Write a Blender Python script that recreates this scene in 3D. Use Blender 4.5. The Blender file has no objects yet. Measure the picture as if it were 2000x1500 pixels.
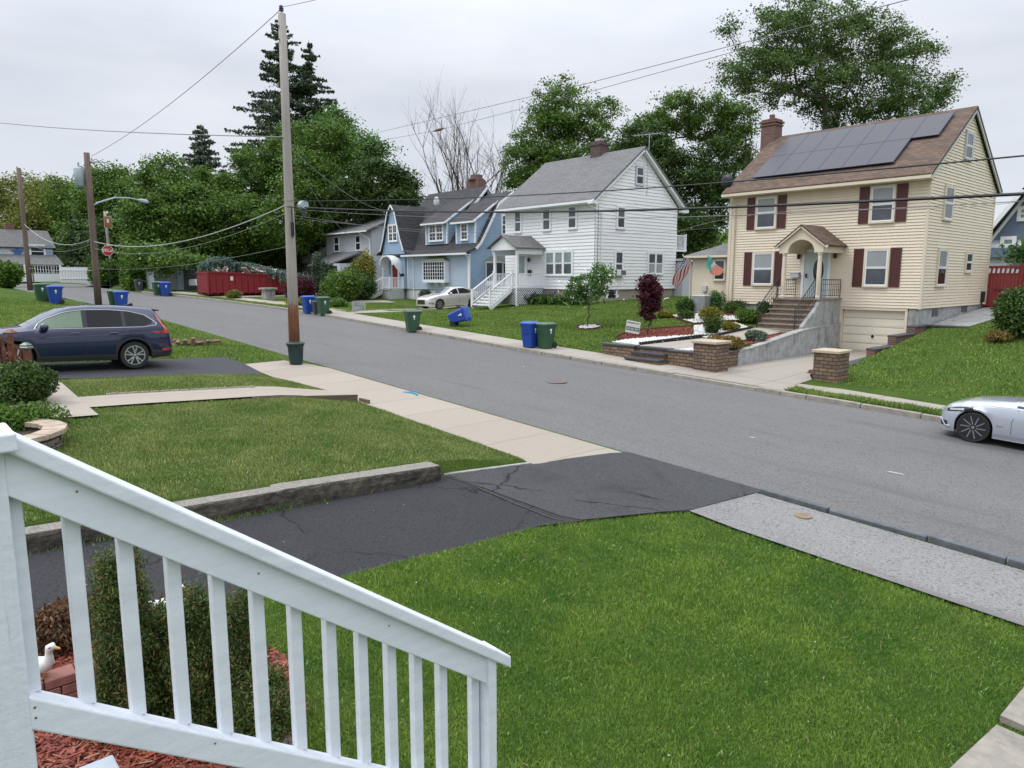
import bpy, bmesh, math, random
import numpy as np
from bisect import bisect_right
from mathutils import Vector, Matrix, noise as mnoise
R = math.radians
S = bpy.context.scene
C = S.collection
rnd = random.Random(7)

# ------------------------------------------------------------------ camera
CAMZ = 3.86
cam_d = bpy.data.cameras.new('camera'); cam = bpy.data.objects.new('camera', cam_d); C.objects.link(cam)
cam.location = (0, 0, CAMZ); cam.rotation_euler = (R(90 - 8.47), 0, R(48.4))
cam_d.sensor_width = 36; cam_d.lens = 1395 / 2000 * 36; cam_d.clip_start = .05; cam_d.clip_end = 3000
S.camera = cam

# ------------------------------------------------------------------ sky, sun, exposure
W = bpy.data.worlds.new("World"); S.world = W; W.use_nodes = True
nt = W.node_tree; nt.nodes.clear()
def wn(t, **k):
    n = nt.nodes.new(t)
    for a, b in k.items(): setattr(n, a, b)
    return n
SUN_EL, SUN_AZ = 58, 215
out = wn('ShaderNodeOutputWorld'); bg = wn('ShaderNodeBackground'); bg.inputs[1].default_value = .1
sky = wn('ShaderNodeTexSky', sky_type='NISHITA', sun_disc=False, sun_elevation=R(SUN_EL), sun_rotation=R(SUN_AZ))
tc = wn('ShaderNodeTexCoord'); mp = wn('ShaderNodeMapping'); mp.inputs['Scale'].default_value = (1.6, 1.6, 6.5)
nz = wn('ShaderNodeTexNoise'); nz.inputs['Scale'].default_value = 1.5; nz.inputs['Detail'].default_value = 6; nz.inputs['Roughness'].default_value = .55
cr = wn('ShaderNodeValToRGB'); e = cr.color_ramp.elements
e[0].position = .3; e[0].color = (5.5, 5.85, 6.5, 1); e[1].position = .72; e[1].color = (7.0, 7.25, 7.75, 1)
sep = wn('ShaderNodeSeparateXYZ'); mr = wn('ShaderNodeMapRange')
mr.inputs[1].default_value = .25; mr.inputs[2].default_value = .95; mr.inputs[3].default_value = 1.08; mr.inputs[4].default_value = 3.3
vm = wn('ShaderNodeVectorMath', operation='SCALE'); mx = wn('ShaderNodeMix', data_type='RGBA'); mx.inputs[0].default_value = .93
L = nt.links.new
L(tc.outputs['Generated'], mp.inputs['Vector']); L(mp.outputs[0], nz.inputs['Vector']); L(nz.outputs['Fac'], cr.inputs[0])
L(tc.outputs['Generated'], sep.inputs[0]); L(sep.outputs['Z'], mr.inputs[0]); L(cr.outputs[0], vm.inputs[0]); L(mr.outputs[0], vm.inputs['Scale'])
L(sky.outputs[0], mx.inputs[6]); L(vm.outputs[0], mx.inputs[7]); L(mx.outputs[2], bg.inputs[0]); L(bg.outputs[0], out.inputs[0])
sd = bpy.data.lights.new('sun', 'SUN'); sd.energy = 1.1; sd.angle = R(18); sd.color = (1, .97, .92)
so = bpy.data.objects.new('sun', sd); C.objects.link(so)
# direction the sun stands in (clockwise from +Y, as the sky texture has it)
sv = Vector((math.sin(R(SUN_AZ)) * math.cos(R(SUN_EL)), math.cos(R(SUN_AZ)) * math.cos(R(SUN_EL)), math.sin(R(SUN_EL))))
so.rotation_euler = sv.to_track_quat('Z', 'Y').to_euler(); so.location = sv * 60
S.view_settings.view_transform = 'Standard'; S.view_settings.look = 'None'; S.view_settings.gamma = 1; S.view_settings.exposure = .2
S.cycles.max_bounces = 6; S.cycles.diffuse_bounces = 3; S.cycles.glossy_bounces = 2; S.cycles.transmission_bounces = 3
S.cycles.transparent_max_bounces = 6; S.cycles.caustics_reflective = False; S.cycles.caustics_refractive = False

# ------------------------------------------------------------------ measuring: a pixel of the 2000 x 1500 photograph into the place
F_, P_, TH_ = 1395., R(8.47), R(-41.6)
def ray(px, py):
    xc = (px - 1000) / F_; yc = -(py - 750) / F_
    y = math.cos(P_) + math.sin(P_) * yc; z = -math.sin(P_) + math.cos(P_) * yc
    s = xc * math.sin(TH_) + y * math.cos(TH_); t = xc * math.cos(TH_) - y * math.sin(TH_)
    return -s, t, z
def atY(px, py, Y): a, b, c = ray(px, py); k = Y / b; return Vector((a * k, Y, CAMZ + c * k))
def atX(px, py, X): a, b, c = ray(px, py); k = X / a; return Vector((X, b * k, CAMZ + c * k))
def atD(px, py, k): a, b, c = ray(px, py); return Vector((a * k, b * k, CAMZ + c * k))

# ------------------------------------------------------------------ the lie of the land
def lt(x, xs, ys):
    if x <= xs[0]: return ys[0]
    if x >= xs[-1]: return ys[-1]
    i = bisect_right(xs, x) - 1; f = (x - xs[i]) / (xs[i + 1] - xs[i]); return ys[i] + (ys[i + 1] - ys[i]) * f
def zroad(X):
    if X >= -56: return -.0437 * X
    return 2.447 + min(.0437 * (-56 - X) - .0006 * (X + 56) ** 2, .8) if X > -90 else 2.447 + .8
def yn(X): return lt(X, [-90, -76, -67, -58, -50, -42], [6.5, 7.2, 8.6, 9.6, 10.3, 10.8])
def yf(X): return lt(X, [-90, -76, -68, -59, -53, -45, -39, -20, -6, 40], [14.2, 14.6, 15.2, 16.2, 17.6, 18.8, 19.3, 19.3, 19.8, 20.5])
FY = [21, 25, 28.5, 32, 36, 40, 60, 100]
FA = [(-90, [3.3, 3.3, 3.3, 3.4, 3.5, 3.6, 3.9, 4]), (-60, [2.72, 2.75, 2.8, 2.85, 2.9, 3, 3.4, 4]), (-52, [2.42, 2.42, 2.42, 2.45, 2.5, 2.6, 3.2, 4]),
      (-46, [2.13, 2.1, 2.05, 2.15, 2.3, 2.5, 3, 4]), (-40, [1.87, 1.80, 1.72, 1.9, 2.2, 2.4, 3, 4]), (-33, [1.56, 1.75, 1.95, 2.3, 2.5, 2.6, 3, 4]),
      (-28.7, [1.38, 1.7, 2.0, 2.4, 2.5, 2.6, 3, 4]), (-23, [1.13, 1.45, 1.9, 2.35, 2.5, 2.7, 3, 4]), (-18.5, [.93, 1.42, 1.8, 2.25, 2.4, 2.5, 2.9, 4]),
      (-18.2, [1.33, 1.5, 1.8, 2.25, 2.4, 2.5, 2.9, 4]), (-14.45, [1.25, 1.38, 1.6, 1.7, 1.7, 2.0, 2.9, 4])]
FB = [(-10.7, [.6, .85, 1.3, 1.75, 2.1, 2.4, 2.6, 4]), (-6, [.4, .95, 1.55, 2.05, 2.35, 2.55, 2.9, 4]), (0, [.15, .8, 1.5, 2.1, 2.4, 2.6, 3, 4]),
      (20, [-.7, 0, .7, 1.3, 1.7, 2, 2.5, 3]), (60, [-2.4, -1.5, -1, -.5, 0, 0, 0, 0])]
def tab2(X, Y, T):
    xs = [c[0] for c in T]
    if X <= xs[0]: return lt(Y, FY, T[0][1])
    if X >= xs[-1]: return lt(Y, FY, T[-1][1])
    i = bisect_right(xs, X) - 1; f = (X - xs[i]) / (xs[i + 1] - xs[i])
    return lt(Y, FY, T[i][1]) * (1 - f) + lt(Y, FY, T[i + 1][1]) * f
def hfar(X, Y):
    if X < -13.88 - max(0, (Y - 26) * .06): return tab2(X, Y, FA)
    if X > -10.85: return tab2(X, Y, FB)
    if Y > 32.55: return 1.45
    return lt(Y, [21, 23, 32], [.66, .72, .66])
def noff(X, Y):
    d = 9 - Y + (10.8 - yn(X)) * (1 if X < -40 else 0)
    if X >= -6.8: return lt(d, [0, .5, 9, 14], [.03, .07, .5, .6])
    if X >= -9.62: return lt(d, [0, 9, 14], [0.0, .40, .45])
    lawn = lt(d, [0, .3, 1.6, 2.2, 5, 8, 14], [.02, .06, .3, .36, .5, .62, .7]); drv = lt(d, [0, 9, 14], [.0, .34, .38])
    hill = lt(d, [-1, 0, 3, 6, 10, 14], [.02, .12, .45, .8, 1.25, 1.4])
    return lt(X, [-75, -60, -31, -27, -25.3, -21.7, -19.5], [.8, 1.0, 1, .6, 0, 0, 1]) * ((hill if X < -25.3 else lawn) - drv) + drv
def h(X, Y):
    a, b = yn(X), yf(X); z = zroad(X)
    if Y <= a - 1.8: return z + noff(X, Y)
    if Y < a: return z + (lt(a - Y, [0, .4, 1.8], [-.02, .03, noff(X, a - 1.8)]) if X < -22.5 else .03)
    if Y < b: return z
    if Y < b + .15: return z + .12 * (Y - b) / .15
    if Y < 21.06 and -18.25 < X < -13.85: return z + .12
    if Y < 21: return z + .12 + (hfar(X, 21) - z - .12) * max(0, (Y - b - 1.65) / (21 - b - 1.65)) if Y > b + 1.65 else z + .12
    return hfar(X, Y)
def hground(X, Y):                       # the bare ground lies a little lower where paving covers it
    z = h(X, Y)
    if X > -78 and yn(X) + .2 < Y < yf(X) + 1.45: z = min(z, zroad(X)) - .15
    if -13.87 < X < -10.5 and 19 < Y < 32.4: z -= .12
    return z

# ------------------------------------------------------------------ materials
MT = {}
def nodes(name):
    m = bpy.data.materials.new(name); m.use_nodes = True; t = m.node_tree
    b = t.nodes['Principled BSDF']; return m, t, b
def mixc(t, fac, a, b):
    n = t.nodes.new('ShaderNodeMix'); n.data_type = 'RGBA'
    if hasattr(fac, 'links'): t.links.new(fac, n.inputs[0])
    else: n.inputs[0].default_value = fac
    for v, i in ((a, 6), (b, 7)):
        if hasattr(v, 'links'): t.links.new(v, n.inputs[i])
        else: n.inputs[i].default_value = (*v[:3], 1)
    return n.outputs[2]
def tnoise(t, scale, detail=4, rough=.6, coord='Object', stretch=None, dist=0):
    c = t.nodes.new('ShaderNodeTexCoord'); n = t.nodes.new('ShaderNodeTexNoise')
    n.inputs['Scale'].default_value = scale; n.inputs['Detail'].default_value = detail; n.inputs['Roughness'].default_value = rough; n.inputs['Distortion'].default_value = dist
    if stretch:
        m = t.nodes.new('ShaderNodeMapping'); m.inputs['Scale'].default_value = stretch; t.links.new(c.outputs[coord], m.inputs[0]); t.links.new(m.outputs[0], n.inputs['Vector'])
    else: t.links.new(c.outputs[coord], n.inputs['Vector'])
    return n.outputs['Fac']
def ramp(t, fac, p0, p1, c0=(0, 0, 0), c1=(1, 1, 1)):
    n = t.nodes.new('ShaderNodeValToRGB'); e = n.color_ramp.elements
    e[0].position = p0; e[0].color = (*c0, 1); e[1].position = p1; e[1].color = (*c1, 1); t.links.new(fac, n.inputs[0]); return n.outputs[0]
def bumpn(t, b, hgt, dist=.01, strength=.6):
    n = t.nodes.new('ShaderNodeBump'); n.inputs['Distance'].default_value = dist; n.inputs['Strength'].default_value = strength
    t.links.new(hgt, n.inputs['Height']); t.links.new(n.outputs[0], b.inputs['Normal'])
def mul(c, f): return tuple(min(1, x * f) for x in c)
def M(name, col, rough=.6, var=.12, scale=3, bump=0, bscale=60, metal=0, stain=None, stretch=None, coat=0, spec=None):
    if name in MT: return MT[name]
    m, t, b = nodes(name)
    f = tnoise(t, scale, 5, .65, stretch=stretch); c = mixc(t, ramp(t, f, .3, .7), mul(col, 1 - var), mul(col, 1 + var))
    if stain:
        g = tnoise(t, stain[1], 6, .7, stretch=stain[3] if len(stain) > 3 else None); c = mixc(t, ramp(t, g, stain[2], stain[2] + .18), c, stain[0])
    t.links.new(c, b.inputs['Base Color']); b.inputs['Roughness'].default_value = rough; b.inputs['Metallic'].default_value = metal
    if coat: b.inputs['Coat Weight'].default_value = coat; b.inputs['Coat Roughness'].default_value = .04
    if spec is not None: b.inputs['Specular IOR Level'].default_value = spec
    if bump: bumpn(t, b, tnoise(t, bscale, 3, .6), bump)
    MT[name] = m; return m
def brickmat(name, ax, c1, c2, mortar, bw, rh, ms=.012, off=.5, zs=1, rough=.8, var=True, bump=.006, noise_amt=.3):
    """ax: which object axes feed (u, v), e.g. 'xz', 'yz', 'xy', 's' = x+y and z"""
    m, t, b = nodes(name)
    c = t.nodes.new('ShaderNodeTexCoord'); s = t.nodes.new('ShaderNodeSeparateXYZ'); k = t.nodes.new('ShaderNodeCombineXYZ'); t.links.new(c.outputs['Object'], s.inputs[0])
    if ax == 'd':
        a = t.nodes.new('ShaderNodeMath'); a.operation = 'ADD'; t.links.new(s.outputs[0], a.inputs[0]); t.links.new(s.outputs[1], a.inputs[1])
        for op, o_ in (('ADD', 0), ('SUBTRACT', 1)): b2_ = t.nodes.new('ShaderNodeMath'); b2_.operation = op; t.links.new(a.outputs[0], b2_.inputs[0]); t.links.new(s.outputs[2], b2_.inputs[1]); t.links.new(b2_.outputs[0], k.inputs[o_])
    elif ax == 's':
        a = t.nodes.new('ShaderNodeMath'); a.operation = 'ADD'; t.links.new(s.outputs[0], a.inputs[0]); t.links.new(s.outputs[1], a.inputs[1]); t.links.new(a.outputs[0], k.inputs[0]); t.links.new(s.outputs[2], k.inputs[1])
    else:
        t.links.new(s.outputs['xyz'.index(ax[0])], k.inputs[0]); t.links.new(s.outputs['xyz'.index(ax[1])], k.inputs[1])
    n = t.nodes.new('ShaderNodeTexBrick'); t.links.new(k.outputs[0], n.inputs['Vector']); n.offset = off
    n.inputs['Scale'].default_value = 1; n.inputs['Brick Width'].default_value = bw; n.inputs['Row Height'].default_value = rh; n.inputs['Mortar Size'].default_value = ms; n.inputs['Mortar Smooth'].default_value = .2
    n.inputs['Color1'].default_value = (*c1, 1); n.inputs['Color2'].default_value = (*c2, 1); n.inputs['Mortar'].default_value = (*mortar, 1)
    f = tnoise(t, 7, 6, .7); g = mixc(t, .5, n.outputs['Color'], n.outputs['Color'])
    mm = t.nodes.new('ShaderNodeMix'); mm.data_type = 'RGBA'; mm.blend_type = 'MULTIPLY'; mm.inputs[0].default_value = noise_amt * 2
    t.links.new(n.outputs['Color'], mm.inputs[6]); t.links.new(ramp(t, f, .25, .75, (.55, .55, .55), (1.0, 1.0, 1.0)), mm.inputs[7])
    t.links.new(mm.outputs[2], b.inputs['Base Color']); b.inputs['Roughness'].default_value = rough
    if bump:
        inv = t.nodes.new('ShaderNodeMath'); inv.operation = 'SUBTRACT'; inv.inputs[0].default_value = 1; t.links.new(n.outputs['Fac'], inv.inputs[1]); bumpn(t, b, inv.outputs[0], bump, 1)
    MT[name] = m; return m
def leafmat(name, c0, c1, hue=None, trans=.35, scale=.6):
    m, t, b = nodes(name); g = t.nodes.new('ShaderNodeNewGeometry')
    a = mixc(t, ramp(t, tnoise(t, scale, 3, .6), .35, .65), c0, c1)
    r = t.nodes.new('ShaderNodeMapRange'); r.inputs[3].default_value = .55; r.inputs[4].default_value = 1.45; t.links.new(g.outputs['Random Per Island'], r.inputs[0])
    v = t.nodes.new('ShaderNodeVectorMath'); v.operation = 'SCALE'; t.links.new(a, v.inputs[0]); t.links.new(r.outputs[0], v.inputs['Scale'])
    col = v.outputs[0]
    if hue:
        q = t.nodes.new('ShaderNodeMath'); q.operation = 'FRACT'; q2 = t.nodes.new('ShaderNodeMath'); q2.operation = 'MULTIPLY'; q2.inputs[1].default_value = 17.3
        t.links.new(g.outputs['Random Per Island'], q2.inputs[0]); t.links.new(q2.outputs[0], q.inputs[0]); col = mixc(t, ramp(t, q.outputs[0], hue[1], hue[1] + .06), col, hue[0])
    t.links.new(col, b.inputs['Base Color']); b.inputs['Roughness'].default_value = .55; b.inputs['Specular IOR Level'].default_value = .35
    tr = t.nodes.new('ShaderNodeBsdfTranslucent'); t.links.new(col, tr.inputs[0]); ms = t.nodes.new('ShaderNodeMixShader'); ms.inputs[0].default_value = trans
    t.links.new(b.outputs[0], ms.inputs[1]); t.links.new(tr.outputs[0], ms.inputs[2]); t.links.new(ms.outputs[0], t.nodes['Material Output'].inputs[0])
    MT[name] = m; return m

def lawnmat(name, a, b_, dry, patch=.45):
    m, t, b = nodes(name)
    c = mixc(t, ramp(t, tnoise(t, .9, 5, .65), .35, .65), a, b_)
    c = mixc(t, ramp(t, tnoise(t, .35, 6, .7, dist=.6), patch + .08, patch + .25), c, dry)
    c = mixc(t, ramp(t, tnoise(t, 30, 4, .8), .3, .75), mul(a, .55), c)
    t.links.new(c, b.inputs['Base Color']); b.inputs['Roughness'].default_value = .9; b.inputs['Specular IOR Level'].default_value = .1
    bumpn(t, b, tnoise(t, 38, 4, .8), .05, .9); MT[name] = m; return m
lawnmat('ground_grass', (.075, .135, .024), (.125, .20, .038), (.19, .20, .07))
def asphaltmat(name, c, grain, crack=0, light=None):
    m, t, b = nodes(name)
    k = mixc(t, ramp(t, tnoise(t, .35, 6, .7, stretch=(.35, 1.4, 1)), .35, .7), mul(c, .86), mul(c, 1.12))
    k = mixc(t, ramp(t, tnoise(t, 95, 2, .8), .45, .8), k, mul(c, 1 + grain))
    k = mixc(t, ramp(t, tnoise(t, 60, 2, .8), .2, .42), mul(c, .55), k)
    k = mixc(t, ramp(t, tnoise(t, 26, 3, .8), .38, .47), mul(c, .55), k); k = mixc(t, ramp(t, tnoise(t, 19, 4, .85), .57, .68), k, mul(c, 1.6)); k = mixc(t, ramp(t, tnoise(t, 1.1, 6, .7, stretch=(.12, 1.6, 1)), .56, .72), k, mul(c, .84))
    if light: k = mixc(t, ramp(t, tnoise(t, .8, 7, .75, dist=1), .55, .75), k, light)
    if crack:
        v = t.nodes.new('ShaderNodeTexVoronoi'); v.feature = 'DISTANCE_TO_EDGE'; v.inputs['Scale'].default_value = crack; tcn = t.nodes.new('ShaderNodeTexCoord')
        va = t.nodes.new('ShaderNodeVectorMath'); va.operation = 'MULTIPLY_ADD'; va.inputs[1].default_value = (.5, .5, .5)
        n2 = t.nodes.new('ShaderNodeTexNoise'); n2.inputs['Scale'].default_value = 2.4; n2.inputs['Detail'].default_value = 6; t.links.new(tcn.outputs['Object'], n2.inputs['Vector'])
        t.links.new(n2.outputs['Color'], va.inputs[0]); t.links.new(tcn.outputs['Object'], va.inputs[2]); t.links.new(va.outputs[0], v.inputs['Vector'])
        thin = ramp(t, v.outputs['Distance'], .003, .009); gate = ramp(t, tnoise(t, .45, 2, .5), .44, .5)
        mm = t.nodes.new('ShaderNodeMath'); mm.operation = 'MAXIMUM'; inv = t.nodes.new('ShaderNodeMath'); inv.operation = 'SUBTRACT'; inv.inputs[0].default_value = 1
        t.links.new(gate, inv.inputs[1]); t.links.new(thin, mm.inputs[0]); t.links.new(inv.outputs[0], mm.inputs[1]); k = mixc(t, mm.outputs[0], (.008, .008, .008), k)
    t.links.new(k, b.inputs['Base Color']); b.inputs['Roughness'].default_value = .85; b.inputs['Specular IOR Level'].default_value = .3
    bumpn(t, b, tnoise(t, 110, 2, .8), .006, .8); MT[name] = m; return m
asphaltmat('road_asphalt', (.132, .130, .128), 1.1, light=(.155, .151, .146))
asphaltmat('driveway_asphalt', (.028, .028, .0315), 1.3, crack=.42, light=(.042, .041, .043))
asphaltmat('path_asphalt', (.195, .19, .185), 1.4, light=(.17, .165, .158))
asphaltmat('neighbour_asphalt', (.05, .05, .056), .8)
brickmat('slab_near', 'xy', (.33, .285, .235), (.375, .325, .27), (.22, .19, .15), 1.55, 60, .012, 0, noise_amt=.1, bump=.004)
brickmat('slab_far', 'xy', (.32, .285, .24), (.37, .33, .28), (.16, .14, .11), 1.6, 60, .014, 0, noise_amt=.15, bump=.004)
M('concrete_plain', (.34, .30, .25), .85, .1, 2, .004, 40)
M('concrete_old', (.33, .325, .31), .9, .25, 3, .01, 25, stain=((.10, .095, .085), 1.6, .55, (3, 3, .7)))
M('concrete_fresh', (.46, .46, .44), .85, .12, 2)
M('path_slab', (.265, .24, .205), .9, .28, 5, .012, 30, stain=((.15, .135, .105), 3, .6)); M('white_foundation', (.62, .62, .62), .8, .08, 2); M('slate', (.10, .11, .12), .7, .3, 6, .01, 30)
M('kerb_stone', (.30, .27, .23), .85, .25, 4, .01, 30, stain=((.08, .09, .05), 3, .58))
M('white_paint', (.78, .79, .80), .5, .03, 3)
M('white_trim', (.80, .81, .83), .5, .04, 4)
M('rail_paint', (.69, .72, .775), .48, .08, 4, .003, 34, stretch=(4, .3, 4), stain=((.50, .51, .50), 16, .655, (3, .35, 3)))
M('dark', (.02, .02, .022), .7, .1)
M('glass_dark', (.022, .026, .033), .05, .35, 1.2, spec=.5)
M('glass_blind', (.30, .315, .33), .12, .08, 1.2, spec=.5)
M('glass_mid', (.075, .085, .10), .07, .35, 1.2, spec=.5)
M('glass_teal', (.20, .26, .25), .08, .15, 2, spec=.9)
M('black_iron', (.012, .012, .014), .45, .1)
M('rubber', (.018, .018, .019), .8, .2, 20)
M('bark', (.085, .068, .055), .9, .3, 4, .02, 14, stretch=(1, 1, .25))
M('bark_grey', (.13, .115, .105), .9, .3, 4, .02, 14, stretch=(1, 1, .25))
m_, t_n, b_n = nodes('wood_pole_old'); MT['wood_pole_old'] = m_
gz_ = t_n.nodes.new('ShaderNodeTexCoord'); sz_ = t_n.nodes.new('ShaderNodeSeparateXYZ'); t_n.links.new(gz_.outputs['Object'], sz_.inputs[0]); mz_ = t_n.nodes.new('ShaderNodeMapRange'); mz_.inputs[1].default_value = 1.2; mz_.inputs[2].default_value = 3.0; mz_.inputs[3].default_value = .42; mz_.inputs[4].default_value = -.25; t_n.links.new(sz_.outputs['Z'], mz_.inputs[0])
ad_ = t_n.nodes.new('ShaderNodeMath'); ad_.operation = 'ADD'; t_n.links.new(mz_.outputs[0], ad_.inputs[0]); t_n.links.new(tnoise(t_n, 3, 6, .7, stretch=(5, 5, .5)), ad_.inputs[1])
bc_ = mixc(t_n, ramp(t_n, tnoise(t_n, 4, 6, .7, stretch=(9, 9, .25)), .3, .7), (.27, .245, .22), (.40, .37, .34)); bc_ = mixc(t_n, ramp(t_n, ad_.outputs[0], .56, .66), bc_, mixc(t_n, ramp(t_n, tnoise(t_n, 5, 5, .7, stretch=(6, 6, .4)), .4, .6), (.30, .13, .055), (.17, .075, .04)))
t_n.links.new(bc_, b_n.inputs['Base Color']); b_n.inputs['Roughness'].default_value = .85; bumpn(t_n, b_n, tnoise(t_n, 30, 4, .7, stretch=(3, 3, .12)), .012, .8)
M('wood_pole_brown', (.15, .105, .085), .85, .25, 2, .006, 30, stretch=(6, 6, .35))
M('red_mulch', (.20, .05, .032), .95, .55, 22, .04, 40)
M('brown_mulch', (.09, .05, .035), .95, .5, 22, .04, 40)
M('seam_dirt', (.06, .055, .045), .95, .4, 9); M('white_stone', (.68, .67, .65), .8, .22, 16, .05, 28)

# ------------------------------------------------------------------ mesh helpers
WL = {}
def tag(o, label=None, cat=None, group=None, kind=None):
    if label: o['label'] = label
    if cat: o['category'] = cat
    if group: o['group'] = group
    if kind: o['kind'] = kind
    return o
def thing(name, label, cat, loc=(0, 0, 0), rz=0, group=None):
    o = bpy.data.objects.new(name, None); C.objects.link(o); o.empty_display_size = .2; o.location = loc; o.rotation_euler = (0, 0, rz); WL[o] = Vector(loc)
    return tag(o, label, cat, group)
class MB:
    def __init__(s): s.v = []; s.f = []
    def add(s, vs, fs): n = len(s.v); s.v += [tuple(a) for a in vs]; s.f += [tuple(i + n for i in f) for f in fs]; return s
    def box(s, x0, x1, y0, y1, z0, z1):
        x0, x1 = sorted((x0, x1)); y0, y1 = sorted((y0, y1)); z0, z1 = sorted((z0, z1))
        return s.add([(x0, y0, z0), (x1, y0, z0), (x1, y1, z0), (x0, y1, z0), (x0, y0, z1), (x1, y0, z1), (x1, y1, z1), (x0, y1, z1)],
                     [(0, 3, 2, 1), (4, 5, 6, 7), (0, 1, 5, 4), (1, 2, 6, 5), (2, 3, 7, 6), (3, 0, 4, 7)])
    def bar(s, a, b, w, d, up=(0, 0, 1)):                                   # box beam from a to b
        a, b = Vector(a), Vector(b); t = (b - a).normalized(); up = Vector(up)
        if abs(t.dot(up)) > .98: up = Vector((0, 1, 0))
        r = t.cross(up).normalized() * w / 2; u = r.cross(t).normalized() * d / 2
        vs = [p + i * r + j * u for p in (a, b) for i, j in ((-1, -1), (1, -1), (1, 1), (-1, 1))]
        return s.add(vs, [(0, 1, 2, 3), (7, 6, 5, 4), (0, 4, 5, 1), (1, 5, 6, 2), (2, 6, 7, 3), (3, 7, 4, 0)])
    def tube(s, pts, r, n=8, cap=True):
        pts = [Vector(p) for p in pts]; rs = r if isinstance(r, (list, tuple)) else [r] * len(pts); base = len(s.v); pr = None
        for i, p in enumerate(pts):
            t = (pts[min(i + 1, len(pts) - 1)] - pts[max(i - 1, 0)]).normalized()
            if pr is None: a = Vector((0, 0, 1)) if abs(t.z) < .9 else Vector((1, 0, 0)); pr = t.cross(a).normalized()
            pr = (pr - t * pr.dot(t)).normalized(); q = t.cross(pr)
            for k in range(n): an = 2 * math.pi * k / n; s.v.append(tuple(p + (pr * math.cos(an) + q * math.sin(an)) * rs[i]))
        for i in range(len(pts) - 1):
            for k in range(n): a = base + i * n + k; b = base + i * n + (k + 1) % n; s.f.append((a, b, b + n, a + n))
        if cap: s.f.append(tuple(base + k for k in range(n))[::-1]); s.f.append(tuple(base + (len(pts) - 1) * n + k for k in range(n)))
        return s
    def lathe(s, prof, c=(0, 0, 0), n=16, axis='z', cap=True):
        base = len(s.v); c = Vector(c)
        for r, z in prof:
            for k in range(n):
                a = 2 * math.pi * k / n; x, y = r * math.cos(a), r * math.sin(a)
                s.v.append(tuple(c + (Vector((x, y, z)) if axis == 'z' else Vector((x, z, y)) if axis == 'y' else Vector((z, x, y)))))
        for i in range(len(prof) - 1):
            for k in range(n): a = base + i * n + k; b = base + i * n + (k + 1) % n; s.f.append((a, b, b + n, a + n))
        if cap: s.f.append(tuple(base + k for k in range(n))[::-1]); s.f.append(tuple(base + (len(prof) - 1) * n + k for k in range(n)))
        return s
    def prism(s, poly, vec):                                                # 3-D polygon extruded by vec
        n = len(poly); vec = Vector(vec); p = [Vector(a) for a in poly]
        return s.add(p + [a + vec for a in p], [tuple(range(n))[::-1], tuple(range(n, 2 * n))] + [(i, (i + 1) % n, (i + 1) % n + n, i + n) for i in range(n)])
    def slab(s, poly, t):
        p = [Vector(a) for a in poly]; nrm = (p[1] - p[0]).cross(p[2] - p[0]).normalized()
        if nrm.z < 0: nrm = -nrm
        return s.prism(p, -nrm * t)
    def build(s, name, mat, parent=None, smooth=False, world=True):
        o = (WL.get(parent, Vector()) if (parent is not None and world) else Vector())
        me = bpy.data.meshes.new(name); me.from_pydata([(a[0] - o.x, a[1] - o.y, a[2] - o.z) for a in s.v], [], s.f)
        ob = bpy.data.objects.new(name, me); C.objects.link(ob)
        me.materials.append(MT[mat] if isinstance(mat, str) else mat)
        bm = bmesh.new(); bm.from_mesh(me); bmesh.ops.recalc_face_normals(bm, faces=bm.faces); bm.to_mesh(me); bm.free()
        if smooth: me.polygons.foreach_set('use_smooth', [True] * len(me.polygons)); me.update()
        if parent is not None: ob.parent = parent
        WL[ob] = Vector(o) if parent is not None else Vector()
        return ob
def rawmesh(name, v, f, mat, parent=None, tri=True, off=None):
    me = bpy.data.meshes.new(name); v = np.asarray(v, dtype=np.float32); f = np.asarray(f, dtype=np.int32)
    if off is not None: v = v - np.array(off, dtype=np.float32)
    k = f.shape[1]; me.vertices.add(len(v)); me.vertices.foreach_set('co', v.ravel()); me.loops.add(f.size); me.loops.foreach_set('vertex_index', f.ravel())
    me.polygons.add(len(f)); me.polygons.foreach_set('loop_start', np.arange(0, f.size, k, dtype=np.int32)); me.polygons.foreach_set('loop_total', np.full(len(f), k, dtype=np.int32))
    me.update(calc_edges=True); me.materials.append(MT[mat] if isinstance(mat, str) else mat)
    ob = bpy.data.objects.new(name, me); C.objects.link(ob)
    if parent is not None: ob.parent = parent
    WL[ob] = WL.get(parent, Vector()); return ob
def copy_tree(o, parent=None):
    c = o.copy(); C.objects.link(c); c.parent = parent
    for ch in list(o.children): copy_tree(ch, c)
    return c
def bev(o, w=.01, seg=2):
    m = o.modifiers.new('bevel', 'BEVEL'); m.width = w; m.segments = seg; m.limit_method = 'ANGLE'; return o
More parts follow.
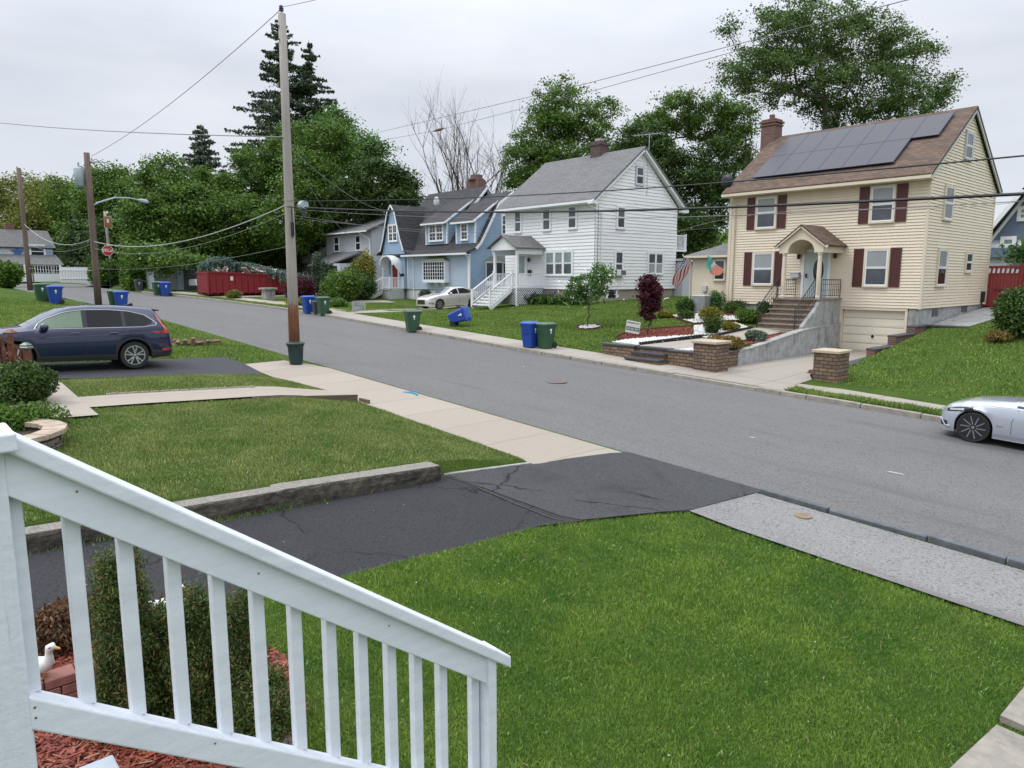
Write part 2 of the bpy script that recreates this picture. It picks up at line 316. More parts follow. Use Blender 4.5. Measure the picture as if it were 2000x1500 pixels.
# a wall face: F = (axis, c, out); pf gives the 3-D point at (u, z) and d metres out of the wall
def pf(F, u, z, d=0): return (u, F[1] + F[2] * d, z) if F[0] == 'Y' else (F[1] + F[2] * d, u, z)
def fbox(mb, F, u0, u1, z0, z1, d0, d1):
    a, b = pf(F, u0, z0, d0), pf(F, u1, z1, d1); return mb.box(a[0], b[0], a[1], b[1], a[2], b[2])
def clipspan(poly, z):                   # u-range of a convex (u, z) polygon at height z
    us = []
    for i in range(len(poly)):
        (u0, z0), (u1, z1) = poly[i], poly[(i + 1) % len(poly)]
        if z0 == z1:
            if abs(z - z0) < 1e-6: us += [u0, u1]
        elif min(z0, z1) - 1e-6 <= z <= max(z0, z1) + 1e-6: us.append(u0 + (u1 - u0) * (z - z0) / (z1 - z0))
    return (min(us), max(us)) if us else None
def siding(F, poly, course=.11, lap=.016, name='wall', mat=None, parent=None):
    mb = MB(); zs = sorted(set(round(p[1], 4) for p in poly)); z0, z1 = zs[0], zs[-1]; cuts = [z0]
    z = z0
    while z < z1 - 1e-4:
        nz_ = min(z + course, z1); a, b = clipspan(poly, z + 1e-4), clipspan(poly, nz_ - 1e-4)
        if a and b:
            vs = [pf(F, a[0], z, lap), pf(F, a[1], z, lap), pf(F, b[1], nz_, .001), pf(F, b[0], nz_, .001), pf(F, a[0], z, .001), pf(F, a[1], z, .001)]
            mb.add(vs, [(0, 1, 2, 3), (4, 5, 1, 0)])
        z = nz_
    me = mb.build(name, mat, parent); return me
def window(par, F, u0, u1, z0, z1, casing='white_trim', top='glass_mid', bot='glass_dark', cw=.09, cols=1, grid=None, single=False, sash='white_trim', name='window'):
    """casing, sashes and panes; cols windows side by side; grid=(nx, ny) muntins per sash"""
    F = (F[0], F[1] + F[2] * .03, F[2]); w = MB(); fbox(w, F, u0 - cw, u0, z0 - cw, z1 + cw, -.03, .06); fbox(w, F, u1, u1 + cw, z0 - cw, z1 + cw, -.03, .06)
    fbox(w, F, u0, u1, z1, z1 + cw, -.02, .062); fbox(w, F, u0 - .02, u1 + .02, z0 - cw, z0, -.02, .085)
    o = w.build(name, casing, par); s = MB(); n = cols; du = (u1 - u0) / n; zm = (z0 + z1) / 2; fr = .045
    for i in range(n):
        a, b = u0 + i * du, u0 + (i + 1) * du
        if i: fbox(s, F, a - .045, a + .045, z0, z1, .015, .055); a += .045
        if i < n - 1: b -= .045
        for (q0, q1, d) in ([(z0, z1, .03)] if single else [(z0, zm, .03), (zm, z1, .042)]):
            fbox(s, F, a, a + fr, q0, q1, .018, d + .012); fbox(s, F, b - fr, b, q0, q1, .018, d + .012)
            fbox(s, F, a + fr, b - fr, q0, q0 + fr, .018, d + .0115); fbox(s, F, a + fr, b - fr, q1 - fr, q1, .018, d + .0105)
            if grid:
                for g in range(1, grid[0]): x = a + fr + (b - a - 2 * fr) * g / grid[0]; fbox(s, F, x - .011, x + .011, q0 + fr, q1 - fr, .022, d + .006)
                for g in range(1, grid[1]): y = q0 + fr + (q1 - q0 - 2 * fr) * g / grid[1]; fbox(s, F, a + fr, b - fr, y - .011, y + .011, .022, d + .005)
    so_ = s.build('sash', sash, o)
    for i in range(n):
        a, b = u0 + i * du + (.045 if i else 0), u0 + (i + 1) * du - (.045 if i < n - 1 else 0)
        for (q0, q1, mm) in ([(z0, z1, bot)] if single else [(z0, zm, bot), (zm, z1, top)]):
            p = MB(); fbox(p, F, a + fr * .6, b - fr * .6, q0 + fr * .6, q1 - fr * .6, .005, .026 + (.006 if mm == top else 0)); p.build('pane', mm, o)
    return o
def sheet(name, poly, dz, mat, label=None, cat=None, kind='structure', cell=.5, hf=h, thick=0, parent=None):
    bm = bmesh.new(); vs = [bm.verts.new((x, y, 0)) for x, y in poly]; f = bm.faces.new(vs); bmesh.ops.triangulate(bm, faces=[f])
    xs = [p[0] for p in poly]; ys = [p[1] for p in poly]
    def cut(lo, hi, n):
        k = math.ceil(lo / cell) * cell
        while k < hi:
            bmesh.ops.bisect_plane(bm, geom=bm.verts[:] + bm.edges[:] + bm.faces[:], plane_co=Vector(n) * k, plane_no=Vector(n)); k += cell
    cut(min(xs), max(xs), (1, 0, 0)); cut(min(ys), max(ys), (0, 1, 0))
    for v in bm.verts: v.co.z = hf(v.co.x, v.co.y) + dz
    if thick:
        r = bmesh.ops.extrude_face_region(bm, geom=bm.faces[:]); 
        for v in [g for g in r['geom'] if isinstance(g, bmesh.types.BMVert)]: v.co.z -= thick
    bmesh.ops.recalc_face_normals(bm, faces=bm.faces)
    if not thick:
        for f in bm.faces:
            if f.normal.z < 0: f.normal_flip()
    o = WL.get(parent, Vector()) if parent is not None else Vector()
    if parent is not None: bmesh.ops.translate(bm, verts=bm.verts, vec=-o)
    me = bpy.data.meshes.new(name); bm.to_mesh(me); bm.free(); me.materials.append(MT[mat]); ob = bpy.data.objects.new(name, me); C.objects.link(ob)
    if parent is not None: ob.parent = parent; return ob
    return tag(ob, label, cat, None, kind)

# ================================================================== THE SETTING
def frange(a, b, s): return list(np.arange(a, b, s))
gx = sorted(set([round(float(v), 3) for v in [-700, -500, -350, -250, -180, -140, -115] + frange(-100, -50, 2) + frange(-50, 6, .5) + frange(6, 60, 3) + [80, 120, 200, 400]] +
                [-18.5, -18.2, -14.45, -13.89, -13.87, -10.86, -10.84, -10.7, -9.64, -9.60, -6.82, -6.8]))
gy = sorted(set([round(float(v), 3) for v in [-300, -120, -60, -30, -20, -14, -10] + frange(-7, 41.5, .5) + frange(42, 62, 2) + [21.05, 21.07, 70, 80, 100, 140, 200, 300, 450, 700]]))
gz = np.array([[hground(x, y) for x in gx] for y in gy])
GX, GY = np.meshgrid(gx, gy); nX, nY = len(gx), len(gy)
gv = np.stack([GX.ravel(), GY.ravel(), gz.ravel()], 1)
ii = (np.arange(nY - 1)[:, None] * nX + np.arange(nX - 1)[None, :]).ravel()
g = rawmesh('ground', gv, np.stack([ii, ii + 1, ii + 1 + nX, ii + nX], 1), 'ground_grass'); tag(g, 'mown green lawns sloping beside the street', None, None, 'structure')
gxa, gya = np.array(gx), np.array(gy)
def hfast(x, y):
    i = np.clip(np.searchsorted(gxa, x) - 1, 0, nX - 2); j = np.clip(np.searchsorted(gya, y) - 1, 0, nY - 2)
    fx = (x - gxa[i]) / (gxa[i + 1] - gxa[i]); fy = (y - gya[j]) / (gya[j + 1] - gya[j])
    return gz[j, i] * (1 - fx) * (1 - fy) + gz[j, i + 1] * fx * (1 - fy) + gz[j + 1, i] * (1 - fx) * fy + gz[j + 1, i + 1] * fx * fy

rx = frange(-92, 60.1, 2)
roadpoly = [(x, yn(x)) for x in rx] + [(x, yf(x) + .02) for x in rx[::-1]]
sheet('road', roadpoly, 0, 'road_asphalt', 'grey asphalt street running uphill to the left', hf=lambda x, y: zroad(x) - .0 * y, cell=1)
sheet('cross_street', [(-86, -40), (-74.5, -40), (-74.5, 7), (-73, 15), (-73, 46), (-86, 46)], .03, 'road_asphalt', 'grey asphalt cross street at the far end', hf=lambda x, y: h(x, y) if not (yn(x) < y < yf(x)) else zroad(x), cell=2)
CON = [(-23.3, 10.25), (-23.35, 8.95), (-20.2, 8.55), (-18, 8.98), (-9.35, 8.85), (-8.85, 10.88), (-21.3, 10.88), (-22.2, 10.6)]
sheet('sidewalk', CON, .022, 'slab_near', 'pale concrete sidewalk on the near side of the street')
DRV = [(-9.58, -4), (-9.58, 6.9), (-9.35, 8.85), (-8.85, 10.86), (-5.82, 10.86), (-6.05, 9.1), (-6.45, 7.8), (-6.85, 6.2), (-6.9, -4)]
sheet('driveway', DRV, .034, 'driveway_asphalt', 'dark cracked asphalt driveway in front of the porch')
APR = [(-9.5, 7.0), (-9.33, 8.8), (-8.82, 10.95), (-5.86, 10.95), (-6.06, 9.15), (-6.42, 7.9), (-6.62, 7.2)]
M('apron_asphalt', (.075, .077, .085), .85, .3, 1.4, .006, 90)
asphaltmat('apron_asphalt2', (.046, .046, .05), 2.0, crack=.3, light=(.030, .030, .033))
sheet('driveway_apron', APR, .042, 'apron_asphalt2', 'worn greyer strip of asphalt where the driveway meets the street')
sheet('driveway_seam', [(-9.5, 6.93), (-8.9, 6.985), (-7.8, 6.95), (-6.6, 6.99), (-6.6, 7.01), (-7.8, 6.985), (-8.9, 7.015), (-9.5, 6.97)], .046, 'seam_dirt', 'dirt filled seam across the driveway')
SWR = [(-5.86, 10.62), (-6.06, 9.0), (-5.2, 8.9), (40, 8.9), (40, 10.62)]
sheet('asphalt_path', SWR, .045, 'path_asphalt', 'light grey gravelly asphalt sidewalk along the right kerb')
SUVD = [(-25.0, -4), (-25.2, 8.95), (-23.3, 8.98), (-21.0, 8.7), (-21.6, 6.5), (-22.2, 3), (-22.3, -4)]
sheet('neighbour_driveway', SUVD, .02, 'neighbour_asphalt', 'dark asphalt driveway under the blue car')
WLK = [(-17.35, 3.0), (-17.6, 8.97), (-16.2, 8.97), (-16.15, 3.0)]
sheet('garden_walk', WLK, .05, 'slab_near', 'narrow concrete walk between the two near lawns')
sheet('garden_walk_house', [(-22.2, 3.15), (-15.3, 3.0), (-15.3, 2.1), (-16, 1.5), (-22.2, 1.6)], .056, 'concrete_plain', 'concrete walk beside the neighbour bushes')
SLB = [[(-1.38, 6.6), (-.1, 6.6), (-.1, 7.75), (-1.38, 7.75)], [(-1.42, 5.35), (-.1, 5.35), (-.1, 6.42), (-1.36, 6.42)], [(-1.4, 7.9), (-.1, 7.9), (-.1, 8.85), (-1.4, 8.85)]]
for k, p in enumerate(SLB): sheet('path_slab', p, .07, 'path_slab', ['second concrete slab of the front path', 'concrete slab of the front path nearest the porch', 'concrete slab of the front path touching the sidewalk'][k], thick=.06)
MUL = [(-6.75, -2), (-6.7, .6), (-6.5, 1.5), (-5.6, 2.35), (-4.75, 2.15), (-4.3, 1.5), (-3.6, -2)]
sheet('mulch_bed', MUL, .03, 'red_mulch', 'red wood mulch bed under the porch railing')
# far side
rf = frange(-60, 40, 2)
FSW = [(x, yf(x) + (1.0 if x < -38.5 else .72 if x > -10 else .16)) for x in rf] + [(x, yf(x) + (2.3 if x < -38.5 else 2.1 if x > -10 else 1.62)) for x in rf[::-1]]
def hsw(x, y): return zroad(x) + .12 + max(0, y - yf(x) - .2) * .012
sheet('far_sidewalk', FSW, .012, 'slab_far', 'pale concrete sidewalk across the street', hf=hsw, thick=.16)
sheet('far_verge', [(x, yf(x) + .14) for x in rf if x < -37] + [(x, yf(x) + 1.02) for x in rf[::-1] if x < -37], .01, 'ground_grass', 'strip of grass between far kerb and sidewalk', hf=hsw)
VRG = [(x, yf(x) + .14) for x in [-10.2, -8, -5, 0, 10, 30]] + [(x, yf(x) + .74) for x in [30, 10, 0, -5, -8, -10.2]]
sheet('far_verge', VRG, .02, 'ground_grass', 'strip of grass between kerb and sidewalk by the silver car', hf=hsw)
kb = MB(); kx = [v for v in frange(-62, 40, 1.5)]
for a, b in zip(kx[:-1], kx[1:]):
    if -14.6 < (a + b) / 2 < -10.3: continue
    hh = .13 + .006 * math.sin(a * 3.1)
    kb.bar((a + .01, yf(a) + .08, zroad(a) + hh / 2 - .05), (b - .01, yf(b) + .08, zroad(b) + hh / 2 - .05), .15, hh + .1)
bev(tag(kb.build('far_kerb', 'kerb_stone'), 'worn stone kerb on the far side of the street', None, None, 'structure'), .015, 1)
kb = MB(); kb.bar((-14.6, yf(-14) + .075, zroad(-14.6) + .03), (-10.3, yf(-10.3) + .075, zroad(-10.3) + .03), .19, .13); tag(kb.build('dropped_kerb', 'kerb_stone'), 'dropped kerb at the cream house driveway', None, None, 'structure')
kb = MB(); xs_ = [-5.86, -4.7, -3.3, -2.35, -.6, 1, 3, 5, 8]
for a, b in zip(xs_[:-1], xs_[1:]):
    dz = .02 * math.sin(a * 7); kb.bar((a + .015, 10.74 + dz * .5, zroad(a) + .03 + dz), (b - .015, 10.74 - dz * .5, zroad(b) + .03 + dz * .4), .11, .22)
bev(tag(kb.build('near_kerb', 'slate'), 'raised dark slate kerb along the right side of the street', None, None, 'structure'), .012, 1)
sheet('cream_driveway', [(-13.86, 20.9), (-13.86, 26), (-14.15, 31.6), (-14.15, 32.1), (-10.87, 32.1), (-10.87, 22.7), (-10.46, 22.0), (-10.46, 20.9)], .012, 'slab_far', 'concrete driveway sloping to the garage door', hf=lambda x, y: lt(y, [20.9, 22.6], [hsw(x, 20.9) + .004, hfar(-12, y)]))
sheet('blue_driveway', [(-37.6, 20.6), (-40.4, 20.6), (-40.4, 31), (-39.6, 31), (-39.6, 24), (-38.4, 24), (-38.4, 31), (-37.5, 31)], .02, 'slab_far', 'concrete tracks under the beige car')
sheet('grey_driveway', [(-47.9, 19.9), (-45.3, 19.6), (-45.6, 29), (-47.4, 29)], .02, 'slab_far', 'concrete driveway left of the blue house steps')
sheet('dumpster_driveway', [(-58.5, 17.8), (-52.5, 18.6), (-52.5, 30), (-58.5, 30)], .02, 'slab_far', 'concrete pad under the red dumpster')
sheet('stone_path', [(-10.83, 32.9), (-9.3, 32.7), (-9.0, 36), (-9.0, 40.4), (-10.83, 40.4)], .02, 'concrete_old', 'stone strewn path along the side of the cream house')
GARD = [(-17.7, 21.4), (-14.6, 21.4), (-14.6, 28), (-16.2, 28.5), (-17.2, 30.5), (-21.2, 30.9), (-21.4, 29.6), (-18.8, 27.2), (-20.2, 24.2), (-19.6, 23.2)]
sheet('garden_walk_paved', [(-16.8, 21.2), (-15.0, 21.2), (-15.0, 23.5), (-14.75, 26), (-14.75, 28.4), (-16.1, 28.4), (-16.1, 25.5)], .045, 'slab_far', 'pale stone walk from the wall steps to the brick stairs')
def blob(cx, cy, rx_, ry_, n=22, seed=1, rot=0):
    q = random.Random(seed); o = []
    for i in range(n):
        a = 2 * math.pi * i / n; k = 1 + .09 * math.sin(3 * a + seed) + q.uniform(-.04, .04); x, y = rx_ * k * math.cos(a), ry_ * k * math.sin(a)
        o.append((cx + x * math.cos(rot) - y * math.sin(rot), cy + x * math.sin(rot) + y * math.cos(rot)))
    return o
def stones(name, poly, n, seed, mat='white_stone', r=(.03, .06), label='', base='white_stone', dz=.05):
    sheet(name + '_bed', poly, dz - .02, base, label + ', bed'); q = np.random.default_rng(seed)
    px = np.array([p[0] for p in poly]); py = np.array([p[1] for p in poly]); X = q.uniform(px.min(), px.max(), n * 3); Y = q.uniform(py.min(), py.max(), n * 3)
    k = inpoly(X, Y, poly); X, Y = X[k][:n], Y[k][:n]; Z = hfast(X, Y) + dz; m = len(X); rr = q.uniform(*r, m)
    base_ = np.array([(1, 0, 0), (-1, 0, 0), (0, 1, 0), (0, -1, 0), (0, 0, .7), (0, 0, -.7)]); F = np.array([(0, 2, 4), (2, 1, 4), (1, 3, 4), (3, 0, 4), (2, 0, 5), (1, 2, 5), (3, 1, 5), (0, 3, 5)])
    ang = q.uniform(0, 6.28, m); c, s_ = np.cos(ang), np.sin(ang); jit = q.uniform(.6, 1.3, (m, 6, 3))
    v = base_[None] * jit * rr[:, None, None]; vx = v[:, :, 0] * c[:, None] - v[:, :, 1] * s_[:, None]; vy = v[:, :, 0] * s_[:, None] + v[:, :, 1] * c[:, None]
    V = np.stack([vx + X[:, None], vy + Y[:, None], v[:, :, 2] + Z[:, None]], 2).reshape(-1, 3); FF = (F[None] + (np.arange(m) * 6)[:, None, None]).reshape(-1, 3)
    return tag(rawmesh(name, V, FF, mat), label, name.replace('_', ' '), None, 'stuff')
def inpoly(X, Y, poly):
    r = np.zeros(len(X), bool); n = len(poly)
    for i in range(n):
        x0, y0 = poly[i]; x1, y1 = poly[(i + 1) % n]
        if y0 == y1: continue
        r ^= ((y0 > Y) != (y1 > Y)) & (X < (x1 - x0) * (Y - y0) / (y1 - y0) + x0)
    return r

# ------------------------------------------------------------------ grass blades
leafmat('blade_near', (.082, .195, .026), (.205, .315, .046), ((.36, .36, .14), .93), .3, 1.3)
leafmat('blade_dry', (.115, .20, .035), (.24, .30, .08), ((.42, .38, .19), .84), .3, 1.1)
leafmat('blade_far', (.115, .205, .032), (.20, .29, .055), ((.34, .34, .12), .9), .3, .7)
def grass(name, poly, holes, n, hgt, wid, mat, label, seed, bias=0, lean=.55, zo=-.005):
    q = np.random.default_rng(seed); px = np.array([p[0] for p in poly]); py = np.array([p[1] for p in poly]); Xs, Ys = [], []; tot = 0
    while tot < n:
        X = q.uniform(px.min(), px.max(), n * 2); Y = q.uniform(py.min(), py.max(), n * 2); k = inpoly(X, Y, poly)
        for hp in holes: k &= ~inpoly(X, Y, hp)
        if bias: d = np.hypot(X, Y); k &= q.uniform(0, 1, len(X)) < np.clip((bias / d) ** 2, 0, 1)
        Xs.append(X[k]); Ys.append(Y[k]); tot += k.sum()
    X = np.concatenate(Xs)[:n]; Y = np.concatenate(Ys)[:n]; Z = hfast(X, Y) + zo; d = np.hypot(X, Y)
    sc = np.clip(d / (bias or 99), 1, 3) ** .6 if bias else np.ones(n)
    pn = np.sin(X * 1.7 + np.sin(Y * 1.3) * 2) * np.cos(Y * 1.9 + np.sin(X * 2.3)); H = q.uniform(.55, 1.25, n) * hgt * (1 + .28 * pn) * sc ** .4; Wd = q.uniform(.6, 1.3, n) * wid * sc
    a = q.uniform(0, 6.283, n); b = a + q.normal(0, .9, n) + 1.57; l = np.abs(q.normal(0, lean, n)) * H
    ca, sa = np.cos(a) * Wd / 2, np.sin(a) * Wd / 2; cb, sb = np.cos(b) * l, np.sin(b) * l
    v = np.empty((n, 5, 3)); v[:, 0] = np.stack([X - ca, Y - sa, Z], 1); v[:, 1] = np.stack([X + ca, Y + sa, Z], 1)
    v[:, 2] = np.stack([X + ca * .8 + cb * .4, Y + sa * .8 + sb * .4, Z + H * .55], 1); v[:, 3] = np.stack([X - ca * .8 + cb * .4, Y - sa * .8 + sb * .4, Z + H * .55], 1)
    v[:, 4] = np.stack([X + cb, Y + sb, Z + H * .95], 1); o = np.arange(n)[:, None] * 5
    F = np.concatenate([o + np.array([[0, 1, 2]]), o + np.array([[0, 2, 3]]), o + np.array([[3, 2, 4]])], 0)
    return tag(rawmesh(name, v.reshape(-1, 3), F, mat), label, 'grass', None, 'stuff')
LAWN = [(-6.86, -.5), (-6.84, 6.2), (-6.5, 7.75), (-6.1, 9.02), (-5.2, 8.93), (1.5, 8.93), (1.5, 1.5), (-2, .5)]
grass('lawn_grass', LAWN, SLB + [MUL], 480000, .044, .0050, 'blade_near', 'lush green lawn grass in front of the porch', 1, bias=6)
NL = [(-9.75, -1), (-9.7, 6.75), (-9.42, 6.8), (-9.3, 8.85), (-16.15, 9.0), (-16.1, 2.9), (-15.2, 2.0), (-13, .5), (-12.4, -1)]
grass('neighbour_lawn_grass', NL, [], 130000, .05, .011, 'blade_dry', 'mown patchy lawn grass behind the low concrete wall', 2)
NL2 = [(-17.4, 3.2), (-17.7, 9.02), (-20.0, 8.6), (-21.0, 8.5), (-21.6, 6.5), (-22.1, 3.2)]
grass('strip_lawn_grass', NL2, [], 40000, .05, .014, 'blade_dry', 'mown grass strip between walk and dark driveway', 3)
NL3 = [(-25.1, 0), (-25.25, 8.9), (-23.4, 9.1), (-23.4, 10.2), (-25, 10.75), (-42, 10.7), (-50, 10.2), (-50, 2), (-40, -2)]
grass('hill_lawn_grass', NL3, [], 90000, .07, .03, 'blade_far', 'bright green grass slope beyond the blue car', 4)
FL = [(-18.45, 21.1), (-37.4, 21.0), (-37.4, 30), (-28.5, 31.5), (-28.6, 40), (-22.4, 40), (-22.4, 31.5), (-19, 31), (-18.6, 26)]
grass('white_house_lawn_grass', FL, [], 90000, .07, .035, 'blade_far', 'green lawn grass in front of the white house', 5)
FL2 = [(-38.4, 20.9), (-45.2, 20.2), (-45.5, 28), (-41, 28), (-40.5, 26)]
grass('blue_house_lawn_grass', FL2, [], 25000, .07, .04, 'blade_far', 'green lawn grass in front of the blue house', 6)
FR = [(-9.6, 21.95), (-9.6, 22.9), (-10.5, 23), (-10.5, 32), (-9.2, 32.3), (-8.9, 41), (8, 41), (8, 22.35), (-5, 21.95)]
grass('bank_lawn_grass', FR, [], 90000, .07, .032, 'blade_far', 'green grass bank right of the cream house driveway', 7)
grass('verge_grass', [(-10.2, 19.8), (-5, 20.0), (5, 20.2), (5, 20.75), (-5, 20.6), (-10.2, 20.42)], [], 14000, .13, .025, 'blade_far', 'overgrown verge grass by the silver car', 8, zo=.26)
grass('far_verge_grass', [(-38.5, 19.5), (-45, 19.0), (-53, 17.8), (-53, 18.5), (-45, 19.75), (-38.5, 20.2)], [], 9000, .1, .035, 'blade_far', 'verge grass along the far kerb near the dumpster', 9, zo=.26)
grass('wall_weeds', [(-9.33, -1), (-9.25, -1), (-9.23, 1), (-9.31, 2.5), (-9.20, 3.1), (-9.22, 4.6), (-9.32, 4.8), (-9.32, 6.5), (-9.33, 6.5)], [], 800, .08, .012, 'blade_near', 'small weeds at the foot of the concrete wall', 10)
grass('kerb_weeds', [(-5.6, 10.5), (-1, 10.5), (-1, 10.72), (-5.6, 10.72)], [], 1500, .06, .012, 'blade_near', 'weeds along the inside of the slate kerb', 11)

# ================================================================== HOUSES
M('cream_siding', (.715, .62, .485), .5, .04, 1.5, stain=((.62, .57, .455), .8, .62, (1, 1, .5)))
M('cream_trim', (.675, .59, .465), .5, .05, 2)
M('white_siding', (.80, .80, .81), .5, .03, 1.2, stain=((.72, .725, .72), .7, .64, (1, 1, .4)))
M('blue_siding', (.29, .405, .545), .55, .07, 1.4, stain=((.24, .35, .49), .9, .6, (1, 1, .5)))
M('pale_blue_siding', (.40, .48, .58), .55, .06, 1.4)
M('grey_siding', (.50, .52, .56), .55, .05, 1.4)
M('maroon', (.085, .022, .02), .5, .12, 6)
M('red_paint', (.26, .03, .028), .5, .15, 5)
M('beige_foundation', (.33, .29, .235), .85, .12, 2, stain=((.22, .19, .15), 2, .58, (1, 1, .3)))
brickmat('shingle_brown', 'xz', (.185, .115, .075), (.095, .064, .046), (.05, .035, .028), .32, .105, .008, noise_amt=.35)
brickmat('shingle_brown_y', 'yz', (.185, .115, .075), (.095, .064, .046), (.05, .035, .028), .32, .105, .008, noise_amt=.35)
brickmat('shingle_grey', 'xz', (.155, .155, .16), (.20, .20, .20), (.09, .09, .09), .34, .10, .007, noise_amt=.3)
brickmat('shingle_grey_y', 'yz', (.14, .135, .135), (.19, .185, .18), (.08, .08, .08), .34, .10, .007, noise_amt=.3)
brickmat('shingle_dark', 'xz', (.062, .06, .066), (.034, .033, .038), (.015, .015, .016), .34, .12, .008, noise_amt=.35)
brickmat('shingle_dark_y', 'yz', (.062, .06, .066), (.034, .033, .038), (.015, .015, .016), .34, .12, .008, noise_amt=.35)
brickmat('brick_red', 's', (.24, .075, .05), (.13, .045, .035), (.22, .19, .17), .2, .07, .012, noise_amt=.35)
brickmat('brick_dark', 's', (.13, .06, .048), (.06, .035, .03), (.16, .14, .13), .2, .07, .012, noise_amt=.35)
brickmat('stone_block', 's', (.30, .19, .115), (.15, .105, .08), (.05, .04, .035), .27, .115, .012, noise_amt=.45, bump=.02)
brickmat('stair_brick', 's', (.22, .14, .10), (.13, .085, .065), (.16, .14, .12), .2, .066, .012, noise_amt=.4)
brickmat('lattice', 'd', (.03, .03, .03), (.02, .02, .02), (.75, .76, .77), .17, .17, .035, off=0, noise_amt=.1, bump=0)
M('stucco', (.33, .335, .33), .9, .3, 3.5, .012, 30, stain=((.14, .135, .125), 1.8, .52, (1, 1, .35)))
M('cap_dark', (.055, .058, .066), .6, .2, 8)
M('cap_tan', (.44, .37, .27), .8, .12, 6)
M('stone_tread', (.24, .20, .155), .8, .25, 6)

def roof_pair(par, x0, x1, ye0, ze0, yr, zr_, ye1, ze1, mat, t=.12, name='roof'):
    m = MB(); m.slab([(x0, ye0, ze0), (x1, ye0, ze0), (x1, yr, zr_), (x0, yr, zr_)], t); m.slab([(x0, yr, zr_), (x1, yr, zr_), (x1, ye1, ze1), (x0, ye1, ze1)], t)
    return m.build(name, mat, par)
def railing(par, a, b, hgt=.85, name='railing', mat='white_trim', n=None, bal=.035, post=True, rail=.07, base=.08, midh=None):
    """posts, top and bottom rail and balusters from foot point a to foot point b"""
    a, b = Vector(a), Vector(b); m = MB(); L_ = (b - a).length; up = Vector((0, 0, 1))
    m.bar(a + up * hgt, b + up * hgt, rail, rail * .8); m.bar(a + up * base, b + up * base, rail * .6, rail * .7)
    n = n or max(2, int(L_ / .13))
    for i in range(1, n): p = a + (b - a) * i / n; m.bar(p + up * base, p + up * hgt, bal, bal)
    o = m.build(name, mat, par)
    if post:
        for p in (a, b): q = MB(); q.box(p.x - .05, p.x + .05, p.y - .05, p.y + .05, p.z - .15, p.z + hgt + .08); q.box(p.x - .065, p.x + .065, p.y - .065, p.y + .065, p.z + hgt + .08, p.z + hgt + .11); q.build('post', mat, o)
    return o
def downspout(par, pts, mat='cream_trim'): return MB().tube([Vector(p) for p in pts], .04, 6).build('downspout', mat, par)

# ---------------------------------------------------------------- cream house
H = thing('cream_house', 'cream clapboard house with maroon shutters and solar panels on its brown roof', 'house', (-15.3, 36, 2.3))
FX, FZ = ('Y', 32, -1), ('X', -10.87, 1)
core = MB(); core.box(-19.78, -10.9, 32.02, 40.38, 2.6, 8.05); core.prism([(-19.78, 32.02, 8.05), (-19.78, 40.38, 8.05), (-19.78, 36.2, 10.95)], (8.88, 0, 0)); 
wl = core.build('wall_core', 'cream_siding', H); wl.name = 'wall'
siding(FX, [(-19.8, 2.6), (-10.87, 2.6), (-10.87, 8.0), (-19.8, 8.0)], .125, .032, 'wall', 'cream_siding', H)
siding(FZ, [(32, 2.6), (40.4, 2.6), (40.4, 7.98), (36.2, 10.92), (32, 7.98)], .125, .032, 'wall', 'cream_siding', H)
for b6 in ((-10.93, -10.84, 31.97, 32.06), (-19.86, -19.72, 31.96, 32.05), (-10.93, -10.83, 40.33, 40.43)): MB().box(*b6, 2.57, 7.98).build('corner_board', 'cream_trim', H)
f = MB(); f.box(-19.75, -14.16, 32.05, 40.3, 1.2, 2.6); f.box(-11.33, -10.92, 32.05, 40.3, .3, 2.6); f.box(-14.16, -11.33, 32.9, 40.3, .3, 2.6); f.box(-14.3, -14.1, 32.04, 33, .3, 2.6); f.build('foundation', 'stucco', H)
roof_pair(H, -20.05, -10.68, 31.5, 7.93, 36.2, 11.15, 40.85, 7.93, 'shingle_brown', .1)
for (y0, z0, y1, z1) in ((31.5, 7.83, 36.2, 11.05), (36.2, 11.05, 40.85, 7.83)):
    for x6 in (-10.72, -20.02): MB().bar((x6, y0, z0 - .06), (x6, y1, z1 - .06), .05, .16).build('rake_board', 'grey_siding', H)
t = MB(); t.box(-20.0, -10.7, 31.42, 31.54, 7.74, 7.86); t.box(-20, -10.75, 31.5, 32.02, 7.72, 7.75); t.build('gutter', 'cream_trim', H)
downspout(H, [(-19.5, 31.48, 7.74), (-19.5, 31.6, 7.6), (-19.52, 31.9, 7.4), (-19.52, 31.92, 2.4), (-19.5, 31.7, 2.25)])
c = MB(); c.box(-20.6, -19.82, 35.85, 36.6, 2.3, 12.05); c.box(-20.65, -19.77, 35.8, 36.65, 11.72, 11.8); c.box(-20.68, -19.74, 35.77, 36.68, 11.86, 11.95); o = c.build('chimney', 'brick_red', H)
MB().lathe([(.14, 0), (.14, .25)], (-20.2, 36.2, 12.05), 10).build('flue', 'brick_red', o)
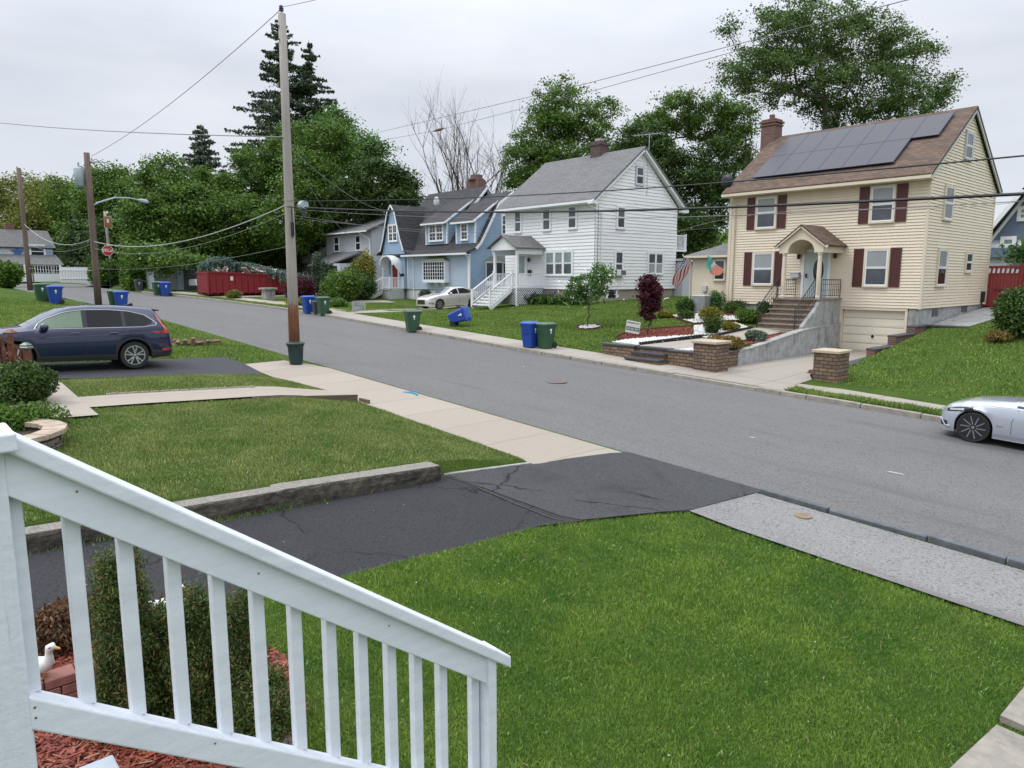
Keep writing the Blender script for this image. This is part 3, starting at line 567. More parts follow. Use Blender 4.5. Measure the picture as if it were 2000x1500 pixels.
# solar panels, each a part
M('solar_cell', (.035, .034, .042), .38, .06, 2, spec=.5); M('solar_frame', (.015, .025, .09), .4)
sl = Vector((0, 4.7, 3.22)).normalized(); sn = Vector((0, -3.22, 4.7)).normalized(); O = Vector((0, 31.5, 7.93))
def rp(x, s, d): return O + Vector((x, 0, 0)) + sl * s + sn * d
for r_, ncol in ((0, 6), (1, 7)):
    for k in range(ncol):
        x0 = -18.92 + k * 1.075; s0 = 1.05 + r_ * 2.045; p = MB()
        p.prism([rp(x0 + .003, s0 + .003, .09), rp(x0 + 1.072, s0 + .003, .09), rp(x0 + 1.072, s0 + 2.042, .09), rp(x0 + .003, s0 + 2.042, .09)], sn * .035)
        q = p.build('solar_panel', 'solar_frame', H); p = MB()
        p.prism([rp(x0 + .025, s0 + .015, .126), rp(x0 + 1.05, s0 + .015, .126), rp(x0 + 1.05, s0 + 2.03, .126), rp(x0 + .025, s0 + 2.03, .126)], sn * .004); p.build('cells', 'solar_cell', q)
# windows and shutters
def shutter(par, F, u0, u1, z0, z1, mat='maroon'):
    m = MB(); fbox(m, F, u0, u1, z0, z1, .018, .05); fbox(m, F, u0, u0 + .05, z0, z1, .05, .065); fbox(m, F, u1 - .05, u1, z0, z1, .05, .065)
    for zz in (z0, (z0 + z1) / 2 - .03, z1 - .07): fbox(m, F, u0 + .05, u1 - .05, zz, zz + .07, .05, .064)
    k = int((z1 - z0) / .07)
    for i in range(k): z = z0 + .08 + i * (z1 - z0 - .16) / k; fbox(m, F, u0 + .05, u1 - .05, z, z + .03, .05, .057)
    return m.build('shutter', mat, par)
for (u0, u1, z0, z1) in ((-18.36, -17.42, 6.2, 7.58), (-13.08, -12.2, 6.2, 7.6), (-18.4, -17.42, 3.55, 5.0), (-13.15, -12.26, 3.53, 5.02)):
    window(H, FX, u0, u1, z0, z1, 'cream_trim', 'glass_blind', 'glass_mid', .08)
    shutter(H, FX, u0 - .52, u0 - .11, z0 - .06, z1 + .07); shutter(H, FX, u1 + .11, u1 + .52, z0 - .06, z1 + .07)
window(H, FZ, 33.62, 34.55, 6.3, 7.6, 'cream_trim', 'glass_mid', 'glass_mid', .08); window(H, FZ, 33.45, 34.45, 3.55, 5.0, 'cream_trim', 'glass_blind', 'glass_dark', .08)
window(H, FZ, 36.95, 37.75, 4.15, 4.95, 'cream_trim', 'glass_mid', 'glass_dark', .08); window(H, FZ, 35.55, 36.4, 8.95, 10.0, 'grey_siding', 'glass_mid', 'glass_dark', .07)
for (u0, u1) in ((33.5, 34.25), (37.2, 38)): m = MB(); m.box(-10.93, -10.905, u0, u1, 2.22 if u0 < 35 else 2.3, 2.56); m.build('basement_window', 'glass_dark', H)
m = MB(); m.box(-17.4, -16.2, 32.02, 32.045, 2.3, 2.56); m.build('basement_window', 'glass_dark', H)
# garage door
m = MB()
for k in range(5):
    z0 = .66 + k * .365
    m.box(-14.03, -11.45, 32.2, 32.24, z0 + .008, z0 + .357)
    for j in range(2): m.box(-13.97 + j * 1.28, -12.77 + j * 1.28, 32.19, 32.2, z0 + .06, z0 + .3)
M('garage_paint', (.74, .68, .56), .5, .04, 2); gd = m.build('garage_door', 'garage_paint', H)
m = MB(); m.box(-12.8, -12.68, 32.15, 32.19, 1.32, 1.36); m.box(-12.76, -12.72, 32.15, 32.19, 1.28, 1.42); m.build('handle', 'black_iron', gd)
m = MB(); m.box(-14.16, -14.04, 32.0, 32.3, .62, 2.56); m.box(-11.44, -11.34, 32.0, 32.3, .62, 2.56); m.box(-14.16, -11.34, 31.99, 32.3, 2.48, 2.585); m.build('garage_door_frame', 'cream_trim', H)
# door
m = MB(); fbox(m, FX, -15.98, -15.86, 2.97, 5.12, .0, .07); fbox(m, FX, -14.78, -14.66, 2.97, 5.12, .0, .07); fbox(m, FX, -15.86, -14.78, 5.0, 5.12, .0, .071); fr_ = m.build('door_frame', 'white_trim', H)
M('door_blue', (.52, .60, .62), .35, .03, 2)
m = MB(); fbox(m, FX, -15.85, -14.79, 2.99, 4.99, .02, .045); dr = m.build('door', 'door_blue', H)
m = MB(); pts = [( -15.2 + .24 * math.cos(a), 4.18 + .52 * math.sin(a)) for a in np.linspace(0, 2 * math.pi, 28, endpoint=False)]
m.prism([pf(FX, u, z, .046) for u, z in pts], (0, -.008, 0)); m.build('oval_glass', 'glass_dark', dr)
m = MB(); m.box(-15.76, -15.72, 31.86, 31.95, 3.85, 4.05); m.build('handle', 'black_iron', dr)
# portico
for x in (-15.92, -14.33): m = MB(); m.lathe([(.12, 2.97), (.12, 3.05), (.09, 3.1), (.095, 4.0), (.08, 4.8), (.11, 4.86), (.11, 4.92)], (x, 30.2, 0), 14); m.build('column', 'cream_trim', H, smooth=False)
m = MB(); arch = [(-16.12, 4.92), (-15.72, 4.92)] + [(-15.13 - .59 * math.cos(a), 4.98 + .5 * math.sin(a)) for a in np.linspace(0, math.pi, 15)] + [(-14.54, 4.92), (-14.14, 4.92), (-14.14, 5.26), (-15.13, 6.0), (-16.12, 5.26)]
m.prism([(u, 30.08, z) for u, z in arch], (0, .16, 0)); m.box(-16.12, -15.8, 30.24, 31.98, 4.92, 5.26); m.box(-14.46, -14.14, 30.24, 31.98, 4.92, 5.26)
n_ = [(-15.13 - .67 * math.cos(a), 4.98 + .56 * math.sin(a)) for a in np.linspace(0, math.pi, 15)]
for a, b in zip(n_[:-1], n_[1:]): m.prism([(a[0], 30.24, a[1]), (b[0], 30.24, b[1]), (b[0], 30.24, b[1] + .02), (a[0], 30.24, a[1] + .02)], (0, 1.7, 0))
m.build('portico', 'cream_trim', H)
m = MB(); m.slab([(-16.3, 29.95, 5.22), (-16.3, 31.98, 5.22), (-15.13, 31.98, 6.12), (-15.13, 29.95, 6.12)], .06); m.slab([(-13.96, 29.95, 5.22), (-13.96, 31.98, 5.22), (-15.13, 31.98, 6.12), (-15.13, 29.95, 6.12)], .06); m.build('portico_roof', 'shingle_brown_y', H)
m = MB()
for sx in (-1, 1): m.bar((-15.13 + sx * 1.2, 29.98, 5.13), (-15.13, 29.98, 6.04), .05, .1)
m.build('portico_trim', 'cream_trim', H)
# stoop and stairs
st = MB(); st.box(-16.25, -14.28, 30.0, 31.98, 1.5, 2.9)
for k in range(6): z = 2.72 - k * .2; st.box(-16.1, -14.30, 30.0 - (k + 1) * .27, 30.0 - k * .27, 1.3, z - .05)
stn = st.build('front_steps', 'stair_brick', H)
tr = MB(); tr.box(-16.3, -14.08, 29.96, 32, 2.9, 2.97)
for k in range(6): z = 2.72 - k * .2; tr.box(-16.14, -14.29, 30.0 - (k + 1) * .27 - .03, 30.0 - k * .27, z - .05, z)
tr.box(-16.3, -13.9, 28.0, 28.4, 1.5, 1.66); tr.build('tread', 'stone_tread', stn)
sw = MB(); sw.prism([(-14.28, 28.6, 1.5), (-14.28, 31.98, 1.5), (-14.28, 31.98, 2.9), (-14.28, 30.05, 2.9), (-14.28, 29.75, 2.6), (-14.28, 29.3, 2.3), (-14.28, 28.6, 1.85)], (.16, 0, 0)); sw.build('cheek_wall', 'stucco', stn)
def iron_rail(par, a, b, top=.9, n=10):
    m = MB(); a, b = Vector(a), Vector(b); up = Vector((0, 0, 1)); m.tube([a + up * top, b + up * top], .022, 6); m.tube([a + up * .12, b + up * .12], .014, 6)
    for i in range(n + 1): p = a + (b - a) * i / n; m.tube([p + up * (0 if i in (0, n) else .12), p + up * top], .018 if i in (0, n) else .009, 5)
    for hh in (.35, .6): m.tube([a + up * hh, b + up * hh], .008, 5)
    return m.build('handrail', 'black_iron', par)
for x in (-16.05, -14.36): iron_rail(stn, (x, 28.35, 1.72), (x, 30.0, 2.97), .85, 10)
iron_rail(stn, (-16.2, 30.2, 2.97), (-16.2, 31.9, 2.97), .8, 10); iron_rail(stn, (-14.14, 30.1, 2.97), (-14.14, 31.9, 2.97), .8, 10)
# lamps and letter box
for x in (-16.12, -14.45):
    m = MB(); m.lathe([(.05, 0), (.07, .03), (.085, .18), (.06, .24), (.02, .3)], (x, 31.86, 4.7), 8); m.bar((x, 31.98, 4.95), (x, 31.86, 4.98), .03, .03); m.build('porch_lamp', 'black_iron', H)
m = MB(); m.box(-16.45, -16.05, 31.8, 31.97, 3.86, 4.06); m.bar((-16.45, 31.885, 4.06), (-16.05, 31.885, 4.06), .17, .07); m.build('letter_box', 'grey_siding', H)
# dish
m = MB(); m.lathe([(.02, 0), (.2, .02), (.34, .09), (.35, .1), (.2, .035), (.02, .02)], (-20.1, 31.9, 8.55), 16, 'y'); m.tube([(-20.1, 32, 8.55), (-20.05, 32.1, 8.2), (-20, 32.1, 8.05)], .02, 6); m.build('satellite_dish', 'black_iron', H)
m = MB(); m.box(-10.86, -10.7, 39.6, 39.75, 2.7, 3.2); m.tube([(-10.8, 39.7, 2.7), (-10.8, 39.7, 2.4)], .03, 6); m.build('gas_meter', 'black_iron', H)
# low wing
wg = MB(); wg.box(-22.28, -19.82, 32.63, 38, 2.0, 5.0); wg.build('wing_wall', 'beige_foundation', H)
siding(('Y', 32.6, -1), [(-22.3, 2.75), (-19.86, 2.75), (-19.86, 5.0), (-22.3, 5.0)], .112, .02, 'wing_wall', 'cream_siding', H)
siding(('X', -22.3, -1), [(32.6, 2.75), (38, 2.75), (38, 5.0), (32.6, 5.0)], .112, .02, 'wing_wall', 'cream_siding', H)
m = MB(); m.slab([(-22.6, 32.3, 5.02), (-19.86, 32.3, 5.02), (-19.86, 35.3, 5.85), (-21.4, 35.3, 5.85)], .1); m.slab([(-22.6, 32.3, 5.02), (-21.4, 35.3, 5.85), (-21.4, 37, 5.85), (-22.6, 38.3, 5.02)], .1); m.build('wing_roof', 'shingle_grey', H)
m = MB(); m.box(-22.65, -19.87, 32.2, 32.32, 4.88, 5.0); m.tube([(-22.45, 32.3, 4.9), (-22.4, 32.55, 4.7), (-22.4, 32.55, 2.7)], .04, 6); m.build('gutter', 'cream_trim', H)
window(H, ('Y', 32.6, -1), -20.95, -20.35, 3.75, 4.75, 'cream_trim', 'glass_mid', 'glass_dark', .07)
m = MB(); m.box(-21.6, -21.35, 32.45, 32.58, 3.15, 3.45); m.tube([(-21.48, 32.5, 3.15), (-21.48, 32.5, 2.4)], .02, 6); m.build('electric_box', 'grey_siding', H)

# ---------------------------------------------------------------- white house
H = thing('white_house', 'white clapboard house with grey roof, brick chimney and roof aerial', 'house', (-32.7, 36, 2.4))
FX, FZ = ('Y', 32, -1), ('X', -28.72, 1)
core = MB(); core.box(-36.68, -28.74, 32.02, 39.98, 3.15, 8.5); core.prism([(-36.68, 32.02, 8.45), (-36.68, 39.98, 8.45), (-36.68, 36.1, 11.5)], (7.94, 0, 0)); core.build('wall', 'white_siding', H)
siding(FX, [(-36.7, 3.15), (-28.72, 3.15), (-28.72, 8.45), (-36.7, 8.45)], .2, .034, 'wall', 'white_siding', H)
siding(FZ, [(32, 3.15), (40, 3.15), (40, 8.4), (36.1, 11.5), (32, 8.4)], .2, .034, 'wall', 'white_siding', H)
f = MB(); f.box(-36.6, -28.8, 32.08, 39.9, 1.6, 3.15); f.build('foundation', 'beige_foundation', H)
roof_pair(H, -37.15, -28.35, 31.5, 8.35, 36.1, 11.8, 40.7, 8.35, 'shingle_grey', .1)
t = MB()
for (y0, z0, y1, z1) in ((31.45, 8.2, 36.1, 11.68), (36.1, 11.68, 40.75, 8.2)): t.bar((-28.42, y0, z0 - .04), (-28.42, y1, z1 - .04), .06, .22); t.bar((-28.6, y0, z0 - .12), (-28.6, y1, z1 - .12), .3, .05)
t.box(-28.75, -28.4, 31.35, 31.9, 8.08, 8.22); t.box(-28.75, -28.4, 40.2, 40.85, 8.08, 8.22); t.build('rake_board', 'white_trim', H)
t = MB(); t.box(-37.1, -28.45, 31.38, 31.52, 8.16, 8.3); t.box(-37.1, -28.5, 31.5, 32.05, 8.12, 8.17); t.build('gutter', 'white_trim', H)
downspout(H, [(-28.9, 31.45, 8.16), (-28.6, 31.7, 7.9), (-28.62, 32.5, 7.6), (-28.62, 32.5, 3.2)], 'white_trim')
c = MB(); c.box(-32.6, -31.75, 35.75, 36.45, 10.9, 12.55); c.box(-32.65, -31.7, 35.7, 36.5, 12.3, 12.42); o = c.build('chimney', 'brick_dark', H)
m = MB(); m.box(-32.4, -31.95, 35.95, 36.3, 12.55, 12.75); m.build('flue', 'concrete_old', o)
for (a, b) in ((-35.7, -35.12), (-33.05, -32.42), (-30.83, -30.2)): window(H, FX, a, b, 6.82, 8.08, 'white_trim', 'glass_mid', 'glass_mid', .09)
window(H, FX, -32.75, -30.5, 4.05, 5.42, 'white_trim', 'glass_teal', 'glass_mid', .1, cols=3)
window(H, FZ, 33.95, 34.6, 6.85, 8.05, 'white_trim', 'glass_mid', 'glass_dark', .1); window(H, FZ, 33.85, 34.5, 4.0, 5.4, 'white_trim', 'glass_mid', 'glass_mid', .1)
window(H, FZ, 37.05, 38.5, 4.12, 5.38, 'white_trim', 'glass_dark', 'glass_blind', .1, cols=2); window(H, FZ, 35.65, 36.3, 9.55, 10.55, 'grey_siding', 'glass_mid', 'glass_dark', .09)
m = MB(); m.box(-28.8, -28.775, 33.35, 34.05, 2.65, 3.1); m.build('basement_window', 'glass_dark', H)
for y6 in (34.05, 33.15): MB().box(-28.8, -28.77, y6, y6 + .18, 2.6, 3.12).build('basement_frame', 'white_trim', H)
m = MB(); m.tube([(-28.66, 36.7, 8.9), (-28.6, 36.72, 12.6)], .018, 6)
for (z, hw) in ((12.6, 1.3),):
    m.tube([(-29.6, 36.4, z), (-27.8, 37.0, z)], .014, 5)
    for i in range(9): x = -29.6 + i * .22; y = 36.4 + i * .073; l_ = .65 - abs(i - 4) * .07; m.tube([(x - l_ * .33, y + l_, z), (x + l_ * .33, y - l_, z)], .009, 4)
m.build('aerial', 'grey_siding', H)
m = MB(); m.box(-28.62, -28.3, 33.9, 34.45, 4.0, 4.35); ac = m.build('window_air_conditioner', 'white_trim', H)
m = MB(); 
for k in range(7): m.box(-28.3, -28.285, 33.95, 34.4, 4.04 + k * .04, 4.06 + k * .04)
m.build('grille', 'dark', ac)
m = MB(); m.tube([(-28.68, 32.25, 8.1), (-28.68, 32.2, 3.4)], .012, 5); m.build('service_cable', 'dark', H)
# porch
m = MB(); m.box(-35.3, -33.0, 29.7, 31.98, 3.2, 3.3); pf_ = m.build('porch_deck', 'white_trim', H)
m = MB(); m.box(-33.06, -33.02, 29.75, 31.95, 2.2, 3.2); m.box(-35.2, -33.1, 29.76, 29.8, 2.2, 3.2); m.build('lattice_skirt', 'lattice', pf_)
for x in (-35.2, -33.1): m = MB(); m.box(x - .07, x + .07, 29.73, 29.87, 2.1, 5.5); m.build('porch_post', 'white_trim', H)
m = MB(); m.prism([(-35.35, 29.6, 5.55), (-33.0, 29.6, 5.55), (-33.0, 29.6, 5.75), (-34.17, 29.6, 6.35), (-35.35, 29.6, 5.75)], (0, .12, 0)); m.box(-33.12, -33.0, 29.7, 31.98, 5.3, 5.75); m.box(-35.35, -35.23, 29.7, 31.98, 5.3, 5.75); m.build('porch_gable', 'white_trim', H)
m = MB(); m.slab([(-35.6, 29.4, 5.7), (-35.6, 31.98, 5.7), (-34.17, 31.98, 6.5), (-34.17, 29.4, 6.5)], .06); m.slab([(-32.8, 29.4, 5.68), (-32.8, 31.98, 5.68), (-34.17, 31.98, 6.5), (-34.17, 29.4, 6.5)], .06); m.build('porch_roof', 'shingle_grey_y', H)
m = MB(); fbox(m, FX, -35.6, -35.5, 3.3, 5.45, 0, .06); fbox(m, FX, -34.65, -34.55, 3.3, 5.45, 0, .06); fbox(m, FX, -35.5, -34.65, 5.35, 5.45, 0, .061); m.build('door_frame', 'white_trim', H)
m = MB(); fbox(m, FX, -35.49, -34.66, 3.31, 5.34, .01, .04); d = m.build('door', 'white_trim', H); m = MB(); fbox(m, FX, -35.38, -34.77, 4.15, 5.25, .04, .046); m.build('door_glass', 'glass_teal', d)
m = MB(); m.lathe([(.05, 0), (.08, .04), (.09, .2), (.02, .3)], (-34.25, 31.85, 4.85), 8); m.build('porch_lamp', 'black_iron', H)
m = MB(); m.box(-34.35, -34.1, 31.84, 31.97, 3.95, 4.35); m.build('letter_box', 'black_iron', H)
stp = MB()
for k in range(6): z = 3.3 - (k + 1) * .18; stp.box(-35.15, -33.5, 29.7 - (k + 1) * .3, 29.7 - k * .3, z - .06, z); 0
for x in (-35.2, -33.48): stp.prism([(x, 29.7, 3.0), (x, 29.7, 3.25), (x, 27.9, 2.15), (x, 27.9, 1.95), (x, 28.1, 1.95)], (.05, 0, 0))
sto = stp.build('porch_steps', 'white_trim', H); stp = MB(); [stp.box(-35.1, -33.55, 29.7 - k * .3 - .02, 29.7 - k * .3, 3.3 - (k + 1) * .18, 3.3 - k * .18 - .065) for k in range(6)]; stp.build('riser', 'concrete_old', sto)
for x in (-35.2, -33.45): railing(sto, (x, 27.9, 2.2), (x, 29.7, 3.3), .85, n=11)
railing(sto, (-33.08, 29.8, 3.3), (-33.08, 31.9, 3.3), .8, post=False); railing(sto, (-35.2, 29.8, 3.3), (-35.2, 31.9, 3.3), .8, post=False)
# rear balcony seen past the corner
m = MB(); m.box(-29.9, -28.72, 40.0, 41.2, 5.6, 5.72); m.build('rear_balcony', 'white_trim', H); railing(H, (-28.8, 40.05, 5.72), (-28.8, 41.15, 5.72), .9, 'balcony_railing')
m = MB(); m.box(-31.5, -28.2, 40.1, 43, 2.4, 4.9); m.slab([(-31.6, 40, 5.1), (-27.9, 40, 5.1), (-27.9, 43.2, 4.85), (-31.6, 43.2, 4.85)], .15); m.build('rear_extension', 'grey_siding', H)

# ---------------------------------------------------------------- blue house
H = thing('blue_house', 'light blue house with dark gambrel roof, dormers and red front door', 'house', (-45, 35, 2.2))
Yf = 31.5; FX, FZ = ('Y', Yf, -1), ('X', -40.03, 1)
core = MB(); core.box(-51, -40.05, Yf + .03, 39.6, 3.0, 5.7); core.build('wall', 'blue_siding', H)
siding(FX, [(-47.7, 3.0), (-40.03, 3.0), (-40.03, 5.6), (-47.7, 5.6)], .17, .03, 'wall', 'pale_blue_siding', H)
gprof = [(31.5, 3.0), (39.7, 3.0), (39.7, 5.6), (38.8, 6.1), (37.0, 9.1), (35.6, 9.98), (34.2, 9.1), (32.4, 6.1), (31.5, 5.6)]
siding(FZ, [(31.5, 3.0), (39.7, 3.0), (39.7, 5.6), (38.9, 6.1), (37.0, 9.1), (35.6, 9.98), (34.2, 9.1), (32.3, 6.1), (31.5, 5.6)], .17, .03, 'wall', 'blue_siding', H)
f = MB(); f.box(-50.9, -40.1, Yf + .06, 39.5, 1.8, 3.0); f.build('foundation', 'white_foundation', H)
def gambrel(x0, x1, prof, t=.1): 
    m = MB(); a = prof
    for (y0, z0), (y1, z1) in zip(a[:-1], a[1:]): m.slab([(x0, y0, z0), (x1, y0, z0), (x1, y1, z1), (x0, y1, z1)], t)
    return m
gA = [(31.0, 5.62), (32.0, 5.98), (32.45, 6.4), (34.15, 9.2), (35.6, 10.75), (37.1, 9.2), (38.8, 6.4), (40.2, 5.62)]
gB = [(31.0, 5.6), (32.0, 5.96), (32.45, 6.35), (34.2, 9.22), (35.6, 10.12), (37.0, 9.22), (38.8, 6.35), (40.2, 5.6)]
m = gambrel(-50.6, -42.9, gA); m.build('roof', 'shingle_dark', H); m = gambrel(-42.9, -39.85, gB); m.build('roof', 'shingle_dark', H)
m = MB(); m.prism([(-42.93, 34.15, 9.15), (-42.93, 35.6, 10.65), (-42.93, 37.1, 9.15), (-42.93, 36, 9.0), (-42.93, 35, 9.0)], (-.1, 0, 0)); m.prism([(-42.93, 32.5, 6.3), (-42.93, 34.15, 9.1), (-42.93, 35.6, 10.6), (-42.93, 36, 6)], (-.12, 0, 0)); m.build('gable_end', 'blue_siding', H)
m = MB()
for (y0, z0), (y1, z1) in zip(gB[1:4] + [(35.6, 10.12)], gB[2:5]): m.bar((-39.83, y0, z0 - .1), (-39.83, y1, z1 - .1), .05, .17)
m.bar((-42.86, 34.15, 9.08), (-42.86, 35.6, 10.62), .05, .16); m.bar((-42.86, 35.6, 10.62), (-42.86, 37.1, 9.08), .05, .16); m.bar((-42.86, 33.3, 7.7), (-42.86, 34.15, 9.08), .05, .16); m.build('rake_board', 'white_trim', H)
m = MB(); m.box(-47.9, -39.7, 30.93, 31.03, 5.46, 5.58); m.box(-47.8, -39.8, 31.0, 31.52, 5.44, 5.48); m.build('gutter', 'white_trim', H)
for b6 in ((-40.13, -39.99, 31.46, 31.6, 3.0, 5.45), (-47.8, -47.66, 31.44, 31.52, 3.0, 5.6)): MB().box(*b6).build('corner_board', 'white_trim', H)
for x in (-46.9, -39.9): downspout(H, [(x, 31.0, 5.5), (x, 31.2, 5.35), (x, 31.44, 5.15), (x, 31.44, 2.4)], 'white_trim')
# front gable wing
m = MB(); wing = [(-51.05, 5.9), (-50.15, 8.3), (-49.95, 8.9), (-49.45, 9.45), (-48.95, 8.9), (-48.75, 8.3), (-47.85, 5.9)]
m.prism([(u, 31.32, z) for u, z in [(-51.05, 3.0)] + wing + [(-47.85, 3.0)]], (0, 3.5, 0)); m.build('wing_wall', 'blue_siding', H)
siding(('Y', 31.3, -1), [(-51.05, 3.0), (-47.8, 3.0), (-47.85, 5.9), (-48.75, 8.3), (-48.97, 8.9), (-49.45, 9.4), (-49.93, 8.9), (-50.15, 8.3), (-51.05, 5.9)], .17, .03, 'wing_wall', 'blue_siding', H)
m = MB(); rw = [(-47.1, 5.72), (-47.75, 6.0), (-48.2, 6.9), (-48.72, 8.35), (-48.93, 8.98), (-49.45, 9.55)]
for (x0, z0), (x1, z1) in zip(rw[:-1], rw[1:]):
    m.slab([(x0, 31.1, z0), (x0, 35.2, z0), (x1, 35.2, z1), (x1, 31.1, z1)], .08)
for (x0, z0), (x1, z1) in zip([(-98.9 - a, b) for a, b in rw[:-1]], [(-98.9 - a, b) for a, b in rw[1:]]):
    m.slab([(x0, 31.1, z0), (x0, 35.2, z0), (x1, 35.2, z1), (x1, 31.1, z1)], .08)
m.build('wing_roof', 'shingle_dark_y', H)
m = MB()
for s_ in (0, 1):
    q = [(a if s_ == 0 else -98.9 - a, b - .06) for a, b in rw[1:]]
    for (x0, z0), (x1, z1) in zip(q[:-1], q[1:]): m.bar((x0, 31.08, z0), (x1, 31.08, z1), .05, .09)
m.box(-51.1, -50.98, 31.24, 31.3, 3.0, 5.7); m.build('wing_trim', 'white_trim', H)
window(H, ('Y', 31.3, -1), -49.98, -48.85, 6.75, 7.95, 'white_trim', 'glass_dark', 'glass_dark', .1, cols=2, grid=(2, 2))
# dormers
def dormer(x0, x1, z0, z1, yfr, yback, ztop, wcols, wu):
    m = MB(); m.prism([(x0, yfr, z0), (x0, yfr, z1), (x0, yback, ztop), (x0, yback, z0)], (x1 - x0, 0, 0)); m.build('dormer_wall', 'blue_siding', H)
    siding(('X', x1, 1), [(yfr, z0), (yback, z0), (yback, ztop - .06), (yfr, z1 - .02)], .17, .018, 'dormer_wall', 'blue_siding', H)
    m = MB(); m.slab([(x0 - .2, yfr - .35, z1 - .08), (x1 + .2, yfr - .35, z1 - .08), (x1 + .2, yback, ztop + .06), (x0 - .2, yback, ztop + .06)], .09); m.build('dormer_roof', 'shingle_dark', H)
    m = MB(); m.box(x0 - .2, x1 + .2, yfr - .4, yfr - .34, z1 - .2, z1 - .08); m.bar((x1 + .18, yfr - .35, z1 - .15), (x1 + .18, yback, ztop - .02), .05, .13); m.box(x1 - .1, x1 + .02, yfr - .025, yfr + .08, z0, z1 - .05); m.box(x0 - .02, x0 + .1, yfr - .025, yfr + .08, z0, z1 - .05); m.build('dormer_trim', 'white_trim', H)
    window(H, ('Y', yfr, -1), wu[0], wu[1], z0 + .28, z1 - .22, 'white_trim', 'glass_dark', 'glass_dark', .09, cols=wcols, grid=(2, 2))
dormer(-46.3, -43.55, 6.35, 8.0, 32.25, 34.6, 9.7, 2, (-45.75, -44.05)); dormer(-42.6, -40.35, 6.3, 7.9, 32.35, 34.35, 9.35, 1, (-41.9, -41.2))
# bay window on the front, bay at the side
m = MB(); m.box(-45.15, -42.35, 31.05, 31.5, 3.5, 3.72); m.box(-45.15, -42.35, 31.05, 31.5, 4.98, 5.1)
for x in (-45.1, -42.4): m.box(x - .04, x + .04, 31.07, 31.5, 3.7, 5.0)
for x in (-44.6, -43.75, -42.9): m.prism([(x, 31.48, 3.05), (x, 31.48, 3.5), (x, 31.1, 3.5)], (.06, 0, 0))
by = m.build('bay_window', 'white_trim', H); m = MB(); m.box(-45.06, -42.44, 31.12, 31.16, 3.72, 4.98); m.build('pane', 'glass_dark', by)
m = MB()
for i in range(1, 9): x = -45.06 + i * 2.62 / 9; m.box(x - .015, x + .015, 31.09, 31.12, 3.72, 4.98)
for i in range(1, 5): z = 3.72 + i * 1.26 / 5; m.box(-45.06, -42.44, 31.092, 31.118, z - .014, z + .014)
m.build('muntin', 'white_trim', by)
M('copper_green', (.17, .19, .13), .6, .25, 4)
m = MB(); m.prism([(-45.25, 30.95, 5.1), (-42.25, 30.95, 5.1), (-42.9, 31.49, 5.42), (-44.6, 31.49, 5.42)], (0, .005, .02)); m.add([(-45.25, 30.95, 5.1), (-42.25, 30.95, 5.1), (-42.25, 31.49, 5.1), (-45.25, 31.49, 5.1), (-42.9, 31.49, 5.42), (-44.6, 31.49, 5.42)], [(0, 1, 4, 5), (1, 2, 4), (0, 5, 3), (2, 3, 5, 4), (0, 3, 2, 1)]); m.build('bay_roof', 'copper_green', H)
m = MB(); m.prism([(-40.0, 33.0, 3.3), (-39.45, 33.4, 3.3), (-39.45, 34.9, 3.3), (-40.0, 35.3, 3.3)], (0, 0, 1.75)); sb = m.build('side_bay', 'white_trim', H)
m = MB(); m.prism([(-39.42, 33.5, 3.65), (-39.42, 34.05, 3.65), (-39.42, 34.05, 4.9), (-39.42, 33.5, 4.9)], (.01, 0, 0)); m.prism([(-39.42, 34.2, 3.65), (-39.42, 34.8, 3.65), (-39.42, 34.8, 4.9), (-39.42, 34.2, 4.9)], (.01, 0, 0))
m.prism([(-39.93, 33.03, 3.65), (-39.52, 33.33, 3.65), (-39.52, 33.33, 4.9), (-39.93, 33.03, 4.9)], (.01, -.015, 0)); m.build('pane', 'glass_dark', sb)
m = MB(); m.add([(-40, 32.9, 5.05), (-39.35, 33.3, 5.05), (-39.35, 35, 5.05), (-40, 35.4, 5.05), (-40, 33.6, 5.4), (-40, 34.7, 5.4)], [(0, 1, 4), (1, 2, 5, 4), (2, 3, 5), (0, 4, 5, 3), (0, 3, 2, 1)]); m.build('side_bay_roof', 'copper_green', H)
window(H, FZ, 34.55, 35.35, 7.0, 8.3, 'white_trim', 'glass_dark', 'glass_dark', .1, grid=(3, 2))
c = MB(); c.box(-46.4, -44.9, 36.3, 37.1, 10.0, 11.5); c.lathe([(.62, 11.5), (.62, 11.62), (.5, 11.64), (.48, 11.9)], (-45.6, 36.7, 0), 12); c.build('chimney', 'brick_red', H)
m = MB(); m.lathe([(.02, 0), (.25, .02), (.38, .1), (.39, .11), (.25, .035), (.02, .02)], (-46.9, 33.6, 9.75), 16, 'y'); m.tube([(-46.9, 33.7, 9.7), (-46.8, 34.3, 9.3)], .02, 6); m.build('satellite_dish', 'grey_siding', H)
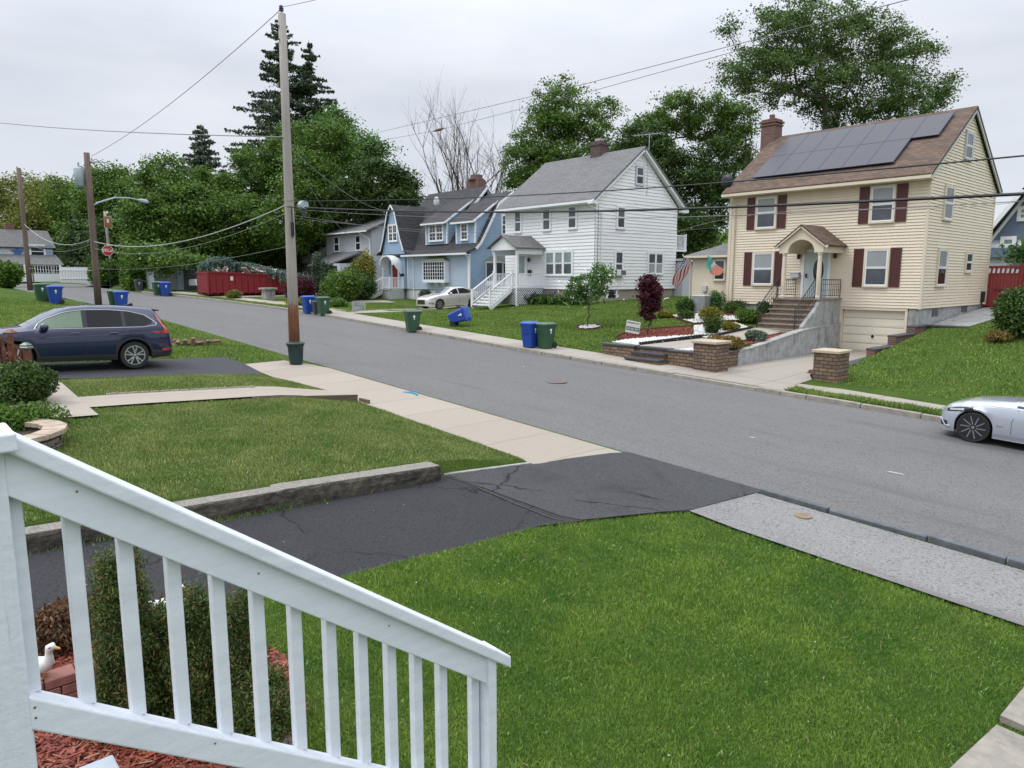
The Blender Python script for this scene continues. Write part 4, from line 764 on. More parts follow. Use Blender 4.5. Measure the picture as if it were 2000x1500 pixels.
# entrance
FW = ('Y', 31.3, -1); m = MB(); fbox(m, FW, -49.78, -49.62, 3.05, 5.15, 0, .06); fbox(m, FW, -48.83, -48.67, 3.05, 5.15, 0, .06); fbox(m, FW, -49.62, -48.83, 5.05, 5.15, 0, .061); m.build('door_frame', 'white_trim', H)
m = MB(); fbox(m, FW, -49.61, -48.84, 3.05, 5.04, .01, .045); d = m.build('door', 'red_paint', H); m = MB(); fbox(m, FW, -48.98, -48.93, 3.95, 4.15, .045, .09); m.build('handle', 'black_iron', d)
m = MB(); ar = np.linspace(0, math.pi, 13); ou = [(-49.23 - 1.0 * math.cos(a), 4.85 + .75 * math.sin(a)) for a in ar]; inn = [(-49.23 - .88 * math.cos(a), 4.85 + .64 * math.sin(a)) for a in ar]
for i in range(12): m.prism([(ou[i][0], 30.4, ou[i][1]), (ou[i + 1][0], 30.4, ou[i + 1][1]), (inn[i + 1][0], 30.4, inn[i + 1][1]), (inn[i][0], 30.4, inn[i][1])], (0, .88, 0))
for x in (-50.2, -48.3): m.prism([(x, 31.28, 4.0), (x, 31.28, 4.9), (x, 30.5, 4.9)], (.07, 0, 0))
m.build('arched_hood', 'white_trim', H)
m = MB(); m.box(-48.25, -47.95, 31.1, 31.28, 3.95, 4.15); m.build('letter_box', 'black_iron', H)
m = MB(); m.lathe([(.05, 0), (.08, .04), (.09, .2), (.02, .3)], (-49.23, 30.9, 5.0), 8); m.build('porch_lamp', 'black_iron', H)
m = MB(); m.box(-50.4, -47.95, 29.9, 31.28, 2.9, 3.0); dk = m.build('porch_deck', 'concrete_fresh', H)
m = MB(); m.box(-47.99, -47.95, 29.95, 31.25, 2.1, 2.9); m.box(-50.35, -48.0, 29.95, 29.99, 2.1, 2.9); m.build('lattice_skirt', 'lattice', dk)
stp = MB()
for k in range(5): z = 3.0 - (k + 1) * .17; stp.box(-50.3, -49.0, 29.9 - (k + 1) * .33, 29.9 - k * .33, z - .06, z)
for x in (-50.35, -48.98): stp.prism([(x, 29.9, 2.6), (x, 29.9, 2.95), (x, 28.2, 2.25), (x, 28.2, 2.0), (x, 28.5, 2.0)], (.05, 0, 0))
sto = stp.build('front_steps', 'concrete_fresh', H)
for x in (-50.35, -48.95): railing(sto, (x, 28.15, 2.2), (x, 29.9, 3.0), .85, n=9)
railing(sto, (-48.0, 29.95, 3.0), (-48.0, 31.2, 3.0), .85, n=9); railing(sto, (-48.9, 29.95, 3.0), (-48.05, 29.95, 3.0), .85, n=6, post=False); railing(sto, (-50.4, 29.95, 3.0), (-50.4, 31.2, 3.0), .85, n=9)

# ---------------------------------------------------------------- grey house behind
H = thing('grey_house', 'pale grey two storey house with low garage wing behind the evergreens', 'house', (-60, 36, 2.7))
FX, FZ = ('Y', 33, -1), ('X', -55.7, 1)
core = MB(); core.box(-63.98, -55.72, 33.03, 41, 2.5, 8.0); core.prism([(-63.98, 33.02, 8.0), (-63.98, 41, 8.0), (-63.98, 37, 9.7)], (8.26, 0, 0)); core.build('wall', 'grey_siding', H)
siding(FX, [(-64, 3.0), (-55.7, 3.0), (-55.7, 8.0), (-64, 8.0)], .16, .018, 'wall', 'grey_siding', H); siding(FZ, [(33, 3.0), (41, 3.0), (41, 7.95), (37, 9.65), (33, 7.95)], .16, .018, 'wall', 'grey_siding', H)
f = MB(); f.box(-63.9, -55.8, 33.1, 40.9, 2.0, 3.0); f.build('foundation', 'concrete_old', H)
roof_pair(H, -64.5, -55.3, 32.4, 7.95, 37, 9.9, 41.6, 7.95, 'shingle_grey', .12)
m = MB(); m.box(-64.4, -55.4, 32.3, 32.42, 7.8, 7.92); m.build('gutter', 'white_trim', H); downspout(H, [(-56.8, 32.4, 7.8), (-55.75, 32.85, 7.2), (-55.72, 32.9, 3)], 'white_trim')
for (a, b) in ((-62.3, -61.45), (-58.3, -57.5)): window(H, FX, a, b, 6.3, 7.6, 'white_trim', 'glass_dark', 'glass_dark', .05)
m = MB(); m.box(-62.1, -57.4, 30.8, 33, 2.6, 5.1); m.build('entry_wall', 'grey_siding', H)
m = MB(); m.slab([(-62.6, 30.2, 4.95), (-58.9, 30.2, 4.95), (-57.2, 33, 6.2), (-62.6, 33, 6.2)], .12); m.build('entry_roof', 'shingle_grey', H)
m = MB(); m.box(-59.8, -57.9, 30.75, 30.79, 3.0, 4.9); m.build('entry_opening', 'dark', H)
m = MB(); m.box(-72, -65.5, 33, 39, 2.6, 5.35); m.build('garage_wall', 'grey_siding', H)
m = MB(); m.slab([(-72.6, 32.3, 5.35), (-64.02, 32.3, 5.35), (-64.02, 36, 7.6), (-68, 36, 7.6)], .12); m.slab([(-72.6, 32.3, 5.35), (-68, 36, 7.6), (-72.6, 39.5, 5.35)], .12); m.build('garage_roof', 'shingle_grey', H)
m = MB(); m.box(-71, -68.6, 32.95, 32.99, 2.8, 4.6); m.build('garage_door', 'white_trim', H)
m = MB(); m.lathe([(.1, 0), (.1, .45), (.14, .5), (.14, .6)], (-59.6, 36.2, 9.6), 8); m.build('vent_pipe', 'white_trim', H)

# ---------------------------------------------------------------- low white garage, far left house, right neighbour
H = thing('white_brick_garage', 'low white brick garage under the trees behind the green hedge', 'garage', (-66, 20, 2.9))
c1, c2 = atD(289, 565, 61), atD(318, 565, 61)
brickmat('brick_white', 's', (.55, .60, .66), (.46, .50, .56), (.30, .32, .35), .3, .1, .01, noise_amt=.3)
a0 = atX(289, 565, -64.6); 
m = MB(); m.box(-71, -64.6, 17.6, 19.4, 2.6, 4.75); m.build('wall', 'brick_white', H)
m = MB(); m.box(-66.2, -64.5, 19.4, 22.6, 2.6, 4.9); m.build('side_wall', 'pale_blue_siding', H)
m = MB(); m.slab([(-71.5, 17.2, 4.75), (-64, 17.2, 4.75), (-64, 20.2, 5.7), (-71.5, 20.2, 5.7)], .15); m.slab([(-71.5, 23.2, 4.75), (-64, 23.2, 4.75), (-64, 20.2, 5.7), (-71.5, 20.2, 5.7)], .15); m.build('roof', 'shingle_grey', H)
m = MB(); m.box(-64.49, -64.45, 19.9, 22.2, 2.7, 4.5); m.build('door', 'glass_mid', H)

H = thing('dutch_colonial_house', 'far pale grey house with grey roof, blue star and front porch', 'house', tuple(atD(60, 545, 84)))
XF = atD(103, 545, 84).x
def lp(px, py, d=0): v = atX(px, py, XF - d); return v
yR = lp(104, 500).y; yL = yR - 10.4; zg = atD(60, 545, 84).z; ze = lp(100, 484).z; zr2 = lp(80, 452, 4).z; zp = lp(100, 515).z
core = MB(); core.box(XF - 8, XF, yL, yR, zg - .5, ze); core.build('wall', 'grey_siding', H)
m = MB(); m.slab([(XF + .3, yL, ze), (XF + .3, yR + .3, ze), (XF - 2.2, yR, zr2), (XF - 2.2, yL, zr2)], .15); m.slab([(XF - 8.3, yL, ze), (XF - 8.3, yR + .3, ze), (XF - 2.2, yR, zr2), (XF - 2.2, yL, zr2)], .15); m.build('roof', 'shingle_grey_y', H)
m = MB(); zq = lp(105, 505).z; zpt = lp(100, 498).z; zq = lp(100, 517, -2.4).z + .3; m.slab([(XF + .05, yL, zpt), (XF + .05, yR + .3, zpt), (XF + 2.4, yR + .6, zq - .3), (XF + 2.4, yL, zq - .3)], .12); m.build('porch_roof', 'shingle_grey_y', H)
m = MB(); m.box(XF + .1, XF + 2.4, yL, yR + .3, zg - .3, zg + .6); 
for yy in (yR + .2, yR - 3.2, yR - 6.5, yR - 9.7): m.box(XF + 2.2, XF + 2.4, yy - .12, yy + .12, zg + .6, zq - .3)
m.build('porch', 'white_trim', H)
railing(H, (XF + 2.3, yR + .1, zg + .6), (XF + 2.3, yL, zg + .6), .9, n=40, bal=.06, post=False, name='porch_railing')
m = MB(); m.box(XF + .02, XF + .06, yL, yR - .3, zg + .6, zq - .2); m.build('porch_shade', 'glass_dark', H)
c = MB(); cy = lp(25, 450).y; c.box(XF - 3, XF - 2.2, cy - .45, cy + .45, zr2 - 1, lp(25, 438, 2.5).z); c.build('chimney', 'brick_red', H)
wy = lp(73, 490).y; zw = lp(73, 490).z; window(H, ('X', XF, 1), wy - .65, wy + .65, zw - .75, zw + .6, 'white_trim', 'glass_mid', 'glass_dark', .15)
for s_ in (-1, 1): shutter(H, ('X', XF, 1), wy + s_ * 1.2 - .3, wy + s_ * 1.2 + .3, zw - .85, zw + .75, 'blue_siding')
sy, sz = lp(34, 492).y, lp(34, 492).z; M('star_blue', (.05, .12, .33), .5)
m = MB(); m.prism([(XF + .02, sy + (.75 if i % 2 == 0 else .3) * math.sin(i * math.pi / 5), sz + (.75 if i % 2 == 0 else .3) * math.cos(i * math.pi / 5)) for i in range(10)], (.08, 0, 0)); m.build('star', 'star_blue', H)

H = thing('slate_blue_house', 'slate blue gabled house showing past the cream house', 'house', (-9, 50, 3))
def rp48(px, py): return atY(px, py, 48)
x0 = rp48(1930, 450).x; M('slate_blue', (.13, .17, .25), .55, .08, 3)
zb = rp48(1960, 462).z; ze = rp48(1960, 455).z; ped = rp48(1933, 450)
m = MB(); m.box(x0, x0 + 9, 48, 56, 2.5, zb - .2); m.build('wall', 'grey_siding', H)
siding(('Y', 47.98, -1), [(x0, 3), (x0 + 9, 3), (x0 + 9, zb - .25), (x0, zb - .25)], .17, .018, 'wall', 'grey_siding', H)
px_, pz = rp48(2005, 372).x, rp48(2005, 372).z
m = MB(); m.prism([(x0, 48.0, zb - .2), (2 * px_ - x0, 48.0, zb - .2), (px_, 48.0, pz)], (0, 6, 0)); m.build('gable', 'slate_blue', H)
m = MB(); m.slab([(x0 - .5, 47.4, zb - .55), (x0 - .5, 56, zb - .55), (px_, 56, pz + .12), (px_, 47.4, pz + .12)], .12); m.slab([(2 * px_ - x0 + .5, 47.4, zb - .55), (2 * px_ - x0 + .5, 56, zb - .55), (px_, 56, pz + .12), (px_, 47.4, pz + .12)], .12); m.build('roof', 'shingle_grey_y', H)
m = MB(); m.bar((x0 - .5, 47.38, zb - .7), (px_, 47.38, pz), .06, .22); m.bar((x0 - .1, 47.9, zb - .7), (px_, 47.9, pz - .35), .06, .15); m.box(x0 - .1, x0 + 9, 47.85, 47.97, zb - .62, zb - .42); m.build('rake_board', 'white_trim', H)
m = MB(); m.box(x0 - .1, x0 + 9, 47.7, 47.84, zb - 1.15, zb - .62); m.build('porch_frieze', 'slate_blue', H)
window(H, ('Y', 47.96, -1), rp48(1961, 470).x, rp48(1980, 470).x, rp48(1970, 500).z, rp48(1970, 467).z, 'white_trim', 'glass_teal', 'glass_teal', .15)
window(H, ('Y', 48.0, -1), rp48(1993, 425).x, rp48(2004, 425).x, rp48(1993, 427).z, rp48(1993, 408).z, 'white_trim', 'glass_dark', 'glass_dark', .15, grid=(3, 1))
H = thing('red_board_fence', 'tall dark red board gate at the side of the cream house', 'fence', (-9.5, 40.6, 2.3))
m = MB(); zt = 4.35
for k in range(28): x = -11.0 + k * .145; m.box(x + .004, x + .14, 40.55, 40.58, 2.15, 4.05 + (.0))
m.build('board', 'red_paint', H)
m = MB(); m.box(-11.05, -6.9, 40.5, 40.62, 4.3, 4.42); m.box(-11.05, -6.9, 40.52, 40.6, 4.02, 4.08); m.box(-11.05, -6.9, 40.5, 40.548, 2.5, 2.62)
for x in (-11.05, -9.5, -8.1, -6.9): m.box(x - .06, x + .06, 40.48, 40.6, 2.1, 4.5)
m.build('frame', 'red_paint', H)
m = MB()
for k in range(22): x = -10.95 + k * .19; m.bar((x, 40.56, 4.08), (x + .03, 40.56, 4.3), .09, .012)
m.build('fretwork', 'red_paint', H)
m = MB(); m.box(-10.6, -9.95, 40.47, 40.5, 3.25, 3.29); m.box(-9.4, -8.9, 40.47, 40.5, 3.8, 3.84); m.build('hinge', 'black_iron', H)

# ================================================================== PLANTS
def leafquads(q, P, size, elong=1.4, drop=0, flat=0):
    n = len(P); a = q.normal(size=(n, 3)); 
    if flat: a[:, 2] = np.abs(a[:, 2]) + flat
    a /= np.linalg.norm(a, axis=1)[:, None]; b = q.normal(size=(n, 3)); b[:, 2] -= drop; b -= a * (a * b).sum(1)[:, None]; b /= np.linalg.norm(b, axis=1)[:, None] + 1e-9; c = np.cross(a, b)
    s = (size * q.uniform(.6, 1.3, n))[:, None]; b = b * s * elong * .5; c = c * s * .5
    v = np.stack([P - b, P + c * .9 - b * .1, P + b, P - c * .9 - b * .1], 1).reshape(-1, 3); f = np.arange(n * 4).reshape(n, 4); return v, f
def skeleton(q, tips, base, trunk_top, r_tip=.02, power=2.3, pull=.6, extra_mid=True):
    """grow limbs: each tip joins the nearest node that lies nearer to the trunk; radii add up towards the base"""
    base = np.array(base, float); top = np.array(trunk_top, float); nt_ = 7
    nodes_ = [base + (top - base) * i / (nt_ - 1) + (q.normal(0, .04, 3) * (i > 0)) for i in range(nt_)]; par = [-1] + list(range(nt_ - 1))
    d = np.linalg.norm(tips - top, axis=1); order = np.argsort(d)
    for k in order:
        N = np.array(nodes_); t = tips[k]; dist = np.linalg.norm(N - t, axis=1) + pull * np.linalg.norm(N - top, axis=1) * .35; dist[:nt_ - 3] += 3
        j = int(np.argmin(dist)); L_ = np.linalg.norm(t - N[j]); m = max(1, int(L_ / 1.2)); prev = j
        for i in range(1, m + 1):
            u = i / m; p = N[j] * (1 - u) + t * u + np.array([0, 0, 1]) * math.sin(u * math.pi) * L_ * .08 + q.normal(0, .05 * L_ / m, 3) * (i < m); nodes_.append(p); par.append(prev); prev = len(nodes_) - 1
    n = len(nodes_); R_ = np.zeros(n); ch = np.zeros(n)
    for i in range(n - 1, -1, -1):
        R_[i] = max(r_tip, ch[i] ** (1 / power)); 
        if par[i] >= 0: ch[par[i]] += R_[i] ** power
    return np.array(nodes_), np.array(par), R_
def limbs(nodes_, par, R_, k=5, rmin=0, rmax=9):
    V, F = [], []; n0 = 0; ang = np.arange(k) * 2 * math.pi / k; ca, sa = np.cos(ang)[:, None], np.sin(ang)[:, None]
    for i in range(1, len(nodes_)):
        if R_[i] < rmin: continue
        a, b = nodes_[par[i]], nodes_[i]; t = b - a; L_ = np.linalg.norm(t)
        if L_ < 1e-5: continue
        t = t / L_; u = np.cross(t, [0, 0, 1] if abs(t[2]) < .9 else [1, 0, 0]); u /= np.linalg.norm(u); w = np.cross(t, u); ra = min(R_[par[i]], R_[i] * 1.35 + .01, rmax); rb = min(R_[i], rmax)
        V.append(a + (u * ca + w * sa) * ra); V.append(b + t * rb * .3 + (u * ca + w * sa) * rb)
        F += [(n0 + j, n0 + (j + 1) % k, n0 + k + (j + 1) % k, n0 + k + j) for j in range(k)]; n0 += 2 * k
    return np.concatenate(V), np.array(F)
def tree(name, label, blobs, base, ntips, nleaf, size, mat, seed, bark='bark', spread=.55, trunk_h=.3, r_tip=.016, shell=.45, group=None, cat='tree', flat=.4, rmax=.5, lean=(0, 0), lname='crown', power=2.3, low=0):
    """blobs = [(x, y, z, rx, ry, rz)] ellipsoids of the crown in world space; tips spread through them, leaves in clumps round the tips"""
    q = np.random.default_rng(seed); vol = np.array([b[3] * b[4] * b[5] for b in blobs]) ** .8; cnt = np.maximum(3, (ntips * vol / vol.sum()).astype(int)); T = []
    for b, c in zip(blobs, cnt):
        v = q.normal(size=(c, 3)); v /= np.linalg.norm(v, axis=1)[:, None]; r = q.uniform(shell ** 3, 1, c) ** (1 / 3); T.append(np.array(b[:3]) + v * r[:, None] * np.array(b[3:]) * q.uniform(.86, 1.08, (c, 1)))
    T = np.concatenate(T); T = T[T[:, 2] > base[2] + low + .3]
    zc = np.mean([b[2] for b in blobs]); lo = min(b[2] - b[5] for b in blobs); top = (base[0] + lean[0], base[1] + lean[1], base[2] + max(.3, (zc - base[2]) * trunk_h + (lo - base[2]) * .3))
    N, par, R_ = skeleton(q, T, base, top, r_tip, power); root = thing(name, label, cat, tuple(base), group=group)
    V, F = limbs(N, par, R_, 6, 0, rmax); rawmesh('trunk', V, F, bark, root, off=base)
    w = q.uniform(.5, 1.5, len(T)); w = w / w.sum() * nleaf; P = np.repeat(T, np.maximum(4, w.astype(int)), axis=0); n = len(P)
    off = q.normal(size=(n, 3)) * np.array([1, 1, .62]) * spread * np.repeat(q.uniform(.6, 1.25, len(T)), np.maximum(4, w.astype(int)))[:, None]; P = P + off
    v, f = leafquads(q, P, size, 1.35, 0, flat); rawmesh(lname, v, f, mat, root, off=base); return root
def bush(name, label, c, r, n, size, mat, seed, cat='shrub', group=None, lumps=9, elong=1.5, bark='bark', flat=0, box=False):
    """c = foot point, r = (rx, ry, height)"""
    q = np.random.default_rng(seed); root = thing(name, label, cat, tuple(c), group=group); C_ = []
    for k in range(lumps):
        a = q.uniform(0, 6.28); u = q.uniform(0, .55); C_.append((c[0] + r[0] * u * math.cos(a), c[1] + r[1] * u * math.sin(a), c[2] + r[2] * q.uniform(.35, .66), q.uniform(.38, .55)))
    P = []
    for (x, y, z, k) in C_:
        m = n // lumps; v = q.normal(size=(m, 3)); v /= np.linalg.norm(v, axis=1)[:, None]; rr = q.uniform(.35, 1, m) ** .5; rr *= 1 + q.normal(0, .07, m); P.append(np.array([x, y, z]) + v * rr[:, None] * np.array([r[0] * k, r[1] * k, r[2] * .42]) * 1.05)
    P = np.concatenate(P); P = P[P[:, 2] > c[2] - .03]; v, f = leafquads(q, P, size, elong, 0, flat); rawmesh('foliage', v, f, mat, root, off=c)
    T = np.array([[x, y, z] for x, y, z, k in C_]); N, par, R_ = skeleton(q, T, c, (c[0], c[1], c[2] + r[2] * .2), .008); V, F = limbs(N, par, R_, 5); rawmesh('stem', V, F, bark, root, off=c); return root
def conifer(name, label, base, height, rad, nlev, mat, seed, r_tr=.28, start=.12, droop=.25, leaf=.42, dens=1, group=None, top=.1):
    q = np.random.default_rng(seed); base = np.array(base, float); root = thing(name, label, 'tree', tuple(base), group=group); V, F = [], []; m = MB()
    m.tube([tuple(base + [0, 0, height * u]) for u in (0, .3, .6, .85, 1)], [r_tr, r_tr * .8, r_tr * .5, r_tr * .2, .02], 8); P = []
    for i in range(nlev):
        u = start + (1 - start) * (i / nlev) ** .95; L_ = rad * (1 - u) ** .78 * q.uniform(.8, 1.1) + top; z = height * u
        for k in range(q.integers(4, 7)):
            z = height * (u + q.uniform(-.5, .5) * (1 - start) / nlev)
            a = q.uniform(0, 6.283); l_ = L_ * q.uniform(.7, 1.15); d = np.array([math.cos(a), math.sin(a), 0]); ts = np.linspace(0, 1, 6)
            pts = [base + [0, 0, z] + d * l_ * t_ + np.array([0, 0, 1]) * (l_ * (.12 * t_ - droop * t_ ** 1.5 + .22 * droop * t_ ** 4 * 2)) for t_ in ts]
            m.tube([tuple(p) for p in pts], [max(.012, .05 * (1 - t_)) for t_ in ts], 4, False)
            nn = int(26 * l_ * dens) + 6; tt = q.uniform(.12, 1.02, nn); pp = np.array([np.array([np.interp(t_, ts, [p[j] for p in pts]) for j in range(3)]) for t_ in tt]); side = np.array([-d[1], d[0], 0])
            pp = pp + side * (q.normal(0, .17, nn) * l_ * (1.15 - tt) * 1.0)[:, None]; pp[:, 2] -= np.abs(q.normal(0, .14, nn)) * (.4 + l_ * .12); P.append(pp)
    m.build('trunk', 'bark_grey', root); P = np.concatenate(P); v, f = leafquads(q, P, leaf, 2.2, 1.1, 0); rawmesh('crown', v, f, mat, root, off=base); return root
def bl(px, py, rx, ry, k, depth=None):       # a crown blob measured in the photograph at k metres: (x, y, z, rx, ry, rz)
    c = atD(px, py, k); r = rx * k / F_; return (c.x, c.y, c.z, r, depth or r, ry * k / F_)
def foot(px, k): v = atD(px, 560, k); return (v.x, v.y, h(v.x, v.y) - .1)

leafmat('leaf_mid', (0.062, 0.125, 0.017), (0.133, 0.221, 0.032), ((0.145, 0.275, 0.072), .86), .35)
leafmat('leaf_dark', (0.033, 0.071, 0.014), (0.070, 0.123, 0.020), ((0.081, 0.149, 0.041), .9), .3)
leafmat('leaf_oak', (0.062, 0.114, 0.025), (0.117, 0.188, 0.038), ((0.208, 0.304, 0.160), .9), .38)
leafmat('leaf_yellow', (.10, .13, .02), (.19, .21, .035), ((.24, .25, .05), .85), .4)
leafmat('leaf_bright', (0.070, 0.141, 0.015), (0.126, 0.222, 0.029), ((0.149, 0.276, 0.057), .88), .38)
leafmat('leaf_light', (0.075, 0.163, 0.037), (0.125, 0.237, 0.062), ((0.188, 0.300, 0.112), .86), .38)
leafmat('needle_dark', (.05, .08, .045), (.085, .125, .065), None, .1)
leafmat('needle_grey', (.09, .125, .085), (.14, .175, .125), None, .1)
leafmat('needle_blue', (.08, .135, .11), (.13, .20, .165), None, .1)
leafmat('willow', (.04, .075, .035), (.06, .10, .05), None, .2)
leafmat('leaf_purple', (.045, .008, .016), (.085, .015, .026), ((.14, .03, .04), .9), .25, 3)
leafmat('leaf_gold', (.16, .17, .02), (.22, .20, .03), ((.30, .24, .04), .85), .3, 3)
leafmat('leaf_boxwood', (0.040, 0.087, 0.015), (0.079, 0.140, 0.025), ((0.130, 0.208, 0.065), .9), .2, 3)
leafmat('leaf_orange', (.22, .12, .035), (.15, .16, .035), ((.30, .18, .06), .8), .25, 3)
leafmat('leaf_thuja', (.045, .085, .018), (.10, .14, .032), ((.26, .14, .055), .88), .2, 5)
leafmat('leaf_brown', (.13, .065, .03), (.09, .055, .03), ((.20, .10, .05), .85), .2, 4)
leafmat('flower_white', (.7, .7, .66), (.75, .74, .7), None, .2, 4)
leafmat('flower_violet', (.06, .04, .22), (.10, .07, .30), None, .2, 4)

# --- big trees behind the houses, left to right
tree('broadleaf_tree', 'yellow green tree at the far left edge behind the pale grey house', [bl(30, 385, 75, 45, 125), bl(90, 410, 50, 45, 122), bl(0, 430, 60, 60, 122)], foot(40, 123), 170, 22000, .3, 'leaf_yellow', 11, spread=1.0)
tree('broadleaf_tree', 'olive yellow spreading tree left of the street lamp pole', [bl(125, 425, 70, 48, 112), bl(105, 380, 45, 35, 113), bl(60, 450, 60, 40, 110)], foot(120, 112), 170, 22000, .28, 'leaf_yellow', 12, spread=.9)
tree('broadleaf_tree', 'green tree behind the two left poles, between yellow tree and round dark tree', [bl(150, 400, 50, 50, 108), bl(170, 450, 50, 60, 106)], foot(150, 108), 140, 18000, .28, 'leaf_mid', 13, spread=.85)
conifer('conifer_tree', 'small distant pointed conifer left of the transformer pole', foot(128, 135), 16.5, 4.5, 16, 'needle_grey', 14, leaf=.9, dens=.5)
tree('broadleaf_tree', 'round dark green tree above the street lamp arm', [bl(215, 365, 48, 42, 92), bl(200, 410, 50, 45, 90), bl(245, 400, 35, 45, 90)], foot(215, 91), 170, 22000, .25, 'leaf_mid', 15, spread=.7)
conifer('weeping_tree', 'tall drooping dark tree behind the stop sign', foot(192, 98), 14.5, 5.2, 26, 'willow', 16, leaf=.5, droop=.75, dens=.9, start=.05)
tree('broadleaf_tree', 'dark understorey tree right of the stop sign', [bl(245, 470, 60, 55, 82), bl(170, 490, 42, 50, 100), bl(205, 520, 40, 30, 92)], foot(235, 84), 170, 20000, .29, 'leaf_dark', 17, spread=.9)
tree('maple_tree', 'large bright green maple above the green hedge', [bl(320, 370, 62, 62, 66), bl(290, 430, 50, 62, 64), bl(360, 420, 58, 70, 64), bl(310, 490, 65, 45, 64), bl(380, 480, 50, 60, 65), bl(345, 512, 55, 22, 58), bl(300, 498, 38, 20, 58)], foot(325, 66), 460, 62000, .19, 'leaf_mid', 18, spread=.5)
conifer('conifer_tree', 'grey green spruce top behind the maples', foot(412, 92), 19.5, 9, 26, 'needle_grey', 19, leaf=.28, dens=.8, start=.3)
tree('maple_tree', 'dense dark maple left of the tall utility pole', [bl(430, 400, 60, 70, 70), bl(475, 450, 60, 75, 68), bl(420, 490, 50, 55, 68), bl(500, 340, 45, 50, 72)], foot(455, 69), 380, 50000, .2, 'leaf_mid', 20, spread=.52)
conifer('conifer_tree', 'tall dark spruce directly behind the utility pole', foot(572, 84), 29.5, 11, 36, 'needle_dark', 21, leaf=.2, dens=1.5, start=.25, r_tr=.35, droop=.16)
conifer('conifer_tree', 'second tall spruce just right of the utility pole', foot(622, 86), 27.5, 8.5, 32, 'needle_dark', 22, leaf=.2, dens=1.4, start=.25, r_tr=.35, droop=.16)
tree('maple_tree', 'big maple right of the utility pole above the grey house', [bl(600, 370, 62, 75, 68), bl(640, 300, 55, 60, 70), bl(580, 300, 50, 60, 72), bl(560, 440, 60, 55, 66), bl(650, 400, 50, 60, 68)], foot(605, 69), 430, 52000, .185, 'leaf_mid', 23, spread=.5)
tree('broadleaf_tree', 'light green airy tree leaning over the grey house roof', [bl(690, 300, 55, 40, 79), bl(650, 260, 48, 45, 80), bl(725, 290, 40, 25, 78)], foot(670, 79), 200, 13000, .22, 'leaf_light', 24, spread=.6)
tree('broadleaf_tree', 'round green tree between grey house and blue house', [bl(740, 360, 58, 48, 66), bl(785, 395, 40, 38, 65), bl(700, 390, 50, 45, 66), bl(800, 350, 16, 22, 65)], foot(745, 66), 300, 36000, .17, 'leaf_dark', 25, spread=.42)
tree('broadleaf_tree', 'dark undergrowth tree behind the red dumpster', [bl(520, 500, 70, 50, 72), bl(430, 520, 70, 40, 74), bl(620, 470, 50, 60, 75)], foot(500, 73), 260, 28000, .25, 'leaf_dark', 26, spread=.8)
tree('oak_tree', 'tall oak behind the white house roof', [bl(1095, 215, 62, 62, 78), bl(1060, 270, 58, 55, 77), bl(1130, 270, 62, 55, 77), bl(1180, 225, 36, 30, 79), bl(1020, 320, 44, 42, 76), bl(1105, 330, 80, 50, 76), bl(1010, 350, 35, 25, 76)], foot(1095, 78), 430, 42000, .19, 'leaf_mid', 27, spread=.48, r_tip=.022, shell=.3)
tree('broadleaf_tree', 'dark green tree behind the white house gable', [bl(1250, 300, 60, 60, 66), bl(1310, 340, 65, 70, 64), bl(1210, 330, 45, 45, 67), bl(1370, 400, 55, 80, 62), bl(1340, 460, 50, 60, 60), bl(1400, 330, 40, 60, 62)], foot(1330, 62), 480, 56000, .18, 'leaf_dark', 28, spread=.5)
tree('oak_tree', 'yellow green oak between white house and cream house', [bl(1320, 215, 52, 42, 72), bl(1385, 240, 60, 50, 72), bl(1270, 255, 50, 35, 73), bl(1440, 300, 48, 60, 70), bl(1440, 230, 40, 40, 71)], foot(1385, 71), 340, 32000, .165, 'leaf_mid', 29, spread=.42, r_tip=.02, shell=.3)
tree('oak_tree', 'huge spreading oak towering behind the cream house', [bl(1520, 75, 62, 58, 62, 7), bl(1600, 55, 80, 58, 62, 7), bl(1700, 85, 75, 56, 62, 6), bl(1770, 105, 52, 45, 62, 5), bl(1480, 155, 55, 55, 62, 6), bl(1565, 160, 75, 60, 62, 7), bl(1680, 175, 85, 55, 61, 6), bl(1785, 185, 65, 40, 61, 5), bl(1835, 160, 30, 28, 61, 4), bl(1765, 222, 55, 26, 60, 4), bl(1650, 232, 60, 26, 61, 4)],
     foot(1590, 62), 640, 70000, .155, 'leaf_oak', 30, bark='bark', spread=.48, r_tip=.020, shell=.2, rmax=.42, trunk_h=.42, power=2.2)
def bare_tree(name, label, base, height, rad, seed):
    q = np.random.default_rng(seed); T = []
    base = np.array(base); m = MB()
    def grow(p, d, L_, r, lev):
        n = 4; pts = [p]; 
        for i in range(n): d = d + q.normal(0, .07, 3) + np.array([0, 0, .035]); d /= np.linalg.norm(d); pts.append(pts[-1] + d * L_ / n)
        m.tube([tuple(a) for a in pts], [r * (1 - .4 * i / n) for i in range(n + 1)], 6 if lev < 2 else 4, False)
        if lev < 4:
            for k in range(q.integers(2, 5)):
                i = q.integers(1, n + 1); e = d + q.normal(0, .36, 3); e[2] = abs(e[2]) + .2; e /= np.linalg.norm(e); grow(pts[i], e, L_ * q.uniform(.5, .78), r * .5, lev + 1)
    for k in range(7):
        a = k * .9 + q.uniform(0, .5); d = np.array([math.cos(a) * .22, math.sin(a) * .22, 1]); d /= np.linalg.norm(d); grow(base + d * height * .18, d, height * .42, .13, 0)
    m.tube([tuple(base), tuple(base + [0, 0, height * .2])], [.3, .24], 8); root = thing(name, label, 'tree', tuple(base)); m.build('trunk', 'bark', root); return root
v = foot(900, 84); bare_tree('bare_tree', 'leafless grey tree behind the blue house chimney', v, 20, 6, 5)
v = foot(945, 88); bare_tree('bare_tree', 'second leafless tree just left of the white house roof', v, 18.5, 5, 9)
